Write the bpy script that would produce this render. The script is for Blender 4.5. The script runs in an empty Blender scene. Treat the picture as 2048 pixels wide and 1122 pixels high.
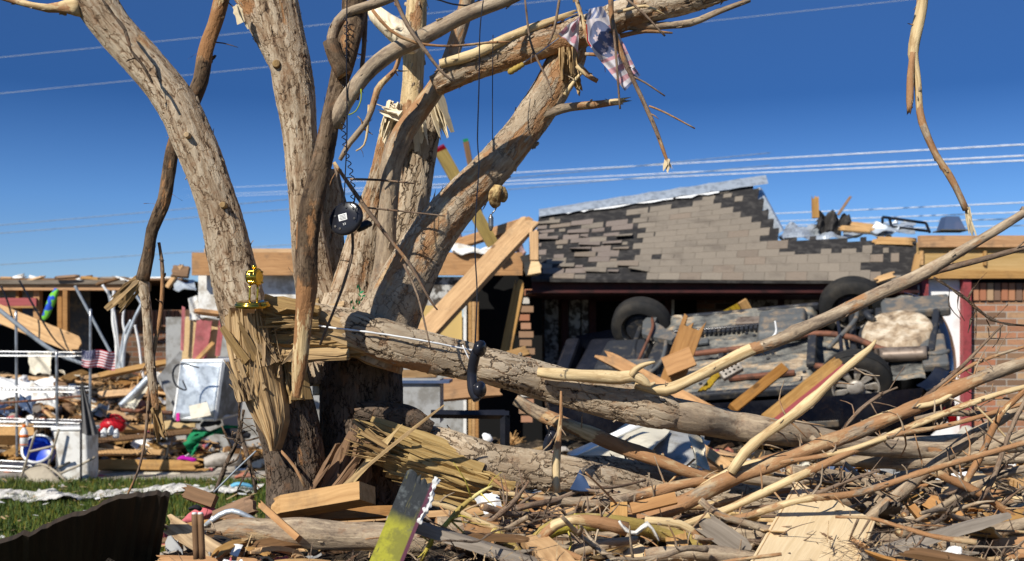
import bpy, math, random
import numpy as np
from mathutils import Vector, Matrix
S = bpy.context.scene
R = math.radians
F, PX0, PY0, CH = 2200.0, 1024.0, 700.0, 1.4      # lens in photo pixels, horizon, eye height
# ---------------------------------------------------------------- camera, sky, sun, exposure
cam = bpy.data.objects.new('camera', bpy.data.cameras.new('camera'))
S.collection.objects.link(cam); S.camera = cam
cam.location = (0, 0, CH); cam.rotation_euler = (R(90), 0, 0)
cd = cam.data; cd.sensor_width = 36; cd.lens = F / 2048 * 36; cd.shift_y = (PY0 - 561) / 2048
cd.clip_end = 1000; cd.dof.use_dof = True; cd.dof.focus_distance = 3.9; cd.dof.aperture_fstop = 4.0
SUN = Vector((-0.46, -0.62, 0.62)).normalized()
S.world = bpy.data.worlds.new('World'); S.world.use_nodes = True
wn = S.world.node_tree; wn.nodes.clear()
sky = wn.nodes.new('ShaderNodeTexSky'); sky.sky_type = 'NISHITA'; sky.sun_disc = False
sky.sun_elevation = math.asin(SUN.z); sky.sun_rotation = math.atan2(SUN.x, SUN.y)
sky.air_density = 1.0; sky.dust_density = 0.25; sky.ozone_density = 5.0; sky.altitude = 600
hs = wn.nodes.new('ShaderNodeHueSaturation'); hs.inputs['Saturation'].default_value = 1.08
bg = wn.nodes.new('ShaderNodeBackground'); bg.inputs[1].default_value = 0.108
wo = wn.nodes.new('ShaderNodeOutputWorld')
tc = wn.nodes.new('ShaderNodeTexCoord'); sz = wn.nodes.new('ShaderNodeSeparateXYZ'); wn.links.new(tc.outputs['Generated'], sz.inputs[0])
rp_ = wn.nodes.new('ShaderNodeValToRGB'); wn.links.new(sz.outputs[2], rp_.inputs[0])      # a deep polarised sky: clear at the horizon, darker blue higher up
for e, (p, c) in zip((rp_.color_ramp.elements[0], rp_.color_ramp.elements[1], rp_.color_ramp.elements.new(.13), rp_.color_ramp.elements.new(.22)), ((0, (.72, .72, .82)), (.36, (.045, .092, .155)), (.13, (.43, .57, .78)), (.22, (.19, .32, .51)))): e.position = p; e.color = (*c, 1)
ml = wn.nodes.new('ShaderNodeMix'); ml.data_type = 'RGBA'; ml.blend_type = 'MULTIPLY'; ml.inputs[0].default_value = 1
wn.links.new(sky.outputs[0], hs.inputs['Color']); wn.links.new(hs.outputs[0], ml.inputs[6]); wn.links.new(rp_.outputs[0], ml.inputs[7]); wn.links.new(ml.outputs[2], bg.inputs[0]); wn.links.new(bg.outputs[0], wo.inputs[0])
sl = bpy.data.lights.new('sun', 'SUN'); sl.energy = 5.0; sl.angle = R(0.5); sl.color = (1.0, 0.95, 0.86)
so = bpy.data.objects.new('sun', sl); S.collection.objects.link(so); so.rotation_euler = SUN.to_track_quat('Z', 'Y').to_euler()
S.view_settings.view_transform = 'Standard'; S.view_settings.look = 'None'; S.view_settings.exposure = 0.3; S.view_settings.gamma = 1
S.cycles.max_bounces = 5; S.cycles.diffuse_bounces = 2; S.cycles.glossy_bounces = 2; S.cycles.transparent_max_bounces = 6
S.cycles.use_denoising = True

rnd = random.Random(11)
def P(px, py, D): return Vector(((px - PX0) / F * D, D, CH - (py - PY0) / F * D))

# ---------------------------------------------------------------- node helpers and materials
class NT:
    def __init__(s, name):
        s.m = bpy.data.materials.new(name); s.m.use_nodes = True; s.t = s.m.node_tree; s.t.nodes.clear()
        s.out = s.t.nodes.new('ShaderNodeOutputMaterial'); s.p = s.t.nodes.new('ShaderNodeBsdfPrincipled')
        s.t.links.new(s.p.outputs[0], s.out.inputs[0]); s.p.inputs['Roughness'].default_value = .8
        s.p.inputs['Specular IOR Level'].default_value = .25
    def put(s, sock, v):
        if hasattr(v, 'is_linked') or isinstance(v, bpy.types.NodeSocket): s.t.links.new(v, sock)
        elif isinstance(v, (tuple, list)) and len(v) == 3 and sock.type == 'RGBA': sock.default_value = (*v, 1)
        else: sock.default_value = v
    def n(s, typ, ins={}, out=0, **at):
        nd = s.t.nodes.new('ShaderNode' + typ)
        for k, v in at.items(): setattr(nd, k, v)
        for k, v in ins.items(): s.put(nd.inputs[k], v)
        return nd.outputs[out]
    def math(s, op, a, b=0.0, c=0.0, clamp=False):
        nd = s.t.nodes.new('ShaderNodeMath'); nd.operation = op; nd.use_clamp = clamp
        s.put(nd.inputs[0], a); s.put(nd.inputs[1], b); s.put(nd.inputs[2], c); return nd.outputs[0]
    def mix(s, f, a, b):
        nd = s.t.nodes.new('ShaderNodeMix'); nd.data_type = 'RGBA'
        s.put(nd.inputs[0], f); s.put(nd.inputs[6], a); s.put(nd.inputs[7], b); return nd.outputs[2]
    def vm(s, op, a, b):
        nd = s.t.nodes.new('ShaderNodeVectorMath'); nd.operation = op
        s.put(nd.inputs[0], a); s.put(nd.inputs[1], b); return nd.outputs[0]
    def ramp(s, f, st, interp='LINEAR'):
        nd = s.t.nodes.new('ShaderNodeValToRGB'); cr = nd.color_ramp; cr.interpolation = interp
        while len(cr.elements) < len(st): cr.elements.new(.5)
        for e, (p, c) in zip(cr.elements, st): e.position = p; e.color = (*c, 1) if len(c) == 3 else c
        s.put(nd.inputs[0], f); return nd.outputs[0]
    def step(s, v, lo, hi):
        nd = s.t.nodes.new('ShaderNodeMapRange'); nd.interpolation_type = 'SMOOTHSTEP'
        s.put(nd.inputs[0], v); nd.inputs[1].default_value = lo; nd.inputs[2].default_value = hi; return nd.outputs[0]
    def noise(s, vec, sc, det=4, rough=.55, out=0):
        return s.n('TexNoise', {'Vector': vec, 'Scale': sc, 'Detail': det, 'Roughness': rough}, out)
    def co(s, name='bco'): return s.n('Attribute', out=1, attribute_name=name)
    def fac(s, name): return s.n('Attribute', out=2, attribute_name=name)
    def col(s, name): return s.n('Attribute', out=0, attribute_name=name)
    def rnd(s): return s.n('ObjectInfo', out=5)
    def obj(s): return s.n('TexCoord', out=3)
    def fin(s, color, rough=None, bump=None, bs=.5, bd=.01, metal=None, disp=None):
        s.put(s.p.inputs['Base Color'], color)
        if rough is not None: s.put(s.p.inputs['Roughness'], rough)
        if metal is not None: s.p.inputs['Metallic'].default_value = metal
        if bump is not None:
            s.put(s.p.inputs['Normal'], s.n('Bump', {'Height': bump, 'Strength': bs, 'Distance': bd}))
        if disp is not None:
            d = s.n('Displacement', {'Height': bump, 'Midlevel': .6, 'Scale': disp})
            s.p.inputs['Normal'].links and [s.t.links.remove(l) for l in list(s.p.inputs['Normal'].links)]
            s.t.links.new(d, s.out.inputs['Displacement']); s.m.displacement_method = 'BOTH'
        return s.m
M = {}
def bark(name, cs, crack, ramp, disp=None, o0=.64, orange=((.44, .22, .085), (.24, .11, .045)), fib=46, pale=((.34, .225, .10), (.64, .49, .27)), stretch=.5):
    N = NT(name); v = N.vm('ADD', N.co(), N.n('CombineXYZ', {0: N.math('MULTIPLY', N.rnd(), 9.0)}))
    st = N.vm('MULTIPLY', v, (1, 1, stretch))
    w = N.vm('MULTIPLY', N.vm('SUBTRACT', N.noise(v, 26, 4, .65, out=1), (.5, .5, .5)), (.045, .045, .045))
    stw = N.vm('ADD', st, w)
    vd = N.n('TexVoronoi', {'Vector': stw, 'Scale': cs}, 0, feature='DISTANCE_TO_EDGE')
    cellc = N.n('SeparateXYZ', {0: N.n('TexVoronoi', {'Vector': stw, 'Scale': cs}, 1)}, 0)
    cr = N.step(vd, 0.0, .09)
    cm = N.step(N.noise(v, 13, 3), .38, .58)
    cr = N.math('SUBTRACT', 1.0, N.math('MULTIPLY', N.math('SUBTRACT', 1.0, cr), N.math('ADD', N.math('MULTIPLY', cm, .85), .15)))
    fibn = N.noise(N.vm('MULTIPLY', N.vm('ADD', v, N.vm('MULTIPLY', w, (.35, .35, 0))), (1, 1, .13)), fib, 8, .72)
    dash = N.step(N.noise(N.vm('MULTIPLY', v, (1, 1, .42)), 46, 3, .5), .60, .68)
    h = N.math('ADD', N.math('MULTIPLY', N.math('ADD', N.math('MULTIPLY', cr, .7), N.math('MULTIPLY', cellc, .3)), crack), N.math('MULTIPLY', fibn, 1 - crack))
    h = N.math('SUBTRACT', h, N.math('MULTIPLY', dash, .14 * (1 if disp else .6)))
    c = N.ramp(h, ramp)
    lf = N.noise(v, 5, 4, .6); c = N.mix(N.math('MULTIPLY', N.step(lf, .42, .66), .40), c, tuple(x * .55 for x in ramp[-2][1]))
    c = N.mix(N.math('MULTIPLY', N.step(N.noise(v, 17, 5, .7), .52, .66), .35), c, orange[1])
    n2 = N.noise(N.vm('MULTIPLY', v, (1, 1, .35)), 11, 7, .66)
    pm = N.math('ADD', n2, N.fac('peel'))
    om = N.step(pm, o0, o0 + .06); wm = N.step(pm, .98, 1.01)
    oc = N.mix(N.noise(N.vm('MULTIPLY', v, (1, 1, .3)), 34, 6, .7), orange[0], orange[1]); oc = N.mix(N.step(N.noise(N.vm('MULTIPLY', v, (1, 1, .4)), 24, 5, .7), .52, .62), oc, (.46, .32, .17))
    gr = N.noise(N.vm('MULTIPLY', v, (1, 1, .05)), 90, 5, .65)
    spots = N.step(N.noise(N.vm('MULTIPLY', v, (1, 1, .3)), 22, 6, .7), .52, .66)
    pc = N.mix(N.math('MULTIPLY', spots, .6), N.ramp(gr, [(.3, pale[0]), (.6, pale[1])]), (.27, .14, .05))
    c = N.mix(N.math('MULTIPLY', om, .8), c, oc); c = N.mix(wm, c, pc)
    hh = N.math('SUBTRACT', h, N.math('MULTIPLY', om, .16))
    hh = N.math('MULTIPLY', hh, N.math('SUBTRACT', 1.0, N.math('MULTIPLY', wm, .5)))
    hh = N.math('ADD', hh, N.math('ADD', N.math('MULTIPLY', wm, .22), N.math('MULTIPLY', gr, .10)))
    if disp: M[name] = N.fin(c, .85, hh, disp=disp)
    else: M[name] = N.fin(c, .8, hh, 1.0, .007)
G4 = [(.31, (.018, .010, .006)), (.42, (.135, .083, .048)), (.50, (.31, .215, .13)), (.62, (.53, .43, .305))]
bark('bark_mid', 40, .20, G4, .016)
bark('bark_rough', 30, .42, [(.26, (.02, .013, .009)), (.42, (.14, .10, .066)), (.55, (.32, .235, .15)), (.74, (.51, .415, .295))], .018, stretch=.36)
bark('bark_flaky', 42, .30, [(.24, (.04, .026, .018)), (.42, (.21, .155, .108)), (.55, (.36, .275, .185)), (.74, (.52, .43, .31))], .012, stretch=.75)
bark('bark_dark', 44, .45, [(.25, (.010, .007, .005)), (.5, (.065, .045, .03)), (.8, (.19, .14, .10))], .018)
bark('bark_shaded', 36, .12, [(.30, (.008, .005, .004)), (.42, (.04, .024, .014)), (.52, (.115, .075, .043)), (.66, (.22, .155, .10))], .012, .58)  # darkened bark: shade on the hanging branches is put into its colour
bark('bark_smooth', 34, .06, [(.31, (.06, .04, .028)), (.42, (.20, .15, .105)), (.54, (.355, .27, .18)), (.66, (.50, .40, .275))], None, .60)
bark('bark_brown', 34, .12, [(.28, (.03, .018, .012)), (.45, (.14, .09, .06)), (.65, (.30, .22, .15))], None, .66, fib=80)
bark('bark_yellow', 30, .1, [(.28, (.16, .12, .03)), (.45, (.46, .37, .05)), (.65, (.60, .52, .12))], None, .60, ((.40, .28, .08), (.24, .16, .06)), pale=((.45, .36, .09), (.66, .57, .24)))
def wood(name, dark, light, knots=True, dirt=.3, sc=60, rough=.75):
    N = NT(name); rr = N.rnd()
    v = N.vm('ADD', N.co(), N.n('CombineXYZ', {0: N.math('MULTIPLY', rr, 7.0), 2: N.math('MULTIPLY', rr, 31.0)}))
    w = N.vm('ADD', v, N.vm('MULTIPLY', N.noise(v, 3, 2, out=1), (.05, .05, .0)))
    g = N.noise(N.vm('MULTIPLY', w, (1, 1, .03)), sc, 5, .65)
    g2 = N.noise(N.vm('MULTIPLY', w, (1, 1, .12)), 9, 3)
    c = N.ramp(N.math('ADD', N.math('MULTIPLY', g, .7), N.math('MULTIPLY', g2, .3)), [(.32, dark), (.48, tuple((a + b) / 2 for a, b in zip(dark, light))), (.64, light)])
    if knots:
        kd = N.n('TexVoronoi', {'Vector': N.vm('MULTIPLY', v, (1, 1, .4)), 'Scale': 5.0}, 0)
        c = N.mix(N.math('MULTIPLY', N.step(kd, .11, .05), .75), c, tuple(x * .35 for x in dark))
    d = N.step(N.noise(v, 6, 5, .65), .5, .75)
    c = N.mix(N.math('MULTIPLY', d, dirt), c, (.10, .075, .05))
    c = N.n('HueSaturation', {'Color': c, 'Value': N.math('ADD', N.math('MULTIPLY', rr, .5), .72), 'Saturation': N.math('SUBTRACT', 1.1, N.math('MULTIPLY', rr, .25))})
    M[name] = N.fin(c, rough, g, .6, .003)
wood('pine', (.32, .165, .055), (.58, .35, .145), dirt=.5)
wood('pine_orange', (.27, .125, .04), (.48, .255, .095), dirt=.55)
wood('pine_dark', (.10, .055, .025), (.24, .13, .06))
wood('splinter', (.15, .08, .03), (.55, .375, .175), False, .6, 75)
wood('splinter_yellow', (.28, .165, .055), (.68, .50, .24), False, .3, 75)
wood('pale_wood', (.55, .42, .24), (.82, .70, .48), False, .15, 70)
wood('ply', (.48, .31, .13), (.66, .47, .24), False, .1, 35)
wood('treated_post', (.22, .14, .02), (.46, .31, .05), True, .2)
wood('grey_wood', (.13, .105, .08), (.32, .27, .215), False, .4)
wood('red_board', (.28, .06, .06), (.42, .11, .11), False, .5, 20)
wood('mdf', (.50, .35, .17), (.66, .50, .28), False, .08, 120)
def paint(name, c, c2=None, sc=6, lo=.45, hi=.65, rough=.6, bump=.0, metal=None, det=5, coat=0):
    N = NT(name); v = N.obj(); f = N.step(N.noise(v, sc, det, .65), lo, hi)
    col = N.mix(f, c, c2 or tuple(x * .6 for x in c)); N.fin(col, rough, N.noise(v, sc * 4, 4) if bump else None, bump or .1, .01, metal)
    if coat: N.p.inputs['Coat Weight'].default_value = coat
    M[name] = N.m
paint('white_dirty', (.72, .71, .67), (.42, .38, .32)); paint('white_clean', (.80, .80, .78), (.66, .65, .62))
paint('siding_stained', (.45, .44, .41), (.06, .05, .04), 9, .42, .55); paint('red_trim', (.30, .055, .06), (.17, .04, .04), 8)
paint('dark_red', (.055, .014, .012), (.025, .009, .008)); paint('grey_sheet', (.33, .33, .32), (.20, .19, .17)); paint('blue_plastic', (.015, .07, .50), (.01, .05, .4), rough=.3)  # dark red paint, darkened further for the shadow under the eave
paint('black_plastic', (.012, .013, .018), (.02, .02, .025), rough=.22); paint('tyre', (.016, .016, .016), (.05, .043, .034), 5, .4, .8, rough=.85, bump=.3)
paint('galv', (.55, .60, .64), (.36, .40, .44), 14, rough=.4, bump=.25, metal=.55); paint('steel', (.45, .46, .47), (.25, .24, .23), rough=.35, metal=.8)
paint('dull_tin', (.24, .19, .15), (.12, .085, .06), 9, rough=.5, metal=.35); paint('alloy', (.50, .46, .40), (.26, .22, .17), 12, rough=.45, metal=.25); paint('brass', (.62, .42, .06), (.45, .30, .05), rough=.18, metal=1.0); paint('rust', (.20, .085, .05), (.10, .05, .035), 10, rough=.7, metal=.3)
paint('tan_metal', (.36, .31, .23), (.28, .24, .18), rough=.45); paint('felt_black', (.022, .020, .019), (.055, .05, .045), 10, bump=.3, rough=.9)
paint('car_paint', (.006, .008, .016), (.02, .022, .03), 3, rough=.18, coat=.6); paint('car_part', (.025, .027, .032), (.10, .085, .065), 12, .5, .7, rough=.5, bump=.3)
paint('grey_metal', (.095, .10, .10), (.22, .17, .12), 8, rough=.55, metal=.1, bump=.3); paint('red_plastic', (.50, .012, .02), (.38, .01, .015), rough=.35)
paint('pink_foam', (.66, .42, .40), (.52, .34, .30), 10, bump=.8); paint('green_cloth', (.01, .19, .075), (.006, .10, .04), 5, bump=.3, rough=.9)
paint('black_cloth', (.014, .014, .018), (.03, .03, .034), 5, bump=.3, rough=.95); paint('magenta_cloth', (.42, .004, .30), (.28, .003, .20), rough=.8)
paint('hot_pink', (.66, .02, .28), (.5, .02, .2)); paint('grey_cloth', (.13, .125, .12), (.07, .068, .065), 8, bump=.3, rough=.95); paint('pink_cloth', (.50, .13, .14), (.36, .09, .10), 8, bump=.5, rough=.95)
paint('concrete', (.38, .34, .29), (.22, .19, .155), 7, bump=.3); paint('brick_bit', (.33, .12, .07), (.22, .12, .08), 8, bump=.4); paint('cream_panel', (.60, .55, .43), (.44, .39, .30))
paint('ivory', (.50, .35, .15), (.17, .09, .03), 22, .42, .58, bump=.9); paint('blue_sheet', (.035, .06, .12), (.06, .09, .16), rough=.4); paint('cyan_bag', (.12, .38, .55), (.07, .22, .36)); paint('lime', (.35, .42, .02))
paint('tarp', (.66, .63, .57), (.48, .44, .38), 9, bump=.6); paint('orange_label', (.75, .16, .02), (.7, .14, .02)); paint('foam_yellow', (.58, .42, .10), (.34, .20, .05), 14, bump=.9); paint('wire_white', (.78, .78, .76), (.6, .6, .6))
paint('wire_pale', (.38, .42, .46), (.3, .33, .38)); paint('wire_grey', (.26, .29, .32), (.16, .18, .2)); paint('yellow_metal', (.48, .50, .02), (.26, .26, .03), 5, rough=.5); paint('slate_blue', (.055, .085, .16), (.08, .10, .17), 6, rough=.5)
def lit(name, c, rough=.5): N = NT(name); M[name] = N.fin(c, rough)
lit('shade_black', (.004, .004, .004), .9); lit('tail_red', (.22, .005, .008), .15)  # near-black material stands in for the shade inside openings
N = NT('glass_clear'); N.p.inputs['Transmission Weight'].default_value = .85; M['glass_clear'] = N.fin((.9, .95, .95), .05)
N = NT('vcol'); M['vcol'] = N.fin(N.col('vc'), .8); N = NT('vcol_cloth')
tr = N.n('BsdfTranslucent', {'Color': N.col('vc')}); N.put(N.p.inputs['Base Color'], N.col('vc'))
mx = N.t.nodes.new('ShaderNodeMixShader'); mx.inputs[0].default_value = .35; N.t.links.new(N.p.outputs[0], mx.inputs[1]); N.t.links.new(tr, mx.inputs[2]); N.t.links.new(mx.outputs[0], N.out.inputs[0]); M['vcol_cloth'] = N.m
# shingles
N = NT('shingle'); v = N.obj(); c = N.mix(.35, N.col('vc'), N.ramp(N.noise(v, 160, 3, .8), [(.35, (.06, .052, .045)), (.65, (.40, .35, .29))]))
c = N.mix(N.math('MULTIPLY', N.step(N.noise(v, 3, 5, .6), .52, .7), .35), c, (.07, .055, .045)); M['shingle'] = N.fin(c, .95, N.noise(v, 200, 2), .4, .004)
# brick wall (object coords: x along, z up)
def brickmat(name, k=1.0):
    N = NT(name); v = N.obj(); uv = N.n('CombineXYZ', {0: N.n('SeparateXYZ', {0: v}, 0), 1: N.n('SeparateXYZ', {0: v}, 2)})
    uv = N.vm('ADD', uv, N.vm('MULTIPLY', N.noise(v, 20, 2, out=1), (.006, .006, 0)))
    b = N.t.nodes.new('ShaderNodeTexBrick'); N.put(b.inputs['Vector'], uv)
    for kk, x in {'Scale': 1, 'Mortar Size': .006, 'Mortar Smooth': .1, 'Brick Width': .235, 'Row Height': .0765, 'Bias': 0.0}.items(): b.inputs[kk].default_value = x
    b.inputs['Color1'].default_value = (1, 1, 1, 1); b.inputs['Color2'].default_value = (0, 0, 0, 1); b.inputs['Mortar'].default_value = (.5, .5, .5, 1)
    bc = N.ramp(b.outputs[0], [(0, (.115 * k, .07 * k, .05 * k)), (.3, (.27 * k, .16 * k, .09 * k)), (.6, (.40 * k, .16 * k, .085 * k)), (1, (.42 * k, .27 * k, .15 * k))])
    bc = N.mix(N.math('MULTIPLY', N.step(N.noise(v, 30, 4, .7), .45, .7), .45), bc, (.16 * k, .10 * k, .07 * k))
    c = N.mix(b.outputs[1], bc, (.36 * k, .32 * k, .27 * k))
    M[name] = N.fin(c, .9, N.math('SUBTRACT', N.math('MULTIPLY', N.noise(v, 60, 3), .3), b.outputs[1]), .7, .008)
brickmat('brick'); brickmat('brick_shaded', .45)  # second brick is a darker copy for walls standing in shade
# ground
N = NT('lawn_soil'); v = N.obj(); M['lawn_soil'] = N.fin(N.mix(N.step(N.noise(v, 1.3, 5), .4, .6), (.035, .05, .018), (.10, .085, .05)), .95, N.noise(v, 30, 4), .5, .03)
N = NT('rubble_soil'); v = N.obj()
c = N.ramp(N.n('TexVoronoi', {'Vector': N.vm('ADD', v, N.vm('MULTIPLY', N.noise(v, 5, 3, out=1), (.2, .2, .2))), 'Scale': 9.0}, 1), [(0, (.025, .018, .013)), (.45, (.08, .058, .038)), (.75, (.18, .13, .08)), (1, (.32, .26, .19))])
M['rubble_soil'] = N.fin(N.mix(N.step(N.noise(v, 14, 5, .7), .42, .6), c, (.035, .026, .018)), .95, N.noise(v, 22, 5, .7), 1, .06)
N = NT('grass_blades'); M['grass_blades'] = N.fin(N.col('vc'), .6)
# car floor
N = NT('car_floor'); v = N.co(); c = N.ramp(N.noise(N.vm('MULTIPLY', v, (1, 1.6, 1)), 3.4, 7, .68), [(.36, (.03, .03, .03)), (.46, (.11, .11, .10)), (.53, (.20, .19, .16)), (.58, (.33, .24, .15)), (.68, (.47, .39, .28))])
c = N.mix(N.math('MULTIPLY', N.step(N.noise(N.vm('MULTIPLY', v, (.5, 4, 3)), 7, 6, .75), .52, .64), .85), c, (.045, .042, .04)); c = N.mix(N.math('MULTIPLY', N.step(N.noise(v, 40, 4, .7), .55, .7), .5), c, (.14, .09, .06)); M['car_floor'] = N.fin(c, .6, N.noise(v, 25, 4), .5, .01)
N = NT('spare_well'); v = N.co(); c = N.ramp(N.noise(v, 6, 7, .6), [(.34, (.12, .085, .055)), (.45, (.34, .25, .16)), (.56, (.52, .43, .31)), (.70, (.66, .58, .45))]); M['spare_well'] = N.fin(N.mix(N.math('MULTIPLY', N.step(N.noise(v, 30, 4, .7), .56, .68), .5), c, (.12, .09, .06)), .6, N.noise(v, 12, 3), .2, .01)
N = NT('pegboard'); v = N.obj(); hx = N.n('TexVoronoi', {'Vector': v, 'Scale': 32.0, 'Randomness': 0.0}, 0); M['pegboard'] = N.fin(N.mix(N.step(hx, .30, .2), (.52, .36, .13), (.16, .10, .03)), .7)
# ---------------------------------------------------------------- mesh helpers
def link(o, parent=None):
    S.collection.objects.link(o)
    if parent is not None: o.parent = parent
    return o
class MB:
    def __init__(s): s.v = []; s.f = []; s.c = []; s.p = []; s.vc = []; s.mi = []
    def add(s, V, Fc, C=None, peel=None, vc=None, mi=0):
        b = len(s.v); V = [tuple(x) for x in V]; s.v += V; s.f += [tuple(i + b for i in f) for f in Fc]
        s.c += [tuple(x) for x in C] if C is not None else V
        s.p += list(peel) if peel is not None else [0.0] * len(V)
        s.vc += [tuple(x) for x in vc] if (vc is not None and len(vc) == len(V)) else [vc or (.5, .5, .5)] * len(V)
        s.mi += [mi] * len(Fc); return b
    def build(s, name, mat, parent=None, smooth=False, loc=None):
        me = bpy.data.meshes.new(name); o = bpy.data.objects.new(name, me); link(o, parent)
        v = np.array(s.v, dtype=np.float64)
        if loc is None: L = Vector((0, 0, 0)) if parent is not None else Vector(v[0])
        else: L = Vector(loc)
        if parent is not None and loc is None: L = Vector(parent.get('_o', (0, 0, 0)))
        me.from_pydata((v - np.array(L)).tolist(), [], s.f)
        for nm, typ, key, dat in (('bco', 'FLOAT_VECTOR', 'vector', s.c), ('peel', 'FLOAT', 'value', s.p)):
            a = me.attributes.new(nm, typ, 'POINT'); a.data.foreach_set(key, np.array(dat, dtype=np.float32).ravel())
        a = me.attributes.new('vc', 'FLOAT_COLOR', 'POINT'); vc = np.ones((len(s.v), 4), dtype=np.float32); vc[:, :3] = np.array(s.vc, dtype=np.float32); a.data.foreach_set('color', vc.ravel())
        for m in (mat if isinstance(mat, (list, tuple)) else [mat]): me.materials.append(M[m])
        if len(set(s.mi)) > 1: me.polygons.foreach_set('material_index', s.mi)
        if smooth: me.polygons.foreach_set('use_smooth', [True] * len(s.f))
        me.validate(); me.update()
        if parent is None: o.location = L
        o['_o'] = tuple(L)
        return o
def tag(o, label, cat, group=None, kind=None):
    if kind: o['kind'] = kind
    if label: o['label'] = label
    if cat: o['category'] = cat
    if group: o['group'] = group
    return o
def thing(name, loc, label, cat, group=None):
    o = bpy.data.objects.new(name, None); link(o); o.location = loc; o['_o'] = tuple(loc); return tag(o, label, cat, group)
def crom(pts, rad, step, peel=None):
    p = np.array([tuple(x) for x in pts], float); r = np.array(rad, float); q = np.array(peel if peel is not None else [0] * len(r), float)
    D = np.concatenate([p, r[:, None], q[:, None]], 1)
    if len(D) == 2: D = np.array([D[0], (D[0] + D[1]) / 2, D[1]])
    E = np.vstack([2 * D[0] - D[1], D, 2 * D[-1] - D[-2]]); out = []
    for i in range(1, len(E) - 2):
        a, b, c, d = E[i - 1], E[i], E[i + 1], E[i + 2]; n = max(2, int(np.linalg.norm((c - b)[:3]) / step))
        for t in np.arange(n) / n:
            x = .5 * (2 * b + (c - a) * t + (2 * a - 5 * b + 4 * c - d) * t * t + (3 * b - a - 3 * c + d) * t ** 3)
            x[4] = b[4] + (c[4] - b[4]) * t; x[3] = max(x[3], 5e-4); out.append(x)
    out.append(E[-2]); return np.array(out)
def tube(mb, pts, rad, seg=8, step=.05, peel=None, amp=.06, kn=1.0, jag0=0, jag1=0, seed=None, cap=True, vc=None, flat=1.0, mi=0, pang=None):
    rg = np.random.RandomState(seed if seed is not None else rnd.randrange(10 ** 6))
    C = crom(pts, rad, step, peel); n = len(C); T = np.gradient(C[:, :3], axis=0); T /= np.linalg.norm(T, axis=1)[:, None] + 1e-12
    s = np.concatenate([[0], np.cumsum(np.linalg.norm(np.diff(C[:, :3], axis=0), axis=1))])
    u = np.cross(T[0], (0, 0, 1.) if abs(T[0][2]) < .9 else (0, 1., 0)); u /= np.linalg.norm(u)
    th = np.arange(seg) / seg * 2 * math.pi; ph = rg.rand(8) * 6.28; V = []; B = []; rm = float(np.mean(C[:, 3])); Pl = []
    for i in range(n):
        u = u - T[i] * u.dot(T[i]); u /= np.linalg.norm(u); w = np.cross(T[i], u); r = C[i, 3]
        k = s[i] / max(rm, .004)
        rr = r * (1 + amp * (.5 * np.sin(2 * th + ph[0] + k * .35 * kn) + .4 * np.sin(3 * th + ph[1] - k * .5 * kn) + .35 * np.sin(k * .8 * kn + ph[2]) + .3 * np.sin(5 * th + ph[3] + k * .9 * kn)))
        ring = C[i, :3] + np.outer(np.cos(th) * rr, u) + np.outer(np.sin(th) * rr * flat, w)
        if i == 0 and jag0: ring = ring - np.outer(rg.rand(seg) ** 2 * jag0, T[i])
        if i == n - 1 and jag1: ring = ring + np.outer(rg.rand(seg) ** 2 * jag1, T[i])
        V.append(ring); B.append(np.stack([np.cos(th) * rm, np.sin(th) * rm, np.full(seg, s[i])], 1))
        pl = np.full(seg, C[i, 4])
        if pang is not None:      # a strip of the girth (angle, half width, amount, s from, s to) that has lost its bark
            for (a, hw, am, s0, s1) in pang:
                f = s[i] / s[-1]
                if s0 <= f <= s1: pl = pl + am * (np.cos(th - a) > math.cos(hw + .25 * math.sin(f * 23 + a)))
        Pl.append(pl)
    V = np.concatenate(V); B = np.concatenate(B) + rg.rand(3) * 5; Pl = np.concatenate(Pl).tolist(); Fc = []
    for i in range(n - 1):
        for j in range(seg):
            a = i * seg + j; b = i * seg + (j + 1) % seg; Fc.append((a, b, b + seg, a + seg))
    V = V.tolist(); B = B.tolist()
    if cap:
        for (base, row, sg) in ((0, 0, -1), ((n - 1) * seg, n - 1, 1)):
            V.append((C[row, :3] + T[row] * sg * C[row, 3] * .15).tolist()); B.append(B[base]); Pl.append(.8); k = len(V) - 1
            for j in range(seg):
                a, b = base + j, base + (j + 1) % seg; Fc.append((b, a, k) if sg < 0 else (a, b, k))
    mb.add(V, Fc, B, Pl, vc, mi); return C
def pxpts(L, D=None):
    L = [tuple(q) for q in L]      # limbs that leave the picture go on beyond it and end in a taper, never cut at the frame
    if len(L) > 2 and max(q[2] for q in L) > 8:
        for end in (0, -1):
            q, p = L[end], L[1 if end == 0 else -2]
            if not (q[1] < -1 or q[0] > 2049 or q[0] < -1): continue
            dx, dy = q[0] - p[0], q[1] - p[1]; n = math.hypot(dx, dy) or 1; l = 140 + 3.0 * q[2]; new = []
            dep = q[3] if len(q) > 3 and q[3] else next((t[3] for t in (L[::-1] if end == -1 else L) if len(t) > 3 and t[3]), D)
            for k, (f, w) in enumerate(((.35, .9), (.7, .7), (1.0, .35))): new.append((q[0] + dx / n * l * f + 14 * math.sin(q[0] + k * 2), q[1] + dy / n * l * f, max(2, q[2] * w), dep + .03 * k))
            if end == 0 and len(q) <= 3: L[0] = (q[0], q[1], q[2], dep)
            L = new[::-1] + L if end == 0 else L + new
    pts, rad, pl = [], [], []; d = D
    for q in L:
        if len(q) > 3 and q[3]: d = q[3]
        pts.append(P(q[0], q[1], d)); rad.append(q[2] / 2 / F * d); pl.append(q[4] if len(q) > 4 else None)
    last = 0.0
    for i, x in enumerate(pl):
        if x is None: pl[i] = last
        last = pl[i]
    return pts, rad, pl
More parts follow.
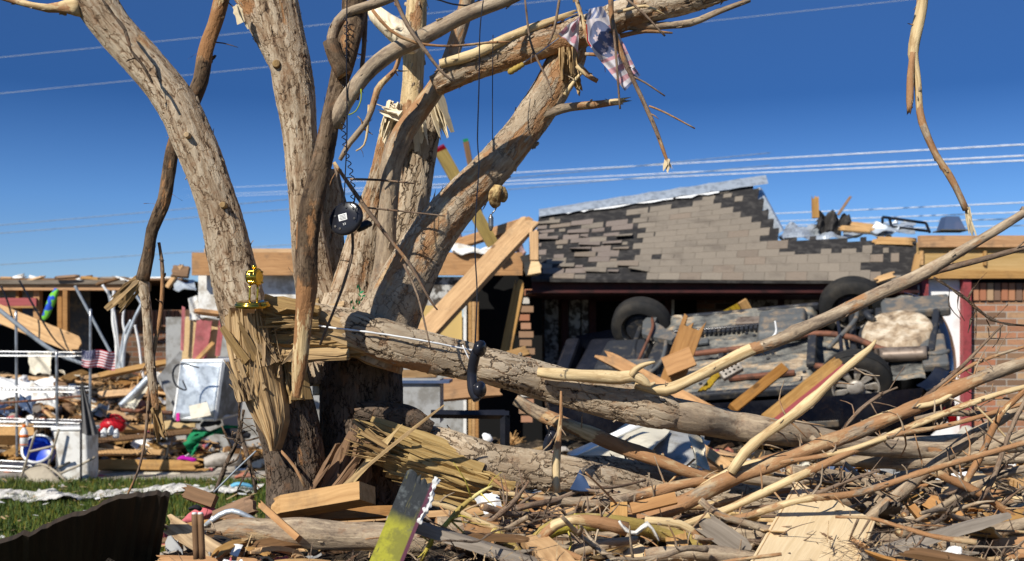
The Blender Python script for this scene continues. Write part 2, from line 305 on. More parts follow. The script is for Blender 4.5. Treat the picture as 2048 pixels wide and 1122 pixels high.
def limb(mb, L, D=None, res=.006, mseg=None, **k):
    pts, rad, pl = pxpts(L, D); seg = mseg or max(7, min(150, int(2 * math.pi * max(rad) / res)))
    return tube(mb, pts, rad, seg, max(res * 1.3, .007) if seg > 30 else .03, pl, **k)
def box(mb, c, sx, sy, sz, ax=None, vc=None, mi=0, bev=0):
    X, Y, Z = ax or (Vector((1, 0, 0)), Vector((0, 1, 0)), Vector((0, 0, 1))); c = Vector(c)
    V = []; C = []
    for i in (-1, 1):
        for j in (-1, 1):
            for k in (-1, 1): V.append(c + X * i * sx / 2 + Y * j * sy / 2 + Z * k * sz / 2); C.append((j * sy / 2, k * sz / 2, i * sx / 2))
    mb.add(V, [(0, 1, 3, 2), (4, 6, 7, 5), (0, 4, 5, 1), (2, 3, 7, 6), (0, 2, 6, 4), (1, 5, 7, 3)], C, None, vc, mi)
def plank_geo(mb, L, w, t, jag0=0, jag1=0, bend=0, taper=1.0, seed=0, n=7, m=6, mat=None, twist=0, cut=0):
    """a board along local x; the ends may be broken into splinters"""
    rg = random.Random(seed); V = []; C = []; Fc = []; nr = m + 1
    j0 = [rg.random() ** 1.6 * jag0 for _ in range(n)]; j1 = [rg.random() ** 1.6 * jag1 for _ in range(n)]
    for side in (1, -1):
        for i in range(nr):
            f = i / m
            for j in range(n):
                y = (j / (n - 1) - .5) * w * (1 + (taper - 1) * f); x = -L / 2 + L * f
                if i == 0: x += j0[j] + cut * (j / (n - 1))
                if i == m: x -= j1[j] + cut * (j / (n - 1))
                z = side * t / 2 * (1 if not (jag0 and i == 0) and not (jag1 and i == m) else .45) + bend * math.sin(math.pi * f) + twist * f * y
                V.append((x, y, z)); C.append((y, z, x))
    N2 = nr * n
    for i in range(m):
        for j in range(n - 1):
            a = i * n + j; Fc.append((a, a + n, a + n + 1, a + 1)); Fc.append((N2 + a, N2 + a + 1, N2 + a + n + 1, N2 + a + n))
        a = i * n; Fc.append((a, N2 + a, N2 + a + n, a + n)); a = i * n + n - 1; Fc.append((a, a + n, N2 + a + n, N2 + a))
    for j in range(n - 1):
        Fc.append((j, j + 1, N2 + j + 1, N2 + j)); a = m * n + j; Fc.append((a, N2 + a, N2 + a + 1, a + 1))
    V = [mat @ Vector(v) for v in V] if mat is not None else V
    mb.add(V, Fc, C)
def frame_of(p0, p1, face):
    x = (p1 - p0).normalized(); z = (face - x * face.dot(x)).normalized(); y = z.cross(x)
    m = Matrix((x, y, z)).transposed().to_4x4(); m.translation = (p0 + p1) / 2; return m
TOC = Vector((-.15, -1, .35))
def board(name, label, a, b, wpx, tm=.038, mat='pine', D=None, jag=(0, 0), face=TOC, cat='plank', group=None, bend=0, taper=1, parent=None, cut=0):
    """a, b = (px, py, depth): a board from a to b, width given in photo pixels at a's depth"""
    p0, p1 = P(*a), P(*b); w = wpx / F * (a[2] + b[2]) / 2; mb = MB(); f = Vector(face)
    Mx = frame_of(p0, p1, f); plank_geo(mb, (p1 - p0).length, w, tm, jag[0], jag[1], bend, taper, rnd.randrange(10 ** 6), mat=None, cut=cut)
    if parent is not None:
        mb.v = [tuple(Mx @ Vector(v)) for v in mb.v]; return mb.build(name, mat, parent)
    o = mb.build(name, mat, None, loc=(0, 0, 0)); o.matrix_world = Mx; o.rotation_euler = Mx.to_euler(); o.location = Mx.translation
    return tag(o, label, cat, group)
def sheet(mb, corners, nu=16, nv=16, fold=.02, freq=3.0, thick=.004, seed=0, rag=.0, vcf=None, nrm=None):
    """a crumpled sheet with thickness between four corners (a, b, c, d going round)"""
    rg = random.Random(seed); a, b, c, d = [Vector(x) for x in corners]; n = nrm or (b - a).cross(d - a).normalized(); ph = [rg.random() * 6.28 for _ in range(6)]
    T = []; vcs = []
    for i in range(nv + 1):
        for j in range(nu + 1):
            u, v = j / nu, i / nv
            if rag: u = u + (rg.random() - .5) * rag * (1 if j in (0, nu) else 0); v = v + (rg.random() - .5) * rag * (1 if i in (0, nv) else 0)
            p = a * (1 - u) * (1 - v) + b * u * (1 - v) + c * u * v + d * (1 - u) * v
            h = math.sin(u * freq * 6.28 + ph[0] + 2 * math.sin(v * 3 + ph[1])) * .6 + math.sin(v * freq * 5 + ph[2] + u * 4) * .4 + math.sin((u + v) * freq * 11 + ph[3]) * .2
            T.append(p + n * h * fold); vcs.append(vcf(u, v) if vcf else (.5, .5, .5))
    K = len(T); V = T + [p - n * thick for p in T]; Fc = []; W = nu + 1
    for i in range(nv):
        for j in range(nu):
            q = i * W + j; Fc.append((q, q + 1, q + W + 1, q + W)); Fc.append((K + q, K + q + W, K + q + W + 1, K + q + 1))
    for j in range(nu):
        Fc.append((j, K + j, K + j + 1, j + 1)); q = nv * W + j; Fc.append((q, q + 1, K + q + 1, K + q))
    for i in range(nv):
        q = i * W; Fc.append((q, q + W, K + q + W, K + q)); q = i * W + nu; Fc.append((q, K + q, K + q + W, q + W))
    mb.add(V, Fc, [(p.x, p.z, p.y) for p in V], None, vcs * 2)
def shards(mb, base, direc, n, L, spread, r=.012, up=None, wid=2.2, fan=.12, seed=0, bendmax=.05):
    """long torn splinters starting in a disc round base, running along direc"""
    rg = random.Random(seed); d0 = Vector(direc).normalized(); a = d0.orthogonal().normalized(); b = d0.cross(a)
    for _ in range(n):
        q = rg.random() * 6.28; rr = spread * math.sqrt(rg.random()); o = Vector(base) + a * math.cos(q) * rr + b * math.sin(q) * rr
        d = (d0 + a * rg.gauss(0, fan) + b * rg.gauss(0, fan)).normalized(); l = L * rg.uniform(.45, 1.05); w = r * rg.uniform(.5, 1.3)
        bd = (a * rg.uniform(-1, 1) + b * rg.uniform(-1, 1)) * bendmax * l
        A = (a * math.cos(q + 1.57) + b * math.sin(q + 1.57)); A = (A - d * A.dot(d)).normalized(); B = d.cross(A); V = []; C = []; m = 6
        bl = rg.choice((.9, .9, .55, .25)); ww = wid * rg.choice((.5, .8, 1.2, 2.2)); hk = rg.uniform(-.5, .5)
        for i in range(m + 1):
            f = i / m; c = o + d * l * f + bd * f * f + A * hk * w * wid * f * f; wf = (1 - f ** 3 * bl) * w * ww * (1 + rg.uniform(-.3, .3)); tf = (1 - f ** 2 * .7) * w * rg.uniform(.4, .7)
            for (x, y) in ((-1, -1), (1, -1), (1, 1), (-1, 1)):
                V.append(c + A * x * wf / 2 + B * y * tf / 2); C.append((x * wf + q, y * tf + rr * 3, l * f + q))
        Fc = [(3, 2, 1, 0), tuple(range(m * 4, m * 4 + 4))]
        for i in range(m):
            for j in range(4): k = i * 4; Fc.append((k + j, k + (j + 1) % 4, k + 4 + (j + 1) % 4, k + 4 + j))
        mb.add(V, Fc, C)
def lathe(mb, prof, c, ax, seg=24, mi=0, vc=None, caps=(1, 1)):
    X, Y, Z = ax; c = Vector(c); V = []; Fc = []
    for (r, z) in prof:
        for j in range(seg): t = j / seg * 6.28318; V.append(c + X * math.cos(t) * r + Y * math.sin(t) * r + Z * z)
    for i in range(len(prof) - 1):
        for j in range(seg): a = i * seg + j; b = i * seg + (j + 1) % seg; Fc.append((a, b, b + seg, a + seg))
    if caps[0]: Fc.append(tuple(range(seg - 1, -1, -1)))
    if caps[1]: Fc.append(tuple(range((len(prof) - 1) * seg, len(prof) * seg)))
    mb.add(V, Fc, None, None, vc, mi)
AX = (Vector((1, 0, 0)), Vector((0, 1, 0)), Vector((0, 0, 1)))
def wire(name, label, L, D=None, mat='black_plastic', cat='cord', group=None, step=.02, parent=None, seg=6, amp=0):
    mb = MB(); pts, rad, _ = pxpts(L, D); tube(mb, pts, rad, seg, step, amp=amp); o = mb.build(name, mat, parent, True)
    return tag(o, label, cat, group) if parent is None else o
# ---------------------------------------------------------------- the lie of the rubble
def sm(x, a, b): t = max(0., min(1., (x - a) / (b - a))); return t * t * (3 - 2 * t)
def H(X, Y):
    x0 = -1.45 + .40 * sm(Y, 3.45, 3.9); near = (.76 - .04 * sm(Y, 3.5, 4.4) + .05 * sm(-X, .55, .8) * (1 - sm(Y, 3.3, 3.7))) * sm(Y, 1.6, 2.6) * (1 - sm(Y, 5.0, 6.5)) * sm(X, x0, x0 + .35)
    mid = .50 * sm(Y, 4.5, 6.0) * sm(X + (Y - 6) * .12, -1.1, -.3) * (1 - .35 * sm(Y, 9.5, 12.5))
    left = 1.0 * sm(Y, 12.2, 16.0) * (1 - sm(X, .5, 1.5))
    h = max(near, mid, left)
    b = .05 * math.sin(X * 5.1 + Y * 1.7) * math.sin(Y * 3.3 + 1) + .03 * math.sin(X * 11 + Y * 7)
    return max(0, h + b * min(1, h * 4))

def flakes(mb, C, per_m, seed=1):
    """curling scraps of bark standing off a limb"""
    rg = random.Random(seed); L = float(np.sum(np.linalg.norm(np.diff(C[:, :3], axis=0), axis=1)))
    for _ in range(int(L * per_m)):
        i = rg.randrange(1, len(C) - 1); T = Vector(C[i + 1, :3] - C[i - 1, :3])
        if T.length < 1e-6: continue
        T.normalize(); o = T.orthogonal().normalized(); t = rg.random() * 6.28; o = o * math.cos(t) + T.cross(o) * math.sin(t); r_ = float(C[i, 3])
        if r_ < .006: continue
        s = rg.choice((-1, 1)); l = rg.uniform(.012, .035) * min(1.6, .7 + r_ * 12)
        shards(mb, Vector(C[i, :3]) + o * r_ * .95, T * s + o * rg.uniform(.05, .35), 1, l, .0005, rg.uniform(.002, .005), fan=.05, seed=rg.randrange(99999), bendmax=.25, wid=1.6)
# ---------------------------------------------------------------- ground
def grid(name, mat, x0, x1, y0, y1, nx, ny, hf, kind='structure'):
    mb = MB(); V = [(x0 + (x1 - x0) * i / nx, y0 + (y1 - y0) * j / ny) for j in range(ny + 1) for i in range(nx + 1)]
    V = [(x, y, hf(x, y)) for x, y in V]; Fc = [(j * (nx + 1) + i, j * (nx + 1) + i + 1, (j + 1) * (nx + 1) + i + 1, (j + 1) * (nx + 1) + i) for j in range(ny) for i in range(nx)]
    mb.add(V, Fc); return tag(mb.build(name, mat, None, True, loc=(0, 0, 0)), None, None, kind=kind)
mb = MB(); mb.add([(-300, -100, -.02), (300, -100, -.02), (300, 500, -.02), (-300, 500, -.02)], [(0, 1, 2, 3)])
tag(mb.build('ground', 'lawn_soil', None, loc=(0, 0, 0)), None, None, kind='structure')
grid('rubble_ground', 'rubble_soil', -12, 12, 1.2, 20, 240, 188, lambda x, y: H(x, y) - .03 + .035 * math.sin(x * 17 + y * 9) * math.sin(y * 21 - x * 6) * min(1, H(x, y) * 4) - (.06 if H(x, y) < .01 else 0))
mb = MB(); box(mb, (-6.0, 11.95, .02), 9.6, .75, .05); tag(mb.build('path', 'concrete', None), None, None, kind='structure')
# grass
g = np.random.RandomState(3); NB = 70000
gx = -6.6 + 5.6 * g.rand(NB); gy = 6.2 + 5.4 * g.rand(NB); hh = .05 + .05 * g.rand(NB); a = g.rand(NB) * 6.28; w = .006 + .004 * g.rand(NB); lx = (g.rand(NB) - .5) * .06; ly = (g.rand(NB) - .5) * .06
V = np.zeros((NB, 3, 3)); V[:, 0] = np.stack([gx - np.cos(a) * w, gy - np.sin(a) * w, 0 * gx], 1); V[:, 1] = np.stack([gx + np.cos(a) * w, gy + np.sin(a) * w, 0 * gx], 1); V[:, 2] = np.stack([gx + lx, gy + ly, hh], 1)
me = bpy.data.meshes.new('grass'); me.vertices.add(NB * 3); me.vertices.foreach_set('co', V.ravel()); me.loops.add(NB * 3); me.loops.foreach_set('vertex_index', np.arange(NB * 3)); me.polygons.add(NB)
me.polygons.foreach_set('loop_start', np.arange(0, NB * 3, 3)); me.update(calc_edges=True); ca = me.attributes.new('vc', 'FLOAT_COLOR', 'POINT')
k = g.rand(NB); cc = np.ones((NB, 3, 4)); cc[:, :, 0] = (.05 + .15 * k ** 3)[:, None]; cc[:, :, 1] = (.07 + .085 * k)[:, None]; cc[:, :, 2] = .018; ca.data.foreach_set('color', cc.ravel().astype(np.float32)); me.materials.append(M['grass_blades'])
tag(link(bpy.data.objects.new('grass', me)), None, None, kind='stuff')

# ---------------------------------------------------------------- the brick house with the torn roof
hs0 = P(1060, 565, 12.0); house = thing('brick_house', (0.2, 13, 0), 'ruined brick house with a torn shingle roof over a dark porch, behind the overturned car', 'house')
RB = (P(1062, 558, 12.0), P(1846, 563, 12.0)); RT = (P(1078, 430, 13.9), P(1846, 318, 15.4))
def RP(u, v, lift=0.0):
    b = RB[0].lerp(RB[1], u); t = RT[0].lerp(RT[1], u); return b.lerp(t, v) + Vector((0, -.45, .89)) * lift
def pxof(p): return PX0 + p.x / p.y * F, PY0 - (p.z - CH) / p.y * F
def inroof(u, v):
    x, y = pxof(RP(u, v))
    if x < 1066 + 9 * math.sin(y * .21) + 7 * math.sin(y * .55 + 1): return False
    if x > 1555: return y > 478 + 3 * math.sin(x * .13) and x < 1838
    if x > 1508: return y > 372 + (x - 1508) * 1.95
    return True
mb = MB(); NU, NV = 60, 30    # felt and deck under the shingles
for i in range(NU):
    for j in range(NV):
        u0, u1, v0, v1 = i / NU, (i + 1) / NU, j / NV, (j + 1) / NV
        if inroof((u0 + u1) / 2, (v0 + v1) / 2):
            a = [RP(u0, v0), RP(u1, v0), RP(u1, v1), RP(u0, v1)]; b = [p - Vector((0, 0, .03)) for p in a]
            mb.add(a + b, [(0, 1, 2, 3), (7, 6, 5, 4), (0, 4, 5, 1), (3, 2, 6, 7), (1, 5, 6, 2), (0, 3, 7, 4)])
roof = mb.build('roof', 'felt_black', house)
mb = MB(); rg = random.Random(5); NR = 15; NT_ = 18.5
def missing(x, y, u, v):
    n = math.sin(x * .047 + 1.3) * math.sin(y * .09 + x * .013) + .5 * math.sin(x * .11 + y * .21)
    e = rg.random()
    top = 1 - sm(v, .0, 1) ; lim = (.86 if x < 1380 else .80)
    if x < 1460 and v > lim + .05 * n: return True
    if x >= 1460 and x < 1560 and (y < 430 + (x - 1460) * .35) and y > 400 - 30: return e < .85 if (x - 1500) > (y - 440) * .6 - 40 else False
    if x < 1270 and v > .12: return (n > .30 and e < .7) or e < .07
    if x > 1560 and y < 505 + 10 * n: return e < .85
    if x > 1730: return e < .72
    if 1100 < x < 1260 and v < .12: return e < .35
    return False
for r in range(NR):
    for t in range(-1, 20):
        u0 = (t + .5 * (r % 2) + .06 * math.sin(r * 2.7)) / NT_; u1 = u0 + .985 / NT_; u0 = max(0, u0); u1 = min(1, u1)
        if u1 - u0 < .01: continue
        v0 = r / NR; v1 = (r + 1.15) / NR; uc, vc_ = (u0 + u1) / 2, (v0 + v1) / 2; x, y = pxof(RP(uc, min(1, vc_)))
        if not (inroof(u0 + .005, min(1, v1)) and inroof(u1 - .005, min(1, v1)) and inroof(uc, v0)) or (missing(x, y, uc, vc_) and rg.random() < .72): continue
        if missing(x, y, uc, vc_): u1 = u0 + (u1 - u0) * rg.uniform(.2, .8); v1 = v0 + (v1 - v0) * rg.uniform(.45, .9)
        elif x < 1330 and rg.random() < .3: u0 += (u1 - u0) * rg.uniform(.05, .45); v1 = v0 + (v1 - v0) * rg.uniform(.8, 1)
        k = rg.gauss(1, .07); base = (.205, .168, .122) if x > 1250 or rg.random() < .3 else (.185, .14, .115)
        if rg.random() < .16: base = (.195, .145, .10)
        c = tuple(max(.02, q * k) for q in base); lift = .006; curl = 0
        if x < 1290: curl = rg.random() ** 4 * .06; v0 += rg.uniform(-.006, .006); du = rg.uniform(-.004, .004); u0 += du; u1 += du
        elif rg.random() < .03: curl = .03
        A = [RP(u0, v0, lift + curl + rg.random() * .004), RP(u1, v0, lift + curl * rg.random()), RP(u1, min(1, v1), .003), RP(u0, min(1, v1), .003)]; B = [p - Vector((0, -.002, .005)) for p in A]
        mb.add(A + B, [(0, 1, 2, 3), (0, 4, 5, 1), (3, 2, 6, 7), (1, 5, 6, 2), (0, 3, 7, 4), (7, 6, 5, 4)], None, None, c)
mb.build('shingles', 'shingle', roof)
# ridge flashing: bent metal along the top edge and down the hip
mb = MB(); tp = [RP(u, 1.0 - .02, .05) for u in np.linspace(0, .567, 24)]; V = []
for i, p in enumerate(tp):
    wv = .012 * math.sin(i * 1.9) + .01 * math.sin(i * 4.1); V += [p + Vector((0, -.10, -.065 + wv * .6)), p + Vector((0, -.03, .015 + wv * .4)), p + Vector((0, .05, .045 + .03 * i / 23 + wv * .4)), p + Vector((0, .07, .045 + .03 * i / 23))]
mb.add(V, [(i * 4 + j, i * 4 + 4 + j, i * 4 + 5 + j, i * 4 + 1 + j) for i in range(23) for j in range(3)]); mb.build('ridge_flashing', 'galv', roof)
mb = MB(); V = []; N1 = 16
for i in range(N1 + 1):
    f = i / N1; q = P(1512 + 46 * f, 380 + 88 * f, 15.0 - 1.35 * f); V += [q + Vector((-.05, -.06, -.02)), q + Vector((.03, -.08, .03)), q + Vector((.075, -.02, .02))]
mb.add(V, [(i * 3 + j, i * 3 + 3 + j, i * 3 + 4 + j, i * 3 + 1 + j) for i in range(N1) for j in range(2)]); mb.build('hip_flashing', 'galv', roof)
mb = MB()
for (x0, x1) in ((1105, 1180), (1180, 1330), (1335, 1420)):
    us = np.linspace((x0 - 1078) / 768, (x1 - 1078) / 768, 9); rgv = [rg.uniform(.0, .035) for _ in us]
    V = [RP(u, .90 + rgv[i], .03) for i, u in enumerate(us)] + [RP(u, .985, .04) for u in us]; mb.add(V, [(i, i + 1, 10 + i, 9 + i) for i in range(8)])
mb.build('underlay_strip', 'white_clean', roof)
# torn metal heap at the hip end of the roof
mb = MB(); sheet(mb, (P(1556, 476, 13.2), P(1690, 478, 13.4), P(1680, 455, 13.8), P(1575, 452, 13.8)), 24, 8, .05, 2.2, seed=4, rag=.06); sheet(mb, (P(1680, 478, 13.3), P(1830, 462, 13.3), P(1825, 445, 13.9), P(1690, 458, 13.8)), 20, 6, .04, 2, seed=9, rag=.08)
mb.build('crumpled_flashing', 'galv', roof)
mb = MB(); sheet(mb, (P(1628, 462, 13.5), P(1700, 460, 13.5), P(1702, 432, 13.9), P(1636, 425, 13.9)), 14, 8, .09, 2.5, seed=3, rag=.1); mb.build('torn_felt', 'felt_black', roof)
# porch: fascia, ceiling, back wall, black panels painting the dark doorway and window, posts
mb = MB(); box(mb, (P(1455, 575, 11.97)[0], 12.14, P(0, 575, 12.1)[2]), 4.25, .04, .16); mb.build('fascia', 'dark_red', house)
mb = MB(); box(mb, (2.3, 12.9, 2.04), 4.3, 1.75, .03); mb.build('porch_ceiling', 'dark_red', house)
mb = MB(); box(mb, (2.0, 13.9, 1.1), 5.0, .2, 2.3); mb.build('wall', 'brick_shaded', house)
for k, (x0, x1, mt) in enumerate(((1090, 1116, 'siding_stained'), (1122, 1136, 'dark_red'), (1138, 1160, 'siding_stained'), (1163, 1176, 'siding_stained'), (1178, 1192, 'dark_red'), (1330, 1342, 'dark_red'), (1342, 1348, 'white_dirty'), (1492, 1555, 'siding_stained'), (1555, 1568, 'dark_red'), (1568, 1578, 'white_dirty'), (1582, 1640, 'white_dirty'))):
    a, b = P(x0, 580, 13.7), P(x1, 580, 13.7); mb = MB(); box(mb, ((a.x + b.x) / 2, 13.72 + k * .004, 1.05), b.x - a.x, .14, 2.0); mb.build('wall_panel' if x1 - x0 > 15 else 'door_jamb', mt, house)
d = P(1235, 600, 13.75); mb = MB(); box(mb, (d.x + .1, 13.78, 1.05), 1.15, .05, 1.95); mb.build('door_shade_panel', 'shade_black', house)  # black panel paints the dark inside the doorway
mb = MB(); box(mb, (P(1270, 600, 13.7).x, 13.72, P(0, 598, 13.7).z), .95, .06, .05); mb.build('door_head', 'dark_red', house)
mb = MB(); box(mb, (P(1370, 600, 13.7).x, 13.76, 1.1), .30, .06, 2.0); mb.build('window_shade_panel', 'shade_black', house)  # black panel paints the dark behind the window
# right: header of raw wood, soldier course, brick, white panel with red trims
mb = MB(); box(mb, (5.75, 12.45, P(0, 512, 12.35).z), 2.3, .12, .34)
hd = mb.build('header_panel', 'ply', house)
mb = MB(); box(mb, (5.75, 12.36, P(0, 549, 12.3).z), 2.35, .10, .085); mb.build('header_beam', 'pine', house)
mb = MB(); box(mb, (5.75, 12.37, P(0, 482, 12.3).z), 2.35, .09, .13); mb.build('top_plate', 'pine_orange', house)
for x in (1848, 1906, 1975): mb = MB(); box(mb, (P(x, 0, 12.3).x, 12.38 , P(0, 515, 12.3).z), .03, .05, .16); mb.build('stud_end', 'pine', house)
bx0 = P(1943, 0, 12.42).x; mb = MB(); box(mb, ((bx0 + 7) / 2, 12.56, .98), 7 - bx0, .2, 1.96); o = mb.build('brick_wall', 'brick', house)
mb = MB(); rg = random.Random(8)
for k in range(24):
    x = bx0 + .055 + k * .082; box(mb, (x, 12.53 + rg.uniform(0, .01), 2.06), .066, .2, .195, vc=rg.choice([(.36, .15, .08), (.40, .26, .15), (.30, .19, .11), (.40, .19, .10), (.2, .12, .08)]))
mb.build('soldier_course', 'vcol', house)
mb = MB(); box(mb, ((bx0 + 7) / 2, 12.57, 2.06), 7 - bx0, .16, .2); mb.build('mortar_bed', 'concrete', house)
a, b = P(1858, 0, 12.4), P(1926, 0, 12.4); mb = MB(); box(mb, ((a.x + b.x) / 2, 12.5, 1.09), b.x - a.x, .1, 2.22); mb.build('white_panel', 'white_clean', house)
for (x0, x1, yy) in ((1926, 1942, 0), (1845, 1858, .02)): a, b = P(x0, 0, 12.36), P(x1, 0, 12.36); mb = MB(); box(mb, ((a.x + b.x) / 2, 12.42 + yy, 1.09), b.x - a.x, .14, 2.22); mb.build('trim_post', 'red_trim', house)
a, b = P(1833, 0, 12.4), P(1843, 0, 12.4); mb = MB(); box(mb, ((a.x + b.x) / 2, 12.5, 1.06), b.x - a.x, .1, 2.15); mb.build('white_post', 'white_dirty', house)
mb = MB(); box(mb, (P(1790, 0, 13.5).x, 13.3, 1.1), .75, .1, 2.0); mb.build('opening_shade_panel', 'shade_black', house)  # black panel paints the shade at the right of the porch
mb = MB(); box(mb, (6.0, 12.95, 1.2), 3.2, .1, 2.4); mb.build('inner_wall', 'shade_black', house)  # near-black wall, the dark interior put into its colour
# left part of the same house behind the tree: beam, wall, stained siding, black panel painting the dark doorway
mb = MB(); a, b = P(385, 0, 12.6), P(1045, 0, 12.6); box(mb, ((a.x + b.x) / 2, 12.6, P(0, 528, 12.6).z), b.x - a.x, .06, .26); mb.build('roof_beam', 'pine_orange', house)
mb = MB(); a, b = P(400, 0, 13), P(880, 0, 13); box(mb, ((a.x + b.x) / 2, 13.2, P(0, 514, 13.2).z), b.x - a.x, .06, .20); mb.build('rear_beam', 'pine', house)
mb = MB(); a, b = P(395, 0, 12.75), P(875, 0, 12.75); box(mb, ((a.x + b.x) / 2, 12.82, P(0, 590, 12.8).z), b.x - a.x, .08, .52); mb.build('siding', 'white_dirty', house)
mb = MB(); a, b = P(800, 0, 12.7), P(932, 0, 12.7); box(mb, ((a.x + b.x) / 2, 12.70, P(0, 585, 12.7).z), b.x - a.x, .05, .36); mb.build('stained_siding', 'siding_stained', house)
mb = MB(); a, b = P(838, 0, 12.6), P(924, 0, 12.6); box(mb, ((a.x + b.x) / 2, 12.62, P(0, 665, 12.6).z), b.x - a.x, .03, .62); mb.build('pegboard', 'pegboard', house)
for (x, m_) in ((930, 'white_dirty'), (940, 'pine'), (947, 'pine'), (954, 'pine_orange')): mb = MB(); box(mb, (P(x, 0, 12.6).x, 12.60, 1.1), .035, .09, 1.7); mb.build('wall_stud', m_, house)
mb = MB(); a, b = P(955, 0, 13), P(1060, 0, 13); box(mb, ((a.x + b.x) / 2, 13.3, 1.2), b.x - a.x + .3, .1, 2.5); mb.build('doorway_shade_panel', 'shade_black', house)  # solid black panel in place of a shaded doorway
mb = MB(); box(mb, (-2.0, 13.4, .9), 4.4, .1, 1.8); mb.build('inner_wall', 'grey_sheet', house)
mb = MB(); rg = random.Random(2)
for k in range(16):
    z = 2.05 - k * .095; box(mb, (P(1052, 0, 12.3).x + rg.uniform(-.03, .02), 12.4, z), .13 + rg.uniform(-.03, .05), .1, .07, vc=rg.choice([(.35, .15, .08), (.5, .47, .42), (.28, .17, .1), (.38, .2, .12)]))
mb.build('broken_brick_edge', 'vcol', house)
# ---------------------------------------------------------------- far left ruined house
lh = thing('ruined_house', (-5, 16, 0), 'gutted house at the far left with bare studs, red banding and a dark interior', 'house')
def lb(name, m_, x0, x1, y0, y1, D, dep=.1): a, b = P(x0, y0, D), P(x1, y1, D); mb = MB(); box(mb, ((a + b) / 2) , abs(b.x - a.x), dep, abs(a.z - b.z)); return mb.build(name, m_, lh)
lb('back_wall', 'shade_black', -200, 395, 570, 800, 17.8); lb('side_wall', 'grey_metal', 128, 180, 576, 720, 16.9, .06)  # back wall is near-black: interior shade put into its colour
lb('inner_brick_wall', 'brick_shaded', 235, 392, 620, 760, 16.6, .15); lb('roof_plate', 'pine_orange', -200, 250, 570, 581, 16, .2); lb('roof_edge', 'grey_wood', -200, 262, 562, 570, 16.1, .5)
lb('roof_deck', 'pine_dark', -200, 395, 563, 567, 17.1, 1.6); lb('ceiling_joist', 'pine_orange', 262, 300, 566, 582, 16, .1)
mb = MB(); rg = random.Random(4)
for k in range(20): a = P(240 + k * 8, 0, 16.4).x; box(mb, (a, 16.48, P(0, 637, 16.4).z), .048, .1, .24, vc=rg.choice([(.20, .09, .05), (.13, .08, .05), (.24, .12, .07)]))
mb.build('brick_soldiers', 'vcol', lh)
for (x0, x1) in ((70, 82), (118, 127), (35, 41)): lb('stud', 'pine_orange', x0, x1, 578, 660, 16.05, .12)
lb('leaning_stud', 'pine_orange', 128, 137, 580, 668, 15.95); lb('banding', 'red_board', -60, 74, 596, 612, 15.98, .06); lb('sill_plate', 'pine', -60, 74, 612, 616, 15.97, .06)
lb('inner_panel', 'grey_sheet', -60, 74, 576, 596, 16.4, .05); lb('lower_panel', 'slate_blue', -60, 68, 616, 650, 16.4, .05)
# ---------------------------------------------------------------- overturned car
Rf = P(1704, 618, 10.9); ca_ = Vector((1.98, -.66, .17)).normalized(); cn = Vector((0, -.515, .857)); 
cc_ = ca_.cross(cn).normalized()                      # across, from the far side towards the near side
if cc_.y > 0: cc_ = -cc_
cn = cc_.cross(ca_).normalized()
if cn.z < 0: cn = -cn
WB, TR = 2.12, 1.42
def K(s, w, n): return Rf + ca_ * (s - WB) + cc_ * w + cn * n     # s 0 = front axle, w 0 = far wheel, n out of the underside
car = thing('overturned_car', tuple(K(1, .7, -.6)), 'dark car lying upside down before the porch, dirty underside and silver wheel facing out', 'car')
car['_o'] = tuple(K(1, .7, -.6))
# body shell
mb = MB(); sec = []
for (s, hw, top, inset) in ((-.82, .50, -.30, .0), (-.70, .70, -.42, .05), (-.2, .80, -.52, .1), (.35, .83, -.62, .12), (.75, .83, -1.0, .30), (1.3, .84, -1.08, .32), (1.9, .84, -1.02, .30), (2.35, .83, -.66, .12), (2.70, .80, -.60, .10), (2.86, .72, -.50, .08), (2.92, .60, -.35, .05)):
    prof = [(-hw, -.02), (-hw * 1.03, -.22), (-hw * 1.0, -.42 if top < -.45 else top * .8), (-(hw - inset), top), ((hw - inset), top), (hw, -.42 if top < -.45 else top * .8), (hw * 1.03, -.22), (hw, -.02)]
    sec.append([K(s, .71 + a, b) for a, b in prof])
V = [p for r_ in sec for p in r_]; Fc = [(i * 8 + j, i * 8 + j + 1, i * 8 + 9 + j, i * 8 + 8 + j) for i in range(len(sec) - 1) for j in range(7)] + [tuple(range(7, -1, -1)), tuple(range((len(sec) - 1) * 8, len(sec) * 8))]
mb.add(V, Fc); body = mb.build('body', 'car_paint', car, True)
# floor pan: ribbed pressing between the sills
mb = MB(); nu, nv = 150, 80; V = []; C = []
def pan(s, w):
    h = .035 * math.exp(-((w - .71) / .10) ** 2) * -1.6
    h += .014 * sm(abs(math.sin(w * 17)), .55, .9) * (1 if .1 < s < 2.0 else .3)
    h += .03 * (1 - sm(w, 0, .07)) + .03 * sm(w, 1.35, 1.42)
    h += .012 * sm(abs(math.sin(s * 4.2)), .93, 1) + .006 * math.sin(s * 31 + w * 9) * math.sin(w * 23)
    if s < .35: h -= .10 * (1 - sm(s, .1, .35))
    if s > 1.72 and s < 2.35: h -= .14 * sm(s, 1.72, 1.82) * (1 - sm(s, 2.25, 2.35))
    return h
for i in range(nu + 1):
    for j in range(nv + 1):
        s = .15 + 2.55 * i / nu; w = -.06 + 1.54 * j / nv; V.append(K(s, w, pan(s, w) + .02)); C.append((s, w, 0))
Fc = [(i * (nv + 1) + j, i * (nv + 1) + j + 1, (i + 1) * (nv + 1) + j + 1, (i + 1) * (nv + 1) + j) for i in range(nu) for j in range(nv) if not ((.15 + 2.55 * i / nu) > 1.78 and (.15 + 2.55 * i / nu) < 2.42 and (j < 20 or j > 60))]
mb.add(V, Fc, C); mb.build('floor_pan', 'car_floor', car, True)
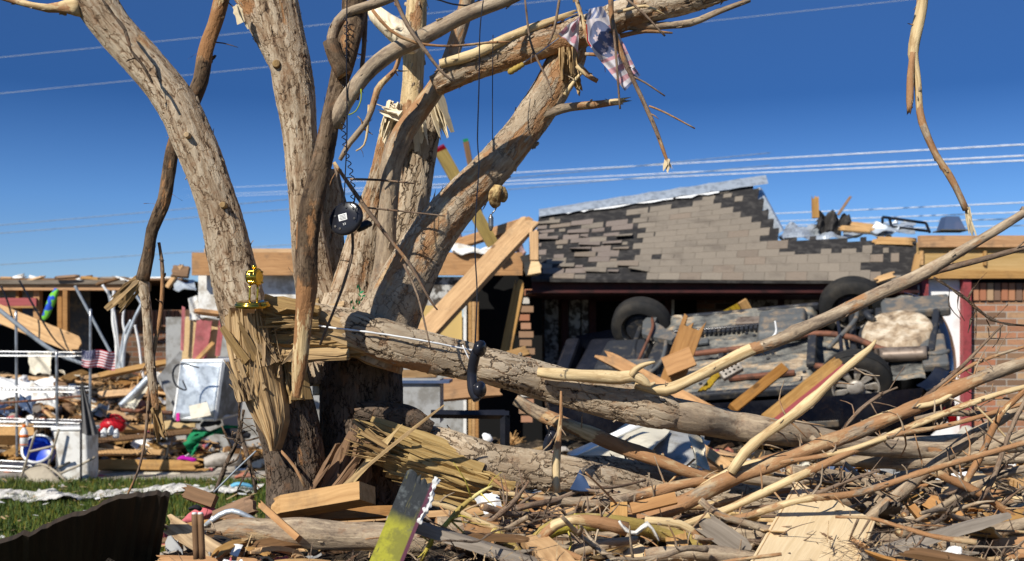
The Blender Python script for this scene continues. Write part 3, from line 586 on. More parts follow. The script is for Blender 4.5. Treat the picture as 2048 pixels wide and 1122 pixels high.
def ctube(name, L, r, m_, parent=car, seg=10, amp=.02, flat=1.0): mb = MB(); tube(mb, [K(*q) for q in L], [r] * len(L), seg, .04, amp=amp, flat=flat); return mb.build(name, m_, parent, True)
def cbox(name, s, w, n, ls, lw, ln, m_, rot=0, parent=car):
    mb = MB(); a = ca_ * math.cos(rot) + cc_ * math.sin(rot); c = cc_ * math.cos(rot) - ca_ * math.sin(rot); box(mb, K(s, w, n), ls, lw, ln, (a, c, cn)); o = mb.build(name, m_, parent); m = o.modifiers.new('b', 'BEVEL'); m.width = min(ls, lw, ln) * .25; m.segments = 2; return o
cbox('sill', .98, -.07, .03, 1.65, .06, .07, 'car_part'); cbox('sill', .98, 1.49, .03, 1.65, .07, .08, 'car_part')
ctube('brake_line', [(.3, .28, .07), (1.0, .30, .075), (1.7, .26, .07)], .018, 'black_plastic')
mb = MB()
for k in range(30): box(mb, K(.35 + k * .045, .33, .065), .03, .075, .03, (ca_, cc_, cn))
mb.build('cable_guard', 'car_part', car)
ctube('exhaust_pipe', [(-.1, .8, .02), (.5, .78, .07), (1.2, .74, .08), (1.5, .66, .09), (1.8, .62, .10), (2.1, .78, .12), (2.35, 1.0, .10), (2.45, 1.05, .1)], .03, 'rust')
ctube('tail_pipe', [(2.74, 1.12, .08), (2.85, 1.13, .08), (2.92, 1.08, .07)], .022, 'grey_metal')
mf = ctube('muffler', [(2.34, 1.10, .09), (2.38, 1.10, .09), (2.70, 1.12, .09), (2.73, 1.12, .09)], .115, 'dull_tin', flat=.6)
# fuel tank
mb = MB(); nu_, nv_ = 30, 14; V = []; C = []
for i in range(nu_ + 1):
    for j in range(nv_ + 1):
        a, b = i / nu_, j / nv_; e = min(a, 1 - a, b * .6, (1 - b) * .6); V.append(K(1.22 + .48 * a, .08 + .50 * b, .03 + .10 * sm(e, 0, .06) + .012 * math.sin(b * 22))); C.append((a, b, 0))
mb.add(V, [(i * (nv_ + 1) + j, i * (nv_ + 1) + j + 1, (i + 1) * (nv_ + 1) + j + 1, (i + 1) * (nv_ + 1) + j) for i in range(nu_) for j in range(nv_)], C); mb.build('fuel_tank', 'grey_metal', car, True)
# spare wheel well
mb = MB(); V = [K(2.72, .62, .16)]; C = [(0, 0, 0)]; rings, sg = 14, 64
for i in range(1, rings + 1):
    for j in range(sg):
        f = i / rings; t = j / sg * 6.283; r_ = f * .36; h = .125 if f < .22 else .115; h += .007 * math.cos(t * 9) * sm(f, .2, .5) * (1 - sm(f, .8, .95)) - .10 * sm(f, .86, 1)
        V.append(K(2.52 + math.cos(t) * r_ * .95, .64 + math.sin(t) * r_, h)); C.append((f * math.cos(t) * .4, f * math.sin(t) * .4, 0))
V[0] = K(2.52, .64, .16); Fc = [(0, 1 + j, 1 + (j + 1) % sg) for j in range(sg)] + [(1 + (i - 1) * sg + j, 1 + i * sg + j, 1 + i * sg + (j + 1) % sg, 1 + (i - 1) * sg + (j + 1) % sg) for i in range(1, rings) for j in range(sg)]
mb.add(V, Fc, C); mb.build('spare_wheel_well', 'spare_well', car, True)
mb = MB(); tube(mb, [K(2.52 + math.cos(t) * .335, .64 + math.sin(t) * .35, .045) for t in np.linspace(0, 6.28, 40)], [.018] * 40, 8, .05, amp=0); mb.build('well_rim', 'car_part', car, True)
cbox('rear_panel', 2.70, .18, .05, .62, .30, .10, 'grey_metal'); cbox('rear_panel', 2.80, 1.02, .03, .22, .55, .09, 'grey_metal')
# bumpers
mb = MB(); rows = []
for k in range(17):
    t = -1.15 + 2.3 * k / 16; s0 = 2.38 + .58 * math.cos(t * 1.05) ** .6 if abs(t) < 1.4 else 2.38; w0 = .71 + .88 * math.sin(t * 1.18) / math.sin(1.15 * 1.18) * 1.0
    rows += [K(s0 - .10, w0, .05), K(s0, w0, .03), K(s0 + .05, w0, -.10), K(s0 + .03, w0, -.30), K(s0 - .02, w0, -.34)]
mb.add(rows, [(i * 5 + j, i * 5 + j + 1, i * 5 + j + 6, i * 5 + j + 5) for i in range(16) for j in range(4)]); o = mb.build('rear_bumper', 'car_paint', car, True); sm_ = o.modifiers.new('s', 'SUBSURF'); sm_.levels = sm_.render_levels = 2
mb = MB()
for k in range(7): box(mb, K(2.86, .25 + k * .15, .05), .05, .07, .03, (ca_, cc_, cn))
mb.build('bumper_bracket', 'car_part', car)
for k, (s, w, n, a_, b_, c_, m_) in enumerate(((.5, .52, .05, .5, .10, .03, 'grey_metal'), (.62, 1.12, .05, .7, .09, .03, 'car_part'), (1.3, 1.25, .06, .6, .05, .04, 'rust'), (.9, .95, .05, .05, .55, .04, 'car_part'), (1.75, .72, .08, .08, .9, .05, 'car_part'), (2.34, .70, .05, .06, 1.1, .05, 'car_part'), (.4, 1.3, .05, .2, .2, .05, 'dull_tin'), (1.15, .16, .05, .3, .14, .04, 'dull_tin'), (2.84, .62, .06, .06, .9, .07, 'car_part'))): cbox('crossmember' if b_ > a_ else 'shield_plate', s, w, n, a_, b_, c_, m_, .03 * k - .1)
for k in range(26):
    q = random.Random(k + 40); mb = MB(); s, w = q.uniform(.2, 2.6), q.uniform(.1, 1.35); lathe(mb, [(.018, 0), (.018, .006), (.009, .008)], K(s, w, .03 + pan(s, w)), (ca_, cc_, cn), 10); mb.build('drain_plug', 'car_part', car)
cbox('tail_lamp', 2.90, 1.25, -.42, .08, .38, .10, 'tail_red'); cbox('licence_recess', 2.97, .7, -.18, .03, .3, .1, 'grey_metal')
cbox('side_moulding', 1.0, 1.56, -.30, 1.9, .03, .07, 'grey_metal')
mb = MB()
for (s, w, l) in ((.9, 1.5, .80), ): box(mb, K(s, w + .02, -.78), l, .03, .30, (ca_, cc_, cn))
mb.build('side_window', 'black_plastic', car)
# wheels
def wheel(s, w, out, lab=None, tiltv=0):
    c = K(s, w, .02); X = ca_; Z = cc_ * out; Y = Z.cross(X).normalized()
    e = bpy.data.objects.new('wheel', None); link(e, car); e['_o'] = car['_o']
    if lab: e['label'] = lab
    mb = MB(); lathe(mb, [(.20, .10), (.235, .105), (.27, .10), (.298, .08), (.312, .055), (.314, 0), (.312, -.055), (.298, -.08), (.26, -.10), (.2, -.10)], c, (X, Y, Z), 56, caps=(0, 0))
    for k in range(3): 
        lathe(mb, [(.3155, -.045 + k * .04), (.3165, -.03 + k * .04), (.3155, -.015 + k * .04)], c, (X, Y, Z), 56, caps=(0, 0))
    mb.build('tyre', 'tyre', e, True)
    mb = MB(); lathe(mb, [(.205, -.09), (.212, .085), (.205, .10), (.190, .102), (.185, .07), (.17, .055), (.17, -.02)], c, (X, Y, Z), 48, caps=(0, 1))
    rm = mb.build('rim', 'alloy', e, True); mb = MB()
    for k in range(9):
        t = k / 9 * 6.283; d = X * math.cos(t) + Y * math.sin(t); q = Z.cross(d); a0, a1 = .055, .19
        V = [c + d * a0 - q * .014 + Z * .09, c + d * a0 + q * .014 + Z * .09, c + d * a1 + q * .036 + Z * .085, c + d * a1 - q * .036 + Z * .085]; V += [p - Z * .03 for p in V]
        mb.add(V, [(0, 1, 2, 3), (0, 4, 5, 1), (1, 5, 6, 2), (2, 6, 7, 3), (3, 7, 4, 0)])
    mb.build('spokes', 'alloy', e)
    mb = MB(); lathe(mb, [(.075, .07), (.075, .10), (.06, .112), (.02, .118)], c, (X, Y, Z), 28); mb.build('hub_cap', 'alloy', e, True)
    mb = MB(); lathe(mb, [(.15, -.07), (.17, -.03), (.17, .03)], c, (X, Y, Z), 30); mb.build('brake_disc', 'car_part', e)
    return e
wheel(WB, 0, -1); wheel(WB, TR, 1, 'near wheel with a silver nine spoke rim'); wheel(0, 0, -1)
# rear axle, struts, front suspension and engine bay
ctube('rear_axle', [(WB, .05, .0), (WB, .7, .03), (WB, 1.35, .0)], .035, 'car_part'); ctube('strut', [(WB + .05, .2, .10), (WB + .02, .55, .16), (1.9, .95, .12)], .022, 'grey_metal'); ctube('strut', [(WB - .16, .15, .10), (WB - .12, .6, .15), (WB - .1, 1.1, .12)], .018, 'black_plastic')
ctube('trailing_arm', [(1.78, .25, .06), (2.1, .12, .08)], .03, 'rust'); ctube('trailing_arm', [(1.78, 1.15, .06), (2.1, 1.3, .08)], .03, 'rust'); ctube('filler_hose', [(2.30, .25, .08), (2.25, .42, .16), (2.32, .5, .12)], .03, 'car_part')
mb = MB(); arm = [(.05, .12), (.10, .02), (.22, .0), (.20, .16), (.34, .28), (.52, .40), (.46, .50), (.25, .42), (.08, .34)]
V = [K(.02 + a * .85, .02 + b * 1.2, .16) for a, b in arm] + [K(.02 + a * .85, .02 + b * 1.2, .11) for a, b in arm]; n_ = len(arm); mb.add(V, [tuple(range(n_)), tuple(range(2 * n_ - 1, n_ - 1, -1))] + [(i, n_ + i, n_ + (i + 1) % n_, (i + 1) % n_) for i in range(n_)]); mb.build('control_arm', 'grey_metal', car)
ctube('drive_shaft', [(0, .05, .03), (.0, .5, .05), (.05, .8, .03)], .03, 'car_part'); ctube('anti_roll_bar', [(.12, .10, .12), (.32, .4, .13), (.34, 1.0, .13), (.12, 1.3, .12)], .02, 'grey_metal')
for (s, w, n, a, b, c, m_) in ((-.1, .6, -.05, .5, .6, .22, 'car_part'), (.1, 1.0, .02, .35, .35, .2, 'grey_metal'), (-.45, .5, -.12, .3, .9, .15, 'black_plastic'), (.28, .7, .06, .16, .8, .09, 'car_part')): cbox('engine_block' if n < .01 else 'subframe', s, w, n, a, b, c, m_, .1)
ctube('tie_rod', [(.15, .1, .15), (.2, .45, .20), (.1, .9, .1)], .016, 'rust'); cbox('front_bumper', -.75, .6, -.12, .16, 1.15, .2, 'black_plastic')
# ---------------------------------------------------------------- the shattered tree
tree = thing('shattered_tree', (-.60, 4.1, 0), 'large bare multi-stemmed tree stripped and splintered, standing at the centre left', 'tree')
def tpart(name, L, D, m_, res=.0055, parent=tree, **k): mb = MB(); C = limb(mb, L, D, res, **k); flakes(mb, C, 70 if m_ != 'bark_smooth' else 25, len(L) + int(L[0][0])); return mb.build(name, m_, parent, True)
bole = tpart('trunk', [(715, 1560, 300, 4.15), (715, 1200, 230), (718, 1000, 190), (722, 880, 165), (722, 770, 158), (720, 720, 150)], 4.2, 'bark_dark', amp=.09)  # dark bark low on the bole paints the shadowed hollow
tpart('trunk', [(718, 745, 130, 4.2), (712, 690, 165), (710, 640, 160), (712, 590, 130)], 4.2, 'bark_mid', amp=.07)
tpart('trunk', [(585, 1560, 230, 3.95, 0), (598, 1150, 140), (595, 1000, 118), (585, 900, 118), (562, 810, 125), (540, 740, 120), (522, 700, 100)], 3.95, 'bark_dark', amp=.08)
tpart('stem', [(130, -90, 90, 4.05), (175, -20, 84), (225, 53, 76), (273, 107, 76), (318, 160, 77), (357, 214, 80), (381, 267, 82), (404, 320, 82), (423, 374, 81), (441, 430, 84), (454, 481, 88), (479, 588, 95), (510, 680, 100), (545, 780, 110), (585, 880, 112)], 4.05, 'bark_mid', amp=.035, pang=[(3.6, .5, .15, .15, .8), (2.6, .35, .15, .4, .75)])
tpart('stem', [(530, -90, 98, 4.22), (559, 45, 86), (581, 134, 82), (590, 190, 80), (600, 267, 69), (607, 357, 66), (614, 446, 68), (625, 540, 76), (645, 640, 90), (672, 760, 115)], 4.22, 'bark_mid', amp=.035, pang=[(3.3, .5, .55, .35, .62), (1.2, .3, .15, .1, .5)])
tpart('stem', [(455, -60, 44, 4.2, .3), (490, -5, 44), (520, 50, 46, 4.2, .1), (556, 120, 44), (588, 190, 20)], 4.25, 'bark_mid', amp=.04)
tpart('stem', [(662, 340, 30, 4.35), (664, 400, 46), (661, 470, 52), (660, 540, 72), (668, 640, 100), (690, 780, 130)], 4.35, 'bark_mid', amp=.05)
tpart('stem', [(776, 235, 20, 4.22, .75), (768, 290, 30, 4.2, .45), (757, 357, 38, 4.2, .1), (744, 410, 50), (730, 470, 66), (714, 560, 92), (704, 650, 124), (700, 760, 140)], 4.2, 'bark_mid', amp=.05, jag0=.05)
tpart('stem', [(872, 178, 38, 4.3, .5), (858, 230, 50, 4.28, .05), (845, 280, 60), (835, 320, 65), (826, 379, 68), (815, 446, 76), (792, 530, 92), (762, 610, 116), (735, 700, 126)], 4.28, 'bark_rough', amp=.05, jag0=.05)
tpart('stem', [(838, -90, 40, 4.25, .55), (834, 0, 42, 4.25, .55), (829, 80, 44, 4.25, .56), (826, 150, 46, 4.25, .56), (822, 230, 50, 4.25, .5), (818, 300, 56, 4.3, .1)], 4.25, 'bark_mid', amp=.07)
tpart('stem', [(950, -80, 30, 4.05, 0), (932, 10, 30), (913, 80, 30, 4.05, .15), (894, 134, 33, 4.05, .05), (870, 178, 37), (838, 222, 41), (806, 267, 45), (788, 312, 43, 4.05, 0), (781, 357, 39), (774, 446, 38), (770, 520, 44), (762, 600, 62), (745, 680, 90)], 4.05, 'bark_smooth', .007, amp=.05, pang=[(4.0, .55, .7, .52, .86), (3.2, .35, .4, .28, .5)])
tpart('stem', [(1152, 84, 44, 3.98, .35), (1141, 108, 64, 3.98, .1), (1123, 138, 72), (1101, 180, 72), (1074, 223, 71), (1043, 267, 71), (986, 334, 77), (920, 402, 82), (866, 468, 92), (824, 540, 104), (792, 602, 116), (762, 665, 130), (738, 720, 140)], 4.0, 'bark_flaky', amp=.035, jag0=.10, pang=[(1.0, .5, .15, .0, .35)])
tpart('limb', [(868, 172, 44, 3.95, .1), (930, 142, 50), (1000, 116, 54), (1060, 95, 58, 3.93, .2), (1120, 76, 60), (1190, 55, 64, 3.9, .05), (1250, 30, 62), (1320, 12, 56), (1400, -8, 52), (1500, -45, 48)], 3.9, 'bark_mid', amp=.05, pang=[(1.0, .7, .15, .0, .5)])
tpart('limb', [(880, 128, 18, 3.9, .8), (950, 108, 22), (1010, 78, 20), (1080, 50, 16), (1140, 28, 10)], 3.88, 'bark_smooth', .01, jag1=.05)
tpart('limb', [(1085, 228, 26, 3.95, .0), (1140, 214, 18), (1185, 210, 15, 3.95, .3), (1240, 203, 13, 3.95, .6)], 3.95, 'bark_smooth', .01, jag1=.05, amp=.1)
tpart('limb', [(1250, 50, 20, 3.9), (1310, 52, 16), (1380, 46, 14), (1440, 22, 12), (1500, 0, 9)], 3.9, 'bark_smooth', .01, amp=.1)
tpart('limb', [(162, 14, 40, 4.02, .5), (135, 14, 26, 4.02, .45), (95, 16, 16), (45, 6, 13), (-20, -12, 10)], 4.02, 'bark_smooth', .01, amp=.12)
# torn wood: a cluster on the main broken stub, flaps and spikes
def splinters(name, specs, m_='splinter', parent=tree):
    for (px, py, D, dx, dy, dz, n, L, sp, r, fan, sd) in specs: mb = MB(); shards(mb, P(px, py, D), Vector((dx, dz, -dy)), n, L, sp, r, fan=fan, seed=sd); mb.build(name, m_, parent)
splinters('splintered_stump', [(545, 770, 3.88, -.35, -1, 0, 34, .30, .075, .017, .09, 1), (515, 720, 3.80, -.3, -1, 0, 16, .15, .05, .011, .16, 2), (595, 800, 3.86, -.12, -1, 0, 16, .26, .025, .014, .10, 3), (640, 640, 3.84, -.9, .6, 0, 18, .24, .04, .010, .16, 4)])
import mathutils
mb = MB(); V = []; C = []; prf = ((450, 536, 662), (454, 548, 695), (463, 556, 735), (478, 562, 775), (495, 568, 812), (512, 570, 845), (528, 562, 875), (540, 552, 902)); NI, NJ = 90, 46    # broad torn face of pale wood down the left of the stump
for i in range(NI + 1):
    f = i / NI * (len(prf) - 1); k = min(len(prf) - 2, int(f)); t = f - k; xl, xr, y = [prf[k][q] * (1 - t) + prf[k + 1][q] * t for q in range(3)]
    for j in range(NJ + 1):
        g_ = j / NJ; x = xl + (xr - xl) * g_; nz = mathutils.noise.noise((g_ * 9, y * .006, 1.3)); n2 = mathutils.noise.noise((g_ * 30, y * .02, 7.7)); st = math.floor((g_ * 5 + nz * 1.5)) * .35
        yy = y + (-(55 * abs(mathutils.noise.noise((g_ * 14, 3.1, 0))) + 26) * (1 - min(1, i / 14)) ** 2 if i < 14 else 0)
        V.append(P(x + 3 * n2, yy, 3.80 - .030 * math.sin(g_ * 3.1) + .010 * nz + .007 * n2 + .005 * mathutils.noise.noise((g_ * 70, y * .012, 2.2)) + .005 * math.sin(st * 9))); C.append((g_ * .2, 0, y * .0016))
W = NJ + 1; nb = len(V); V += [v + Vector((.02, .11, 0)) for v in V]; C += C; Fc = [(i * W + j, i * W + j + 1, (i + 1) * W + j + 1, (i + 1) * W + j) for i in range(NI) for j in range(NJ)]
Fc += [tuple(nb + q for q in reversed(f)) for f in Fc[:]] + [(i * W, (i + 1) * W, nb + (i + 1) * W, nb + i * W) for i in range(NI)] + [((i + 1) * W + NJ, i * W + NJ, nb + i * W + NJ, nb + (i + 1) * W + NJ) for i in range(NI)] + [(j + 1, j, nb + j, nb + j + 1) for j in range(NJ)] + [(NI * W + j, NI * W + j + 1, nb + NI * W + j + 1, nb + NI * W + j) for j in range(NJ)]
mb.add(V, Fc, C); mb.build('torn_face', 'splinter', tree)
splinters('frayed_fibres', [(500, 800, 3.79, -.2, -1, 0, 60, .16, .045, .004, .22, 81), (540, 730, 3.79, -.3, -1, 0, 50, .13, .05, .004, .25, 82), (640, 640, 3.78, -1, .05, 0, 60, .20, .04, .004, .12, 83), (780, 900, 3.84, -.9, -.35, 0, 40, .16, .05, .004, .2, 84)])
for q in range(16): splinters('torn_slab', [(rnd.uniform(462, 560), rnd.uniform(690, 800), 3.79, rnd.uniform(-.45, .2), -1, 0, 1, rnd.uniform(.06, .16), .004, rnd.uniform(.006, .014), .14, 60 + q)])
splinters('torn_fibres', [(1135, 96, 3.9, .03, 1, 0, 16, .11, .028, .008, .06, 5), (1148, 150, 3.93, .5, 1, 0, 5, .08, .015, .006, .2, 6)], 'splinter')
splinters('torn_fibres', [(830, 225, 4.15, .1, 1, 0, 16, .15, .035, .009, .06, 8), (868, 190, 4.2, .25, 1, 0, 10, .18, .025, .008, .08, 9), (790, 205, 4.15, -.25, 1, 0, 16, .18, .03, .008, .10, 10), (800, 235, 4.1, -.9, -.3, 0, 7, .12, .02, .010, .15, 11), (470, 10, 4.1, .5, 1, 0, 4, .1, .015, .008, .12, 12)], 'pale_wood')
splinters('loose_fibres', [(630, 1020, 3.88, .55, -1, 0, 12, .30, .05, .022, .08, 13), (690, 1010, 3.95, .25, -1, 0, 9, .30, .06, .03, .06, 14)], 'pine_dark')  # dark pine: the shadow these slabs lie in is put into their colour
mb = MB(); V = []; C = []; rg = random.Random(3); N_ = 22   # flap of peeled sapwood hanging in the fork
def flap(cx, cy, rx, ry, D, n=24):
    V = [P(cx, cy, D - .05)]; C = [(0, 0, 0)]
    for r_ in (.35, .7, 1.0):
        for j in range(n):
            t = j / n * 6.283; q = 1 + .12 * math.sin(2 * t + 1) + .07 * math.sin(3 * t + r_ * 3); x = math.cos(t) * rx * r_ * q + math.sin(t) * ry * .35 * r_; y = math.sin(t) * ry * r_ * q + math.cos(t) * rx * .45 * r_
            V.append(P(cx + x, cy + y, D - .05 * (1 - r_ ** 2) + .014 * math.sin(t * 5 + r_ * 7))); C.append((x * .002, 0, y * .002))
    b = len(V); V += [v + Vector((0, .02, 0)) for v in V]; C += C
    Fc = [(0, 1 + j, 1 + (j + 1) % n) for j in range(n)] + [(1 + i * n + j, 1 + (i + 1) * n + j, 1 + (i + 1) * n + (j + 1) % n, 1 + i * n + (j + 1) % n) for i in range(2) for j in range(n)]
    Fc += [tuple(b + q for q in reversed(f)) for f in Fc] + [(1 + 2 * n + j, b + 1 + 2 * n + j, b + 1 + 2 * n + (j + 1) % n, 1 + 2 * n + (j + 1) % n) for j in range(n)]
    return V, Fc, C
mb.add(*flap(788, 58, 44, 44, 4.12)); mb.build('peeled_flap', 'pale_wood', tree, True)
# a knot or two of cut wood
for (x, y, D, r_) in ((374, 270, 3.955, .008), (553, 128, 4.145, .012), (446, 410, 3.97, .009)):
    mb = MB(); c = P(x, y, D); lathe(mb, [(r_ * 1.5, -.02), (r_ * 1.25, .006), (r_, .010), (r_ * .5, .006), (r_ * .2, .008)], c, (Vector((1, 0, 0)), Vector((0, 0, 1)), Vector((0, -1, 0))), 18); mb.build('knot', 'splinter', tree, True)
# ---------------------------------------------------------------- hanging and fallen branches
def br(name, label, L, D, mat='bark_smooth', cat='branch', group=None, res=.009, twigs=0, tl=.12, parent=None, **k):
    mb = MB(); C = limb(mb, L, D, res, **k)
    for _ in range(twigs):
        i = rnd.randrange(2, len(C) - 1); p = Vector(C[i, :3]); d = Vector(C[min(i + 1, len(C) - 1), :3] - C[i - 1, :3]).normalized(); q = Vector((rnd.gauss(0, 1), rnd.gauss(0, .6), rnd.gauss(0, 1))).normalized()
        q = (q - d * q.dot(d) + d * rnd.uniform(-.2, .9)).normalized(); l = tl * rnd.uniform(.3, 1.2); r_ = min(.004, C[i, 3] * .45); q2 = (q + Vector((rnd.gauss(0, .4), rnd.gauss(0, .3), rnd.gauss(0, .4)))).normalized()
        tube(mb, [p, p + q * l * .5, p + q * l * .5 + q2 * l * .5], [r_, r_ * .7, r_ * .35], 5, .03, [.1] * 3, amp=.1)
    flakes(mb, C, 16 if mat != 'bark_rough' else 60, len(L) + int(L[0][0]))
    o = mb.build(name, mat, parent, True)
    return o if parent is not None else tag(o, label, cat, group)
hb = thing('hanging_branch', P(665, 84, 3.6), 'thick forked branch hanging before the middle stems, its lower end stripped yellow', 'branch')
br('stem', '', [(712, -50, 50, 3.66), (708, 30, 50), (694, 95, 44, 3.62), (676, 170, 38), (662, 235, 38, 3.6), (649, 300, 42), (632, 370, 44), (618, 440, 46, 3.6, .0), (613, 520, 44), (613, 570, 44, 3.6, .15), (609, 620, 40, 3.6, .45), (603, 690, 36, 3.6, .5), (598, 745, 30, 3.6, .45), (592, 796, 16, 3.6, .4)], 3.6, 'bark_shaded', parent=hb, res=.006, amp=.07, pang=[(3.3, .5, .4, .55, .75)])
br('stub', '', [(690, 150, 36, 3.58), (672, 115, 34), (661, 82, 32)], 3.56, 'bark_shaded', parent=hb, res=.007)
br('fork', '', [(668, 252, 34, 3.6), (690, 205, 32, 3.58), (728, 152, 32), (775, 110, 33), (830, 82, 32), (880, 56, 31), (935, 28, 30), (1000, 4, 28), (1070, -28, 24)], 3.58, 'bark_smooth', parent=hb, res=.007, amp=.05)
br('twig', '', [(664, 88, 22, 3.62), (668, 60, 22), (690, 28, 20), (730, 14, 20), (790, -8, 18), (850, -45, 14)], 3.6, 'bark_smooth', parent=hb, amp=.06)
bb = thing('broken_branch', P(350, 290, 4.3), 'long dangling branch behind the leftmost stem, ending in pale splinters', 'branch')
br('stem', '', [(455, -40, 32, 4.3, .5), (435, 30, 32, 4.3, .45), (412, 100, 31, 4.3, .3), (402, 160, 30, 4.3, .0), (378, 215, 32, 4.3, 0), (350, 280, 26), (338, 340, 26), (328, 400, 26), (305, 460, 25), (296, 510, 25), (285, 560, 28)], 4.3, 'bark_shaded', parent=bb, res=.008, twigs=9, tl=.10, amp=.08)
br('shoot', '', [(285, 555, 22, 4.3), (293, 620, 19), (298, 700, 19), (306, 770, 18, 4.3, .2), (312, 820, 16, 4.3, .5)], 4.3, 'bark_mid', parent=bb, amp=.05)
br('shoot', '', [(318, 485, 6, 4.32, .2), (325, 540, 8), (322, 620, 9), (305, 720, 8), (298, 790, 7), (292, 860, 6), (280, 930, 5), (255, 990, 4)], 4.32, 'bark_brown', parent=bb, twigs=5, tl=.07)
splinters('splintered_end', [(308, 815, 4.3, .12, 1, 0, 16, .14, .012, .006, .16, 31), (282, 560, 4.3, -.85, .75, 0, 20, .17, .022, .008, .10, 32), (322, 850, 4.3, .5, 1, 0, 4, .06, .006, .004, .3, 33)], 'splinter', bb)
rb = thing('dangling_branch', P(1850, 10, 4.2), 'slender half peeled branch hanging down against the sky at the far right', 'branch')
br('stem', '', [(1850, -50, 22, 4.2, .3), (1843, 15, 23, 4.2, .55), (1832, 70, 22, 4.2, .6), (1826, 108, 20, 4.2, .75), (1835, 160, 15, 4.2, .9), (1840, 225, 14, 4.2, .4), (1850, 260, 15, 4.2, .0), (1872, 310, 13, 4.2, .35), (1895, 345, 14, 4.2, .5), (1912, 375, 13, 4.2, .1), (1932, 420, 13, 4.2, .15)], 4.2, 'bark_smooth', parent=rb, twigs=5, tl=.06, amp=.06)
br('stub', '', [(1826, 105, 12, 4.19, .3), (1821, 150, 14, 4.19, .3), (1820, 200, 14, 4.19, .3), (1818, 222, 8, 4.19, .4)], 4.19, 'bark_smooth', parent=rb, jag1=.02)
splinters('splintered_end', [(1933, 415, 4.2, .25, 1, 0, 9, .13, .008, .006, .07, 41)], 'pale_wood', rb)
cb = thing('thin_hanging_branch', P(1215, 20, 3.75), 'thin reddish twig branch dangling past the flag with a pale frayed tip', 'branch')
br('stem', '', [(1222, -30, 11, 3.75, .1), (1224, 40, 11, 3.75, .3), (1240, 100, 11, 3.75, .35), (1262, 150, 9, 3.75, .1), (1290, 210, 9), (1312, 260, 9), (1330, 310, 7, 3.75, .3), (1338, 330, 6, 3.75, .7)], 3.75, 'bark_brown', parent=cb, twigs=6, tl=.04)
br('twig', '', [(1262, 152, 5), (1290, 165, 4), (1330, 192, 3)], 3.75, 'bark_brown', parent=cb); br('twig', '', [(1298, 212, 4, 3.75, .4), (1330, 225, 4), (1390, 257, 3)], 3.75, 'bark_brown', parent=cb)
br('twig', '', [(1226, 40, 6), (1232, 110, 5), (1240, 218, 4)], 3.73, 'bark_brown', parent=cb)
splinters('frayed_tip', [(1336, 318, 3.75, .1, 1, 0, 9, .05, .003, .003, .3, 42)], 'pale_wood', cb)
# fine twigs caught in the tree: parts of the tree
for L, D, mt, tw in (([(640, 690, 5), (690, 560, 6), (705, 470, 6), (668, 325, 6)], 3.7, 'bark_brown', 3), ([(668, 325, 7, 3.7, .5), (720, 400, 9, 3.7, .1), (765, 460, 8), (820, 530, 7), (860, 600, 5), (875, 620, 3)], 3.7, 'bark_brown', 5), ([(808, 528, 6), (835, 590, 5), (850, 650, 4), (862, 700, 3)], 3.68, 'bark_brown', 2),
    ([(788, -10, 8), (815, 50, 9), (850, 100, 8), (880, 140, 6), (905, 162, 5)], 3.5, 'bark_brown', 3), ([(745, 20, 7, 3.52, .3), (780, 60, 7), (830, 85, 6), (900, 92, 5), (980, 85, 5), (1020, 84, 4)], 3.52, 'bark_brown', 2), ([(680, 320, 9, 3.9), (700, 285, 12), (735, 240, 12), (755, 180, 13, 3.9, .4), (770, 160, 13), (790, 140, 10), (800, 110, 9)], 3.9, 'bark_smooth', 4),
    ([(738, 210, 6, 3.9, .6), (735, 260, 5), (728, 290, 4), (712, 302, 3)], 3.88, 'bark_brown', 1), ([(730, 20, 12), (728, 90, 10), (722, 150, 8), (715, 200, 6)], 3.7, 'bark_brown', 4), ([(700, 358, 5), (760, 360, 5), (830, 367, 3)], 3.75, 'bark_brown', 2), ([(730, 415, 4), (800, 422, 4), (890, 432, 3)], 3.75, 'bark_brown', 2),
    ([(1050, 0, 4), (1060, 80, 5), (1075, 120, 5), (1095, 160, 4), (1105, 200, 3)], 3.7, 'bark_brown', 3), ([(1170, 108, 7), (1200, 110, 8, 3.8, .5), (1230, 118, 5)], 3.8, 'bark_smooth', 1), ([(1155, 130, 14, 3.85, .5), (1175, 150, 12), (1195, 162, 10)], 3.85, 'bark_smooth', 0), ([(1130, 190, 10, 3.9, .5), (1150, 160, 8), (1170, 140, 5)], 3.9, 'bark_smooth', 1),
    ([(1250, -5, 5), (1290, 30, 5), (1330, 72, 4)], 3.7, 'bark_brown', 2), ([(1235, 25, 7, 3.8, .9), (1290, 12, 6), (1330, 30, 3)], 3.78, 'bark_smooth', 1), ([(1120, -10, 5), (1108, 60, 6), (1095, 90, 4)], 3.75, 'bark_brown', 2), ([(1150, -10, 8, 3.8, .5), (1165, 40, 10), (1180, 90, 10)], 3.82, 'bark_smooth', 2), ([(1240, 72, 10, 3.9, .4), (1290, 62, 9), (1345, 66, 4)], 3.88, 'bark_smooth', 1),
    ([(415, 490, 12, 4.2), (430, 560, 14), (448, 640, 15), (462, 690, 12)], 4.2, 'bark_dark', 2), ([(205, 0, 4), (250, 60, 5), (262, 100, 5), (285, 130, 5), (305, 165, 3)], 3.88, 'bark_dark', 2), ([(560, 900, 6, 3.8, .4), (590, 935, 7), (610, 975, 6)], 3.78, 'bark_smooth', 0)):
    br('twig', '', L, D, mt, parent=tree, twigs=tw, tl=.05, amp=.1)
mb = MB(); rg = random.Random(6)
for k in range(14):
    c = P(716 + rg.uniform(-16, 12), 594 + rg.uniform(-22, 26), 4.0); d = Vector((rg.gauss(0, 1), rg.gauss(0, .6), rg.gauss(0, 1))).normalized(); e = d.orthogonal().normalized(); l = .022
    mb.add([c, c + d * l * .5 + e * l * .25, c + d * l, c + d * l * .5 - e * l * .25], [(0, 1, 2, 3)])
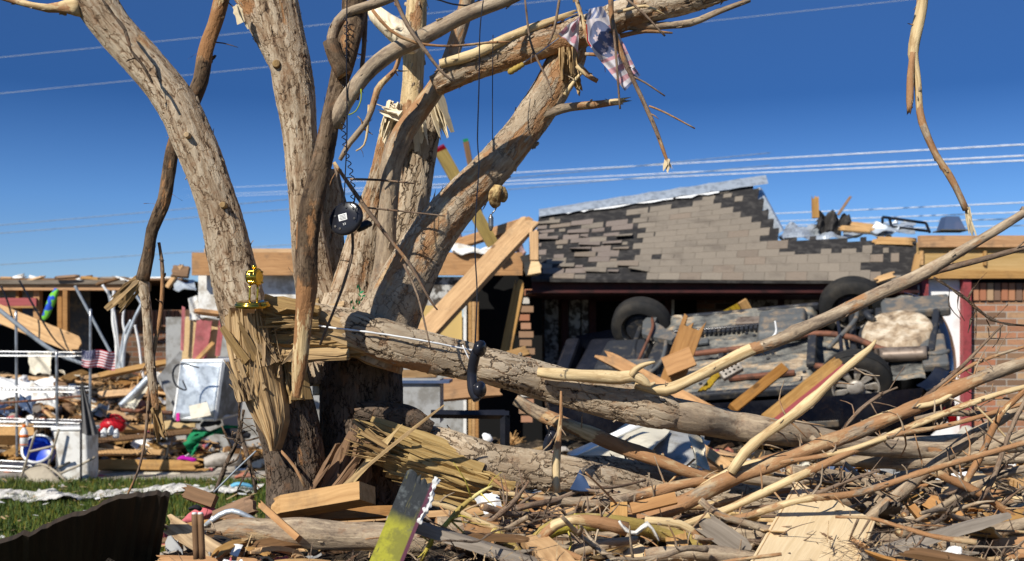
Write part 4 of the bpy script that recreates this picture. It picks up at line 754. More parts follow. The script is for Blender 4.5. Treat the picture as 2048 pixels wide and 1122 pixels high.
mb.build('leaves', 'green_cloth', tree)
# the big limb that tore off and lies across to the right
fl = thing('fallen_limb', P(760, 680, 4.0), 'big limb torn off the stump, lying across the picture, splintered pale at its left end', 'fallen limb')
br('log', '', [(634, 632, 46, 3.86, .0), (680, 648, 64), (720, 662, 74, 3.84), (780, 684, 80, 3.84), (841, 701, 79, 3.87), (931, 721, 77, 3.92), (992, 736, 74), (1083, 762, 74, 4.0), (1204, 797, 73), (1290, 812, 76), (1332, 824, 66), (1372, 836, 26, 4.04)], 3.95, 'bark_rough', parent=fl, res=.0052, amp=.045, jag0=.06, pang=[(1.2, .4, .2, 0, .3)])
br('log', '', [(1296, 812, 50, 4.02), (1332, 824, 64), (1400, 838, 62), (1461, 850, 59, 4.1), (1530, 861, 55), (1589, 869, 50, 4.15), (1716, 890, 40, 4.25), (1843, 900, 34, 4.4), (2001, 896, 26), (2120, 892, 20, 4.6)], 4.1, 'bark_smooth', parent=fl, res=.007, amp=.05)
br('peeled_shoot', '', [(1075, 744, 18, 3.88, .85), (1110, 748, 24), (1180, 752, 27), (1240, 756, 27), (1268, 752, 22), (1290, 764, 18), (1300, 770, 10), (1310, 765, 5)], 3.88, 'bark_smooth', parent=fl, amp=.08)
br('peeled_shoot', '', [(1262, 752, 16, 3.87, .8), (1272, 738, 14), (1292, 728, 9), (1310, 724, 5)], 3.87, 'bark_smooth', parent=fl, amp=.08)
br('shoot', '', [(1270, 770, 14, 3.95, .6), (1330, 780, 24, 3.95, .8), (1380, 760, 22), (1440, 730, 24, 3.95, .8), (1500, 700, 25, 3.95, .55), (1525, 692, 25, 3.95, .05), (1570, 675, 26), (1590, 664, 32), (1620, 652, 26), (1690, 620, 27, 4.0), (1760, 585, 27), (1830, 555, 26), (1900, 515, 22), (1960, 480, 19), (2060, 418, 16)], 3.95, 'bark_smooth', parent=fl, amp=.05, twigs=5, tl=.08)
br('shoot', '', [(1840, 552, 14, 4.0), (1900, 535, 13), (1960, 520, 12), (2060, 492, 10)], 4.0, 'bark_brown', parent=fl, twigs=4)
splinters('splintered_end', [(690, 645, 3.90, -1, .10, 0, 50, .28, .055, .020, .045, 51), (720, 680, 3.84, -1, -.02, 0, 30, .34, .040, .018, .05, 52), (640, 632, 3.80, -1, -.12, 0, 12, .20, .03, .022, .04, 56), (700, 700, 3.82, -1, .04, 0, 10, .38, .02, .016, .03, 57), (640, 610, 3.9, -1, .35, 0, 14, .16, .02, .010, .10, 53), (760, 690, 3.86, -1, .05, 0, 18, .34, .02, .012, .05, 54), (610, 710, 3.87, -.95, -.15, 0, 9, .18, .03, .010, .12, 55)], 'splinter', fl)
mb = MB(); V = []; C = []   # smooth torn face of the limb
for i, (x, y0, y1) in enumerate(((540, 598, 640), (590, 604, 668), (640, 620, 690), (690, 640, 700), (725, 668, 706), (750, 690, 706))):
    for j in range(7): f = j / 6; V.append(P(x, y0 + (y1 - y0) * f, 3.79 + .06 * (f - .4) ** 2 + .006 * math.sin(j * 4.0 + i))); C.append((f * .1, j * .01, i * .09))
nb = len(V); V += [v + Vector((0, .05, 0)) for v in V]; C += C
Fc = [(i * 7 + j, i * 7 + j + 1, i * 7 + 8 + j, i * 7 + 7 + j) for i in range(5) for j in range(6)]; Fc += [tuple(nb + q for q in reversed(f)) for f in Fc[:]] + [(j + 1, j, nb + j, nb + j + 1) for j in range(6)] + [(i * 7, i * 7 + 7, nb + i * 7 + 7, nb + i * 7) for i in range(5)] + [(i * 7 + 13, i * 7 + 6, nb + i * 7 + 6, nb + i * 7 + 13) for i in range(5)]
mb.add(V, Fc, C); mb.build('torn_face', 'splinter', fl)
# the second log with the yellow split face
lg = thing('split_log', P(900, 900, 4.0), 'split log in front of the tree, its left end torn open into yellow splinters', 'log')
br('log', '', [(846, 868, 36, 4.15), (880, 888, 66, 4.05), (930, 912, 80, 4.0), (992, 930, 78), (1083, 941, 77), (1150, 950, 68), (1230, 965, 58, 4.05), (1330, 990, 50, 4.1), (1450, 1010, 46), (1600, 1020, 40, 4.2)], 4.0, 'bark_rough', parent=lg, res=.0055, amp=.05)
br('shoot', '', [(1120, 930, 32, 4.15), (1200, 930, 36, 4.3), (1300, 947, 38), (1400, 968, 34), (1520, 985, 32, 4.4), (1640, 985, 28)], 4.2, 'bark_rough', parent=lg, res=.009)
br('loose_bark', '', [(712, 822, 36, 4.0), (760, 828, 52), (820, 838, 48), (862, 858, 26)], 4.0, 'bark_dark', parent=lg, res=.007, amp=.12)
mb = MB(); rg = random.Random(71)
for k in range(110):
    f = rg.random() ** .8; y = 842 + 128 * f; x0 = 700 + 30 * rg.random() + 60 * f; x1 = 880 + 120 * rg.random() + 60 * f; sl = .34 - .16 * f; dd = 3.86 + .10 * abs(f - .45) + rg.uniform(0, .035)
    p0, p1 = P(x0, y - 14 + rg.uniform(-4, 4), dd - .02), P(x1, y + (x1 - x0) * sl, dd + .04); d = p1 - p0
    shards(mb, p1, -d, 1, d.length, .004, .013, fan=.03, seed=k, bendmax=.05, wid=2.6)
mb.build('split_face', 'splinter_yellow', lg)
mb = MB(); tube(mb, [P(740, 868, 4.06), P(800, 890, 4.05), P(880, 915, 4.04), (P(960, 935, 4.03))], [.035, .055, .06, .05], 40, .01, amp=.08, seed=4); mb.build('heartwood', 'splinter_yellow', lg, True)
# two long spikes
for (a, b, m_) in (((672, 985, 3.82), (858, 822, 3.74), 'splinter'), ((700, 968, 3.86), (790, 856, 3.82), 'splinter_yellow')):
    mb = MB(); p0, p1 = P(*a), P(*b); shards(mb, p0, p1 - p0, 1, (p1 - p0).length / .8, .001, .022, fan=.0, seed=5, bendmax=.05, wid=2.0); tag(mb.build('wood_spike', m_, None), 'long torn sliver of wood pointing up right beside the split log' if b[0] > 800 else 'shorter torn sliver standing just left of the longer one', 'splinter')
# bottom log and the near branches of the brush pile
br('log', 'smooth stripped log with orange scars and knots lying along the bottom edge', [(425, 1062, 28, 3.32, .0), (470, 1058, 45, 3.32, .06), (540, 1062, 51), (600, 1064, 61), (680, 1072, 58), (760, 1074, 56), (860, 1082, 51), (960, 1086, 47, 3.4), (1050, 1090, 44)], 3.32, 'bark_smooth', 'log', res=.0075, amp=.06)
BR = [
 ('orange peeled branch slanting behind the upright stick in the middle gap', [(1030, 800, 22, 4.3), (1075, 825, 27, 4.3, .1), (1130, 848, 29, 4.25, .45), (1180, 868, 30, 4.2, .5), (1240, 892, 29, 4.15, .2), (1310, 918, 27, 4.1, .3), (1380, 945, 22, 4.1, .4), (1450, 962, 18)], 4.2, 'bark_smooth', 4),
 ('upright pale stick standing before the split log', [(1122, 782, 4, 3.8, .3), (1122, 830, 8, 3.8, .5), (1117, 880, 12, 3.8, .5), (1112, 930, 18, 3.8, .6), (1114, 985, 14, 3.8, .7)], 3.8, 'bark_smooth', 1),
 ('orange brown branch rising to the right edge, longest in the brush', [(1220, 1045, 23, 3.6, .3), (1300, 1032, 34, 3.6, .25), (1380, 1000, 34, 3.6, .2), (1450, 962, 31, 3.62, .25), (1540, 930, 30, 3.65, .3), (1620, 900, 30, 3.65, .2), (1700, 868, 30, 3.7, .15), (1780, 836, 29), (1860, 802, 28, 3.75, .25), (1930, 770, 27), (1990, 745, 27, 3.8, .1), (2080, 715, 25)], 3.65, 'bark_smooth', 7),
  ('cream peeled branch in the right fan, running under the orange brown one', [(1330, 1062, 14, 3.5, .5), (1450, 1020, 16, 3.5, .6), (1580, 960, 17, 3.5, .65), (1700, 905, 15, 3.55, .4), (1830, 850, 14, 3.6, .6), (1960, 800, 12), (2080, 765, 9)], 3.5, 'bark_smooth', 6),
 ('thin tan branch in the right fan crossing above the white panel foot', [(1560, 925, 9, 3.55, .4), (1680, 905, 11, 3.55, .5), (1790, 870, 11), (1900, 850, 10, 3.6, .2), (2070, 800, 8)], 3.55, 'bark_smooth', 6),
 ('crooked tan branch low in the right fan', [(1400, 1052, 12, 3.35, .3), (1500, 1030, 14, 3.35, .5), (1600, 1000, 15), (1720, 985, 14, 3.4, .2), (1860, 940, 13), (2070, 880, 11)], 3.4, 'bark_smooth', 8),
 ('grey branch sweeping up along the right edge behind the brush', [(1700, 1000, 18, 3.9), (1800, 955, 19), (1900, 935, 18), (1990, 890, 16), (2080, 850, 14)], 3.9, 'bark_smooth', 5),
 ('tan branch across the gap right of the split log', [(1210, 1030, 14, 3.7, .3), (1310, 1012, 16, 3.7, .5), (1420, 1010, 15), (1540, 985, 12, 3.75, .2), (1640, 975, 9)], 3.7, 'bark_smooth', 5),
 ('bare yellowish branch running just above the orange brown one', [(1400, 985, 26, 3.7, .6), (1430, 962, 22), (1500, 930, 20, 3.7, .6), (1590, 905, 18, 3.7, .35), (1680, 872, 17, 3.72, .55), (1740, 845, 18, 3.72, .75), (1800, 820, 14), (1880, 802, 10), (1960, 745, 8, 3.8, .3)], 3.7, 'bark_smooth', 3),
 ('peeled cream branch with a cut knot crossing before the near wheel', [(1462, 945, 19, 3.6, .75), (1490, 905, 22, 3.6, .7), (1530, 870, 20, 3.6, .7), (1575, 838, 20, 3.6, .75), (1618, 805, 22, 3.6, .7), (1660, 765, 17, 3.6, .75), (1700, 730, 16, 3.6, .8), (1738, 698, 12, 3.6, .8), (1752, 680, 4)], 3.6, 'bark_smooth', 3),
 ('grey branch leaning from the light panel up to the right edge', [(1720, 1055, 22, 3.7), (1760, 1020, 24), (1820, 970, 25), (1880, 922, 24), (1950, 868, 24), (2000, 840, 20), (2070, 790, 19)], 3.7, 'bark_smooth', 4),
 ('thin brown upright branch crossing in front of the brick wall', [(1885, 1040, 12, 3.6), (1925, 975, 14, 3.6, .2), (1965, 905, 14, 3.6, .4), (2000, 830, 13), (2045, 785, 11), (2080, 740, 9)], 3.6, 'bark_brown', 5),
 ('thin dark branch nearest the right edge', [(1955, 1010, 9), (1985, 960, 10), (2010, 890, 10), (2030, 840, 9), (2060, 780, 8)], 3.5, 'bark_brown', 5),
 ('crooked grey brown branch at the lower middle curling up to the left', [(985, 985, 6, 3.7, .5), (1040, 990, 10, 3.7, .5), (1100, 1000, 17, 3.7, .1), (1170, 1005, 22), (1240, 998, 24), (1300, 985, 23, 3.7, .2), (1370, 968, 20), (1450, 955, 14, 3.75, .3)], 3.7, 'bark_smooth', 4),
 ('yellow stained branch forking in the bottom centre', [(1060, 1130, 36, 3.3, .2), (1072, 1085, 30), (1110, 1055, 32, 3.3, .1), (1180, 1045, 36, 3.35, .2), (1260, 1050, 34, 3.4, .3), (1330, 1068, 32, 3.45, .3), (1420, 1095, 26)], 3.35, 'bark_yellow', 2),
 ('yellow lower branch of the stained pair at the bottom', [(985, 1060, 16, 3.25, .3), (1020, 1090, 22), (1050, 1125, 24)], 3.25, 'bark_yellow', 2),
 ('curved split yellow branch lying over the forked one', [(1080, 1078, 18, 3.22), (1110, 1050, 22, 3.22, .6), (1150, 1040, 22), (1200, 1045, 26, 3.22, .4), (1255, 1058, 26, 3.22, .35)], 3.22, 'bark_smooth', 2),
 ('thin yellow twig with frayed ends beside the painted board', [(842, 1122, 9, 3.1, .2), (862, 1085, 10), (900, 1040, 12), (925, 1012, 10, 3.1, .4), (960, 985, 8, 3.1, .6), (985, 972, 4)], 3.1, 'bark_yellow', 6),
 ('brown splintered stick at the lower middle pointing up right', [(970, 1048, 14, 3.4), (1010, 1020, 13, 3.4, .2), (1035, 995, 10), (1058, 962, 4)], 3.4, 'bark_brown', 2),
 ('grey branch curving under the pile to the lower right', [(1400, 1000, 14, 3.3), (1440, 1030, 15), (1520, 1055, 16), (1620, 1085, 17), (1740, 1105, 18), (1860, 1135, 18)], 3.3, 'bark_smooth', 6),
 ('long thin red brown stick across the light panel', [(1400, 1078, 5, 3.25), (1520, 1082, 7), (1640, 1093, 8), (1740, 1085, 6), (1810, 1078, 4)], 3.25, 'bark_brown', 5),
 ('horizontal grey branch below the white panel of the house', [(1830, 838, 10, 3.9), (1900, 826, 13), (1980, 830, 14), (2070, 836, 14)], 3.9, 'bark_smooth', 3),
 ('thin forked stick rising before the rear bumper', [(1808, 828, 9, 3.8), (1870, 778, 8), (1925, 732, 8), (1965, 690, 6), (2005, 650, 4)], 3.8, 'bark_brown', 3),
 ('grey forked stick branching off before the brick wall', [(1862, 790, 7, 3.8, .5), (1930, 738, 8, 3.8, .1), (1990, 712, 7), (2060, 690, 6)], 3.8, 'bark_smooth', 2),
 ('black crooked twig hanging over the brick wall', [(1868, 555, 3, 3.9), (1900, 575, 5), (1935, 600, 6), (1970, 630, 6), (2000, 645, 5), (2060, 652, 4)], 3.9, 'bark_dark', 4),
 ('straw coloured stick before the brick wall pointing down right', [(1940, 800, 4, 3.6, .6), (1985, 845, 5), (2035, 900, 3)], 3.6, 'bark_smooth', 0),
 ('short peeled stick propped under the near wheel', [(1685, 860, 7, 3.9), (1720, 820, 8), (1760, 790, 7), (1795, 775, 5)], 3.9, 'bark_brown', 1),
 ('grey limb lying beneath the light panel at the right', [(1480, 955, 22, 4.1), (1560, 968, 24), (1640, 990, 24), (1720, 1010, 22), (1800, 1020, 18)], 4.1, 'bark_smooth', 5),
 ('knotted grey branch in the lower right corner', [(1860, 1122, 24, 3.4), (1920, 1098, 27), (1985, 1065, 28), (2080, 1040, 28)], 3.4, 'bark_smooth', 5),
 ('dark branch passing under the leaning grey branch', [(1760, 1050, 12, 3.6), (1850, 1030, 14), (1930, 985, 16), (2000, 950, 16), (2080, 930, 14)], 3.6, 'bark_smooth', 5),
 ('smooth limb behind the pile at the right edge', [(1600, 885, 32, 4.6), (1750, 890, 34), (1900, 885, 30), (2100, 880, 29)], 4.6, 'bark_smooth', 2),
 ('slim limb under the fallen limb at the right', [(1640, 918, 24, 4.4), (1780, 925, 26), (1900, 922, 24), (2080, 915, 20)], 4.3, 'bark_smooth', 6),
 ('grey twig bundle stem low at the right', [(1560, 1010, 8, 3.5), (1640, 985, 9), (1700, 960, 8), (1760, 940, 5)], 3.5, 'bark_brown', 9),
 ('pale branch broken off before the split log', [(1160, 962, 26, 3.9), (1220, 985, 29), (1300, 1002, 27), (1400, 1018, 24)], 3.85, 'bark_smooth', 3),
 ('leaning dark twigs to the left of the trunk', [(430, 985, 7, 4.3), (452, 930, 8), (478, 870, 7), (488, 820, 5)], 4.3, 'bark_dark', 5),
 ('curved dark twig to the left of the trunk', [(478, 800, 4, 4.2), (480, 860, 5), (500, 930, 6), (512, 985, 5)], 4.2, 'bark_dark', 4),
 ('flat bark strip on the lower middle pile', [(830, 1000, 8, 3.3, .7), (900, 1015, 12), (960, 1045, 14), (1010, 1062, 10)], 3.3, 'bark_smooth', 2),
 ('brown knotty branch under the yellow twig', [(880, 1090, 40, 3.45), (960, 1082, 44), (1050, 1100, 40), (1130, 1120, 36)], 3.45, 'bark_smooth', 1),
 ('pale crooked branch at the bottom right of centre', [(1290, 1040, 14, 3.3, .8), (1360, 1048, 18), (1400, 1075, 14, 3.3, .3), (1440, 1120, 12)], 3.3, 'bark_smooth', 2),
 ('long grey branch along the bottom right', [(1290, 1110, 30, 3.2), (1400, 1106, 32), (1500, 1118, 30), (1600, 1135, 30)], 3.2, 'bark_smooth', 2),
]
for lab, L, D, m_, tw in BR: br('fallen_branch', lab, L, D, m_, twigs=tw + 4, amp=.13)
# thin twigs and sticks scattered over the brush pile
protos = []
for k in range(9):
    mb = MB(); n = 4 + k % 3; L = .5; p = Vector((-L / 2, 0, 0)); pts = [p.copy()]
    for i in range(n): p = p + Vector((L / n, rnd.gauss(0, .010), rnd.gauss(0, .010))); pts.append(p.copy())
    r0 = .004 + .0022 * (k % 5); C = tube(mb, pts, [r0 * (1 - .13 * i) for i in range(n + 1)], 7, .02, [.35 * (k % 3 == 0)] * (n + 1), amp=.12)
    for _ in range(3 + k % 5):
        i = rnd.randrange(2, len(C) - 1); q = Vector((rnd.uniform(.1, 1), rnd.gauss(0, .8), rnd.gauss(0, .8))).normalized(); b = Vector(C[i, :3]); l = rnd.uniform(.04, .16)
        tube(mb, [b, b + q * l * .6, b + q * l + Vector((0, rnd.gauss(0, .02), rnd.gauss(0, .02)))], [r0 * .5, r0 * .35, r0 * .15], 5, .03, amp=.1)
    protos.append(mb)
pm = [None] * len(protos)
def scatter_obj(i, name, mats, p, rot, sc, label, cat, group):
    if pm[i] is None: o = protos[i].build(name, mats, None, True, loc=(0, 0, 0)); pm[i] = o
    else: o = pm[i].copy(); link(o)
    o.location = p; o.rotation_euler = rot; o.scale = (sc, sc, sc); return tag(o, label, cat, group)
rg = random.Random(21); BM = ['bark_smooth', 'bark_brown', 'bark_smooth', 'bark_brown', 'bark_smooth', 'bark_dark', 'bark_brown', 'bark_smooth', 'bark_brown']
for k in range(190):
    i = k % 9; Y = rg.uniform(2.9, 5.2); px = rg.uniform(900, 2090) if k % 4 else rg.uniform(430, 1000); X = (px - PX0) / F * Y
    if X < -.9 or (1480 < px < 1800 and Y < 3.7): continue
    z = H(X, Y) + rg.uniform(.0, .09 if k % 4 else .04)
    if px > 1500: z += rg.uniform(0, .08)
    scatter_obj(i, 'twig', BM[i], (X, Y, z), (rg.uniform(-3, 3), rg.gauss(0, .28), rg.uniform(-.9, .9) + (math.pi if rg.random() < .5 else 0)), rg.uniform(.5, 1.5) if k % 4 else rg.uniform(.4, .8), 'bare thin twig lying in the brush pile among the fallen branches', 'twig', 'twigs strewn over the brush pile')

for k in range(48):     # stouter broken lengths under the twigs
    Y = rg.uniform(3.2, 5.2); px = rg.uniform(950, 2090); X = (px - PX0) / F * Y; l = rg.uniform(.3, .8); a_ = rg.gauss(0, .35); d = Vector((math.cos(a_), rg.uniform(-.5, .5), math.sin(a_) * .3)).normalized(); c0 = Vector((X, Y, H(X, Y) + rg.uniform(-.01, .05))); r_ = rg.uniform(.008, .022); sd_ = d.cross(Vector((0, 0, 1)))
    mb = MB(); tube(mb, [c0 - d * l / 2, c0 - d * l * .15 + sd_ * rg.gauss(0, .03), c0 + d * l * .2 + sd_ * rg.gauss(0, .03) + Vector((0, 0, .02)), c0 + d * l / 2], [r_, r_ * .95, r_ * .85, r_ * .7], 12, .02, [rg.choice((0, 0, .15, .3, .6))] * 4, amp=.12, jag1=.02)
    tag(mb.build('broken_branch_length', 'bark_smooth', None, True), 'stout broken length of branch lying under the twigs of the brush pile', 'branch', 'broken branch lengths in the brush pile')

for k in range(13):     # grey limbs lying low in the pile
    Y = rg.uniform(3.2, 4.6); px = rg.uniform(1000, 2050)
    if 1350 < px < 1850: Y = rg.uniform(4.1, 4.9)
    X = (px - PX0) / F * Y; l = rg.uniform(.7, 1.3); a_ = rg.gauss(0, .16); d = Vector((math.cos(a_), rg.uniform(-.25, .25), math.sin(a_) * .4)).normalized(); c0 = Vector((X, Y, H(X, Y) + rg.uniform(.0, .03))); r_ = rg.uniform(.022, .042); sd_ = d.cross(Vector((0, 0, 1)))
    mb = MB(); tube(mb, [c0 - d * l / 2, c0 - d * l * .15 + sd_ * rg.gauss(0, .05), c0 + d * l * .2 + sd_ * rg.gauss(0, .05) + Vector((0, 0, .02)), c0 + d * l / 2], [r_, r_ * .95, r_ * .85, r_ * .7], 22, .012, [rg.choice((0, 0, .06, .1))] * 4, amp=.08, jag1=.03)
    tag(mb.build('grey_limb', 'bark_smooth', None, True), 'thick grey limb lying half buried in the brush pile', 'branch', 'thick limbs half buried in the brush pile')
# ---------------------------------------------------------------- things caught in the tree
def flagcol(u, v):
    c = np.array((.68, .64, .66)); pk = np.array((.62, .34, .37)); bl = np.array((.15, .18, .30))
    if v < .13: c = bl * 1.3 if (u * 3 + v * 11) % 1 > .45 else np.array((.62, .60, .64))
    elif .15 < v < .56 and ((u - .48) / .42) ** 2 + ((v - .37) / .21) ** 2 < 1:
        c = bl
        for (a, b) in ((.42, .27), (.66, .33), (.28, .33), (.46, .42), (.68, .46), (.30, .48), (.54, .53)):
            dx, dy = (u - a) * 1.0, (v - b) * 2.1; r_ = math.hypot(dx, dy); t = math.atan2(dy, dx) + .3; s = .075 * (.5 + .5 * abs(math.cos(2.5 * t)) ** 1.3 * 1.2)
            if r_ < s: c = np.array((.62, .52, .54))
    elif v > .56:
        c = pk if int((v - .52) * 13) % 2 == 0 else c
        if v > .965 or (v > .9 and u > .55): c = bl
    elif u > .8: c = np.array((.6, .6, .66)) if int(v * 9) % 2 else pk
    if u < .04 and .18 < v < .4: c = np.array((.55, .0, .02))
    return tuple(c)
fg = thing('torn_flag', P(1200, 90, 3.8), 'tattered faded flag with stars and pink stripes snagged at the top of the right stem', 'flag')
mb = MB(); Lq = [(1178, 18), (1172, 45), (1174, 82), (1192, 112), (1215, 138), (1232, 160), (1250, 182)]; Rq = [(1204, 12), (1222, 40), (1236, 66), (1250, 92), (1262, 118), (1272, 138), (1281, 150)]
nu, nv = 90, 190; V = []; vc = []
for i in range(nv + 1):
    f = i / nv * 6; k = min(5, int(f)); t = f - k; l = (Lq[k][0] * (1 - t) + Lq[k + 1][0] * t, Lq[k][1] * (1 - t) + Lq[k + 1][1] * t); r_ = (Rq[k][0] * (1 - t) + Rq[k + 1][0] * t, Rq[k][1] * (1 - t) + Rq[k + 1][1] * t)
    for j in range(nu + 1):
        u, v = j / nu, i / nv; V.append(P(l[0] + (r_[0] - l[0]) * u, l[1] + (r_[1] - l[1]) * u, 3.76 + .012 * math.sin(u * 7 + v * 3) + .004 * math.sin(u * 17 - v * 10) + .003 * math.sin(v * 22 + u * 6) + (.05 * max(0, u - .86) * 7 if v > .8 else 0))); vc.append(flagcol(u, v))
mb.add(V, [(i * (nu + 1) + j, i * (nu + 1) + j + 1, (i + 1) * (nu + 1) + j + 1, (i + 1) * (nu + 1) + j) for i in range(nv) for j in range(nu)], None, None, vc); mb.build('cloth', 'vcol_cloth', fg, True)
mb = MB(); A, B, Cc = P(1160, 30, 3.8), P(1117, 66, 3.76), P(1156, 104, 3.78); V = []; vc = []; n = 40
for i in range(n + 1):
    for j in range(n + 1):
        u, v = j / n, i / n; p = A.lerp(B, u).lerp(Cc, v) if False else A * (1 - u) + (B * (1 - v) + Cc * v) * u; V.append(p + Vector((0, .010 * math.sin(u * 8 + v * 5) + .006 * math.sin(v * 14), 0)))
        s = math.sin(v * 9 + u * 2) * math.sin(u * 10); vc.append((.52, .25, .30) if s > .15 else (.60, .58, .60))
mb.add(V, [(i * (n + 1) + j, i * (n + 1) + j + 1, (i + 1) * (n + 1) + j + 1, (i + 1) * (n + 1) + j) for i in range(n) for j in range(n)], None, None, vc); mb.build('torn_corner', 'vcol_cloth', fg, True)
# telephone base hanging by its cords, with a pale sticker
ph = thing('hanging_telephone', P(692, 438, 3.62), 'round black telephone base with a white sticker hanging from coiled cords in the tree', 'telephone base')
c = P(692, 437, 3.62); Zp = Vector((-.30, -.93, .10)).normalized(); Xp = Vector((.80, -.2, .52)); Xp = (Xp - Zp * Xp.dot(Zp)).normalized(); Yp = Zp.cross(Xp)
mb = MB(); rx = .062
prof = [(0.030, -.020), (.052, -.018), (.060, -.008), (.062, .0), (.060, .006), (.053, .009), (.02, .0095)]
V = []; Fc = []; sg = 44
for (r_, z) in prof:
    for j in range(sg): t = j / sg * 6.283; V.append(c + Xp * math.cos(t) * r_ + Yp * math.sin(t) * r_ * .88 + Zp * z)
for i in range(len(prof) - 1):
    for j in range(sg): a = i * sg + j; b = i * sg + (j + 1) % sg; Fc.append((a, b, b + sg, a + sg))
Fc += [tuple(range(sg - 1, -1, -1)), tuple(range((len(prof) - 1) * sg, len(prof) * sg))]; mb.add(V, Fc); mb.build('shell', 'black_plastic', ph, True)
def patch(name, m_, par, c0, X, Y, Z, x, y, w, h, off): mb = MB(); box(mb, c0 + X * x + Y * y + Z * off, w, h, .0012, (X, Y, Z)); return mb.build(name, m_, par)
Xl = Vector((.93, -.3, .22)); Xl = (Xl - Zp * Xl.dot(Zp)).normalized(); Yl = Zp.cross(Xl)
patch('sticker', 'white_clean', ph, c, Xl, Yl, Zp, -.006, .004, .030, .022, .0105)
for k in range(4): patch('sticker_print', 'grey_cloth', ph, c, Xl, Yl, Zp, -.006, .011 - k * .0045, .024 - .003 * (k % 2), .0012, .0116)
patch('socket', 'white_clean', ph, c, Xl, Yl, Zp, -.004, -.020, .009, .006, .0103); patch('socket_hole', 'black_plastic', ph, c, Xl, Yl, Zp, -.004, -.020, .006, .0035, .0112)
for (a, b) in ((.042, .010), (-.042, -.006), (.022, .028), (-.026, .024), (-.032, -.022), (.028, -.022)): mb = MB(); lathe(mb, [(.0042, 0), (.0040, .003), (.002, .0032)], c + Xp * a + Yp * b + Zp * .009, (Xp, Yp, Zp), 12); mb.build('rubber_foot', 'car_part', ph)
mb = MB(); tube(mb, [P(715, 458, 3.66), P(735, 448, 3.68), P(740, 452, 3.68)], [.012, .014, .010], 10, .01); mb.build('cradle', 'black_plastic', ph, True)
wire('phone_cord', 'straight black cord from the tree top down to the telephone base', [(694, -10, 2.6), (693, 120, 2.6), (694, 260, 2.6), (690, 360, 2.4), (688, 412, 2.4)], 3.55)
mb = MB(); pts = []; N_ = 420
for i in range(N_):
    f = i / N_; x = 690 + 4 * math.sin(f * 9) + (12 * sm(f, .65, .9)); y = 30 + 385 * f; t = f * 6.283 * 26; q = P(x, y, 3.58); r_ = .0065; pts.append(q + Vector((math.cos(t) * r_, math.sin(t) * r_, 0)))
tube(mb, pts, [.0018] * N_, 5, .02, amp=0); tag(mb.build('coiled_cord', 'black_plastic', None, True), 'coiled black cord twisting down beside the straight cord to the telephone base', 'cord')
# handset on its own cord
hsx = thing('telephone_handset', P(950, 750, 3.45), 'glossy black telephone handset dangling before the fallen limb', 'telephone handset')
mb = MB(); tube(mb, [P(958, 692, 3.44), P(950, 712, 3.45), P(944, 745, 3.46), (P(946, 780, 3.45)), P(955, 800, 3.44)], [.014, .0165, .016, .0165, .014], 16, .006, amp=0); mb.build('grip', 'black_plastic', hsx, True)
for (x, y, dx, dz) in ((963, 697, .95, -.15), (963, 779, .95, .05)):
    mb = MB(); Z = Vector((dx, -.45, dz)).normalized(); X = Z.orthogonal().normalized(); lathe(mb, [(.008, -.014), (.021, -.012), (.026, .0), (.026, .008), (.021, .014), (.006, .016)], P(x - 4, y, 3.44), (X, Z.cross(X), Z), 28); mb.build('ear_cup' if y < 740 else 'mouth_cup', 'black_plastic', hsx, True)
wire('handset_cord', 'long thin dark cord hanging from the top of the tree to the handset', [(968, -10, 2.4), (960, 60, 2.4), (958, 170, 2.6), (955, 280, 2.6), (958, 330, 2.6), (952, 420, 2.6), (950, 500, 2.8), (954, 580, 2.8), (952, 650, 3), (950, 690, 3)], 3.45)
wire('phone_cord', 'short straight dark line hanging beside the long handset cord', [(986, 70, 1.8), (985, 180, 1.8), (985, 280, 1.8)], 3.75)
wire('black_cable', 'dark curved cable looping between the two upper stems', [(820, -8, 3), (870, -2, 3.4), (905, 8, 3.4), (940, 10, 3.4), (965, -4, 3)], 3.8)
wire('white_strand', 'frayed white wire laid along the top of the fallen limb', [(612, 648, 3, 3.77), (660, 655, 4, 3.76), (720, 662, 4, 3.755), (790, 672, 4, 3.76), (860, 684, 4, 3.79), (920, 696, 4, 3.83), (965, 704, 3, 3.85)], 3.82, 'wire_white', 'wire', amp=.3)
wire('white_strand', 'short white wire hanging down left of the handset', [(925, 690, 3), (932, 705, 3), (940, 722, 2)], 3.82, 'wire_white', 'wire')
wire('green_wire', 'short yellow green wire snagged between the hanging branch and its fork', [(722, 178, 2.6, 3.55), (722, 200, 2.6), (712, 222, 2.6), (697, 230, 2.6)], 3.55, 'lime', 'wire')
# insulator and bulb, wooden handle
ip = thing('hanging_ornament', P(997, 398, 3.9), 'knobby ochre lump with a small ribbed glass bulb hanging under the right stem', 'ornament')
mb = MB(); tube(mb, [P(1000, 372, 3.9), P(996, 388, 3.9), P(990, 402, 3.9), P(994, 414, 3.9)], [.018, .030, .030, .014], 26, .006, amp=.30, kn=2.2); mb.build('lump', 'ivory', ip, True)
mb = MB(); tube(mb, [P(994, 412, 3.9), P(990, 420, 3.9), P(984, 427, 3.9)], [.003, .0025, .0025], 6, .01); mb.build('hook', 'steel', ip, True)
mb = MB(); lathe(mb, [(.004, .030), (.005, .024), (.0075, .020)] + [(.0085 + .001 * (k % 2), .018 - k * .0042) for k in range(9)] + [(.006, -.024), (.003, -.030)], P(982, 445, 3.9), AX, 18); mb.build('glass_bulb', 'steel', ip, True)
sd = thing('wooden_handle', P(1030, 138, 3.7), 'small turned wooden handle on a dark metal rod poking out of the upper right limb', 'handle')
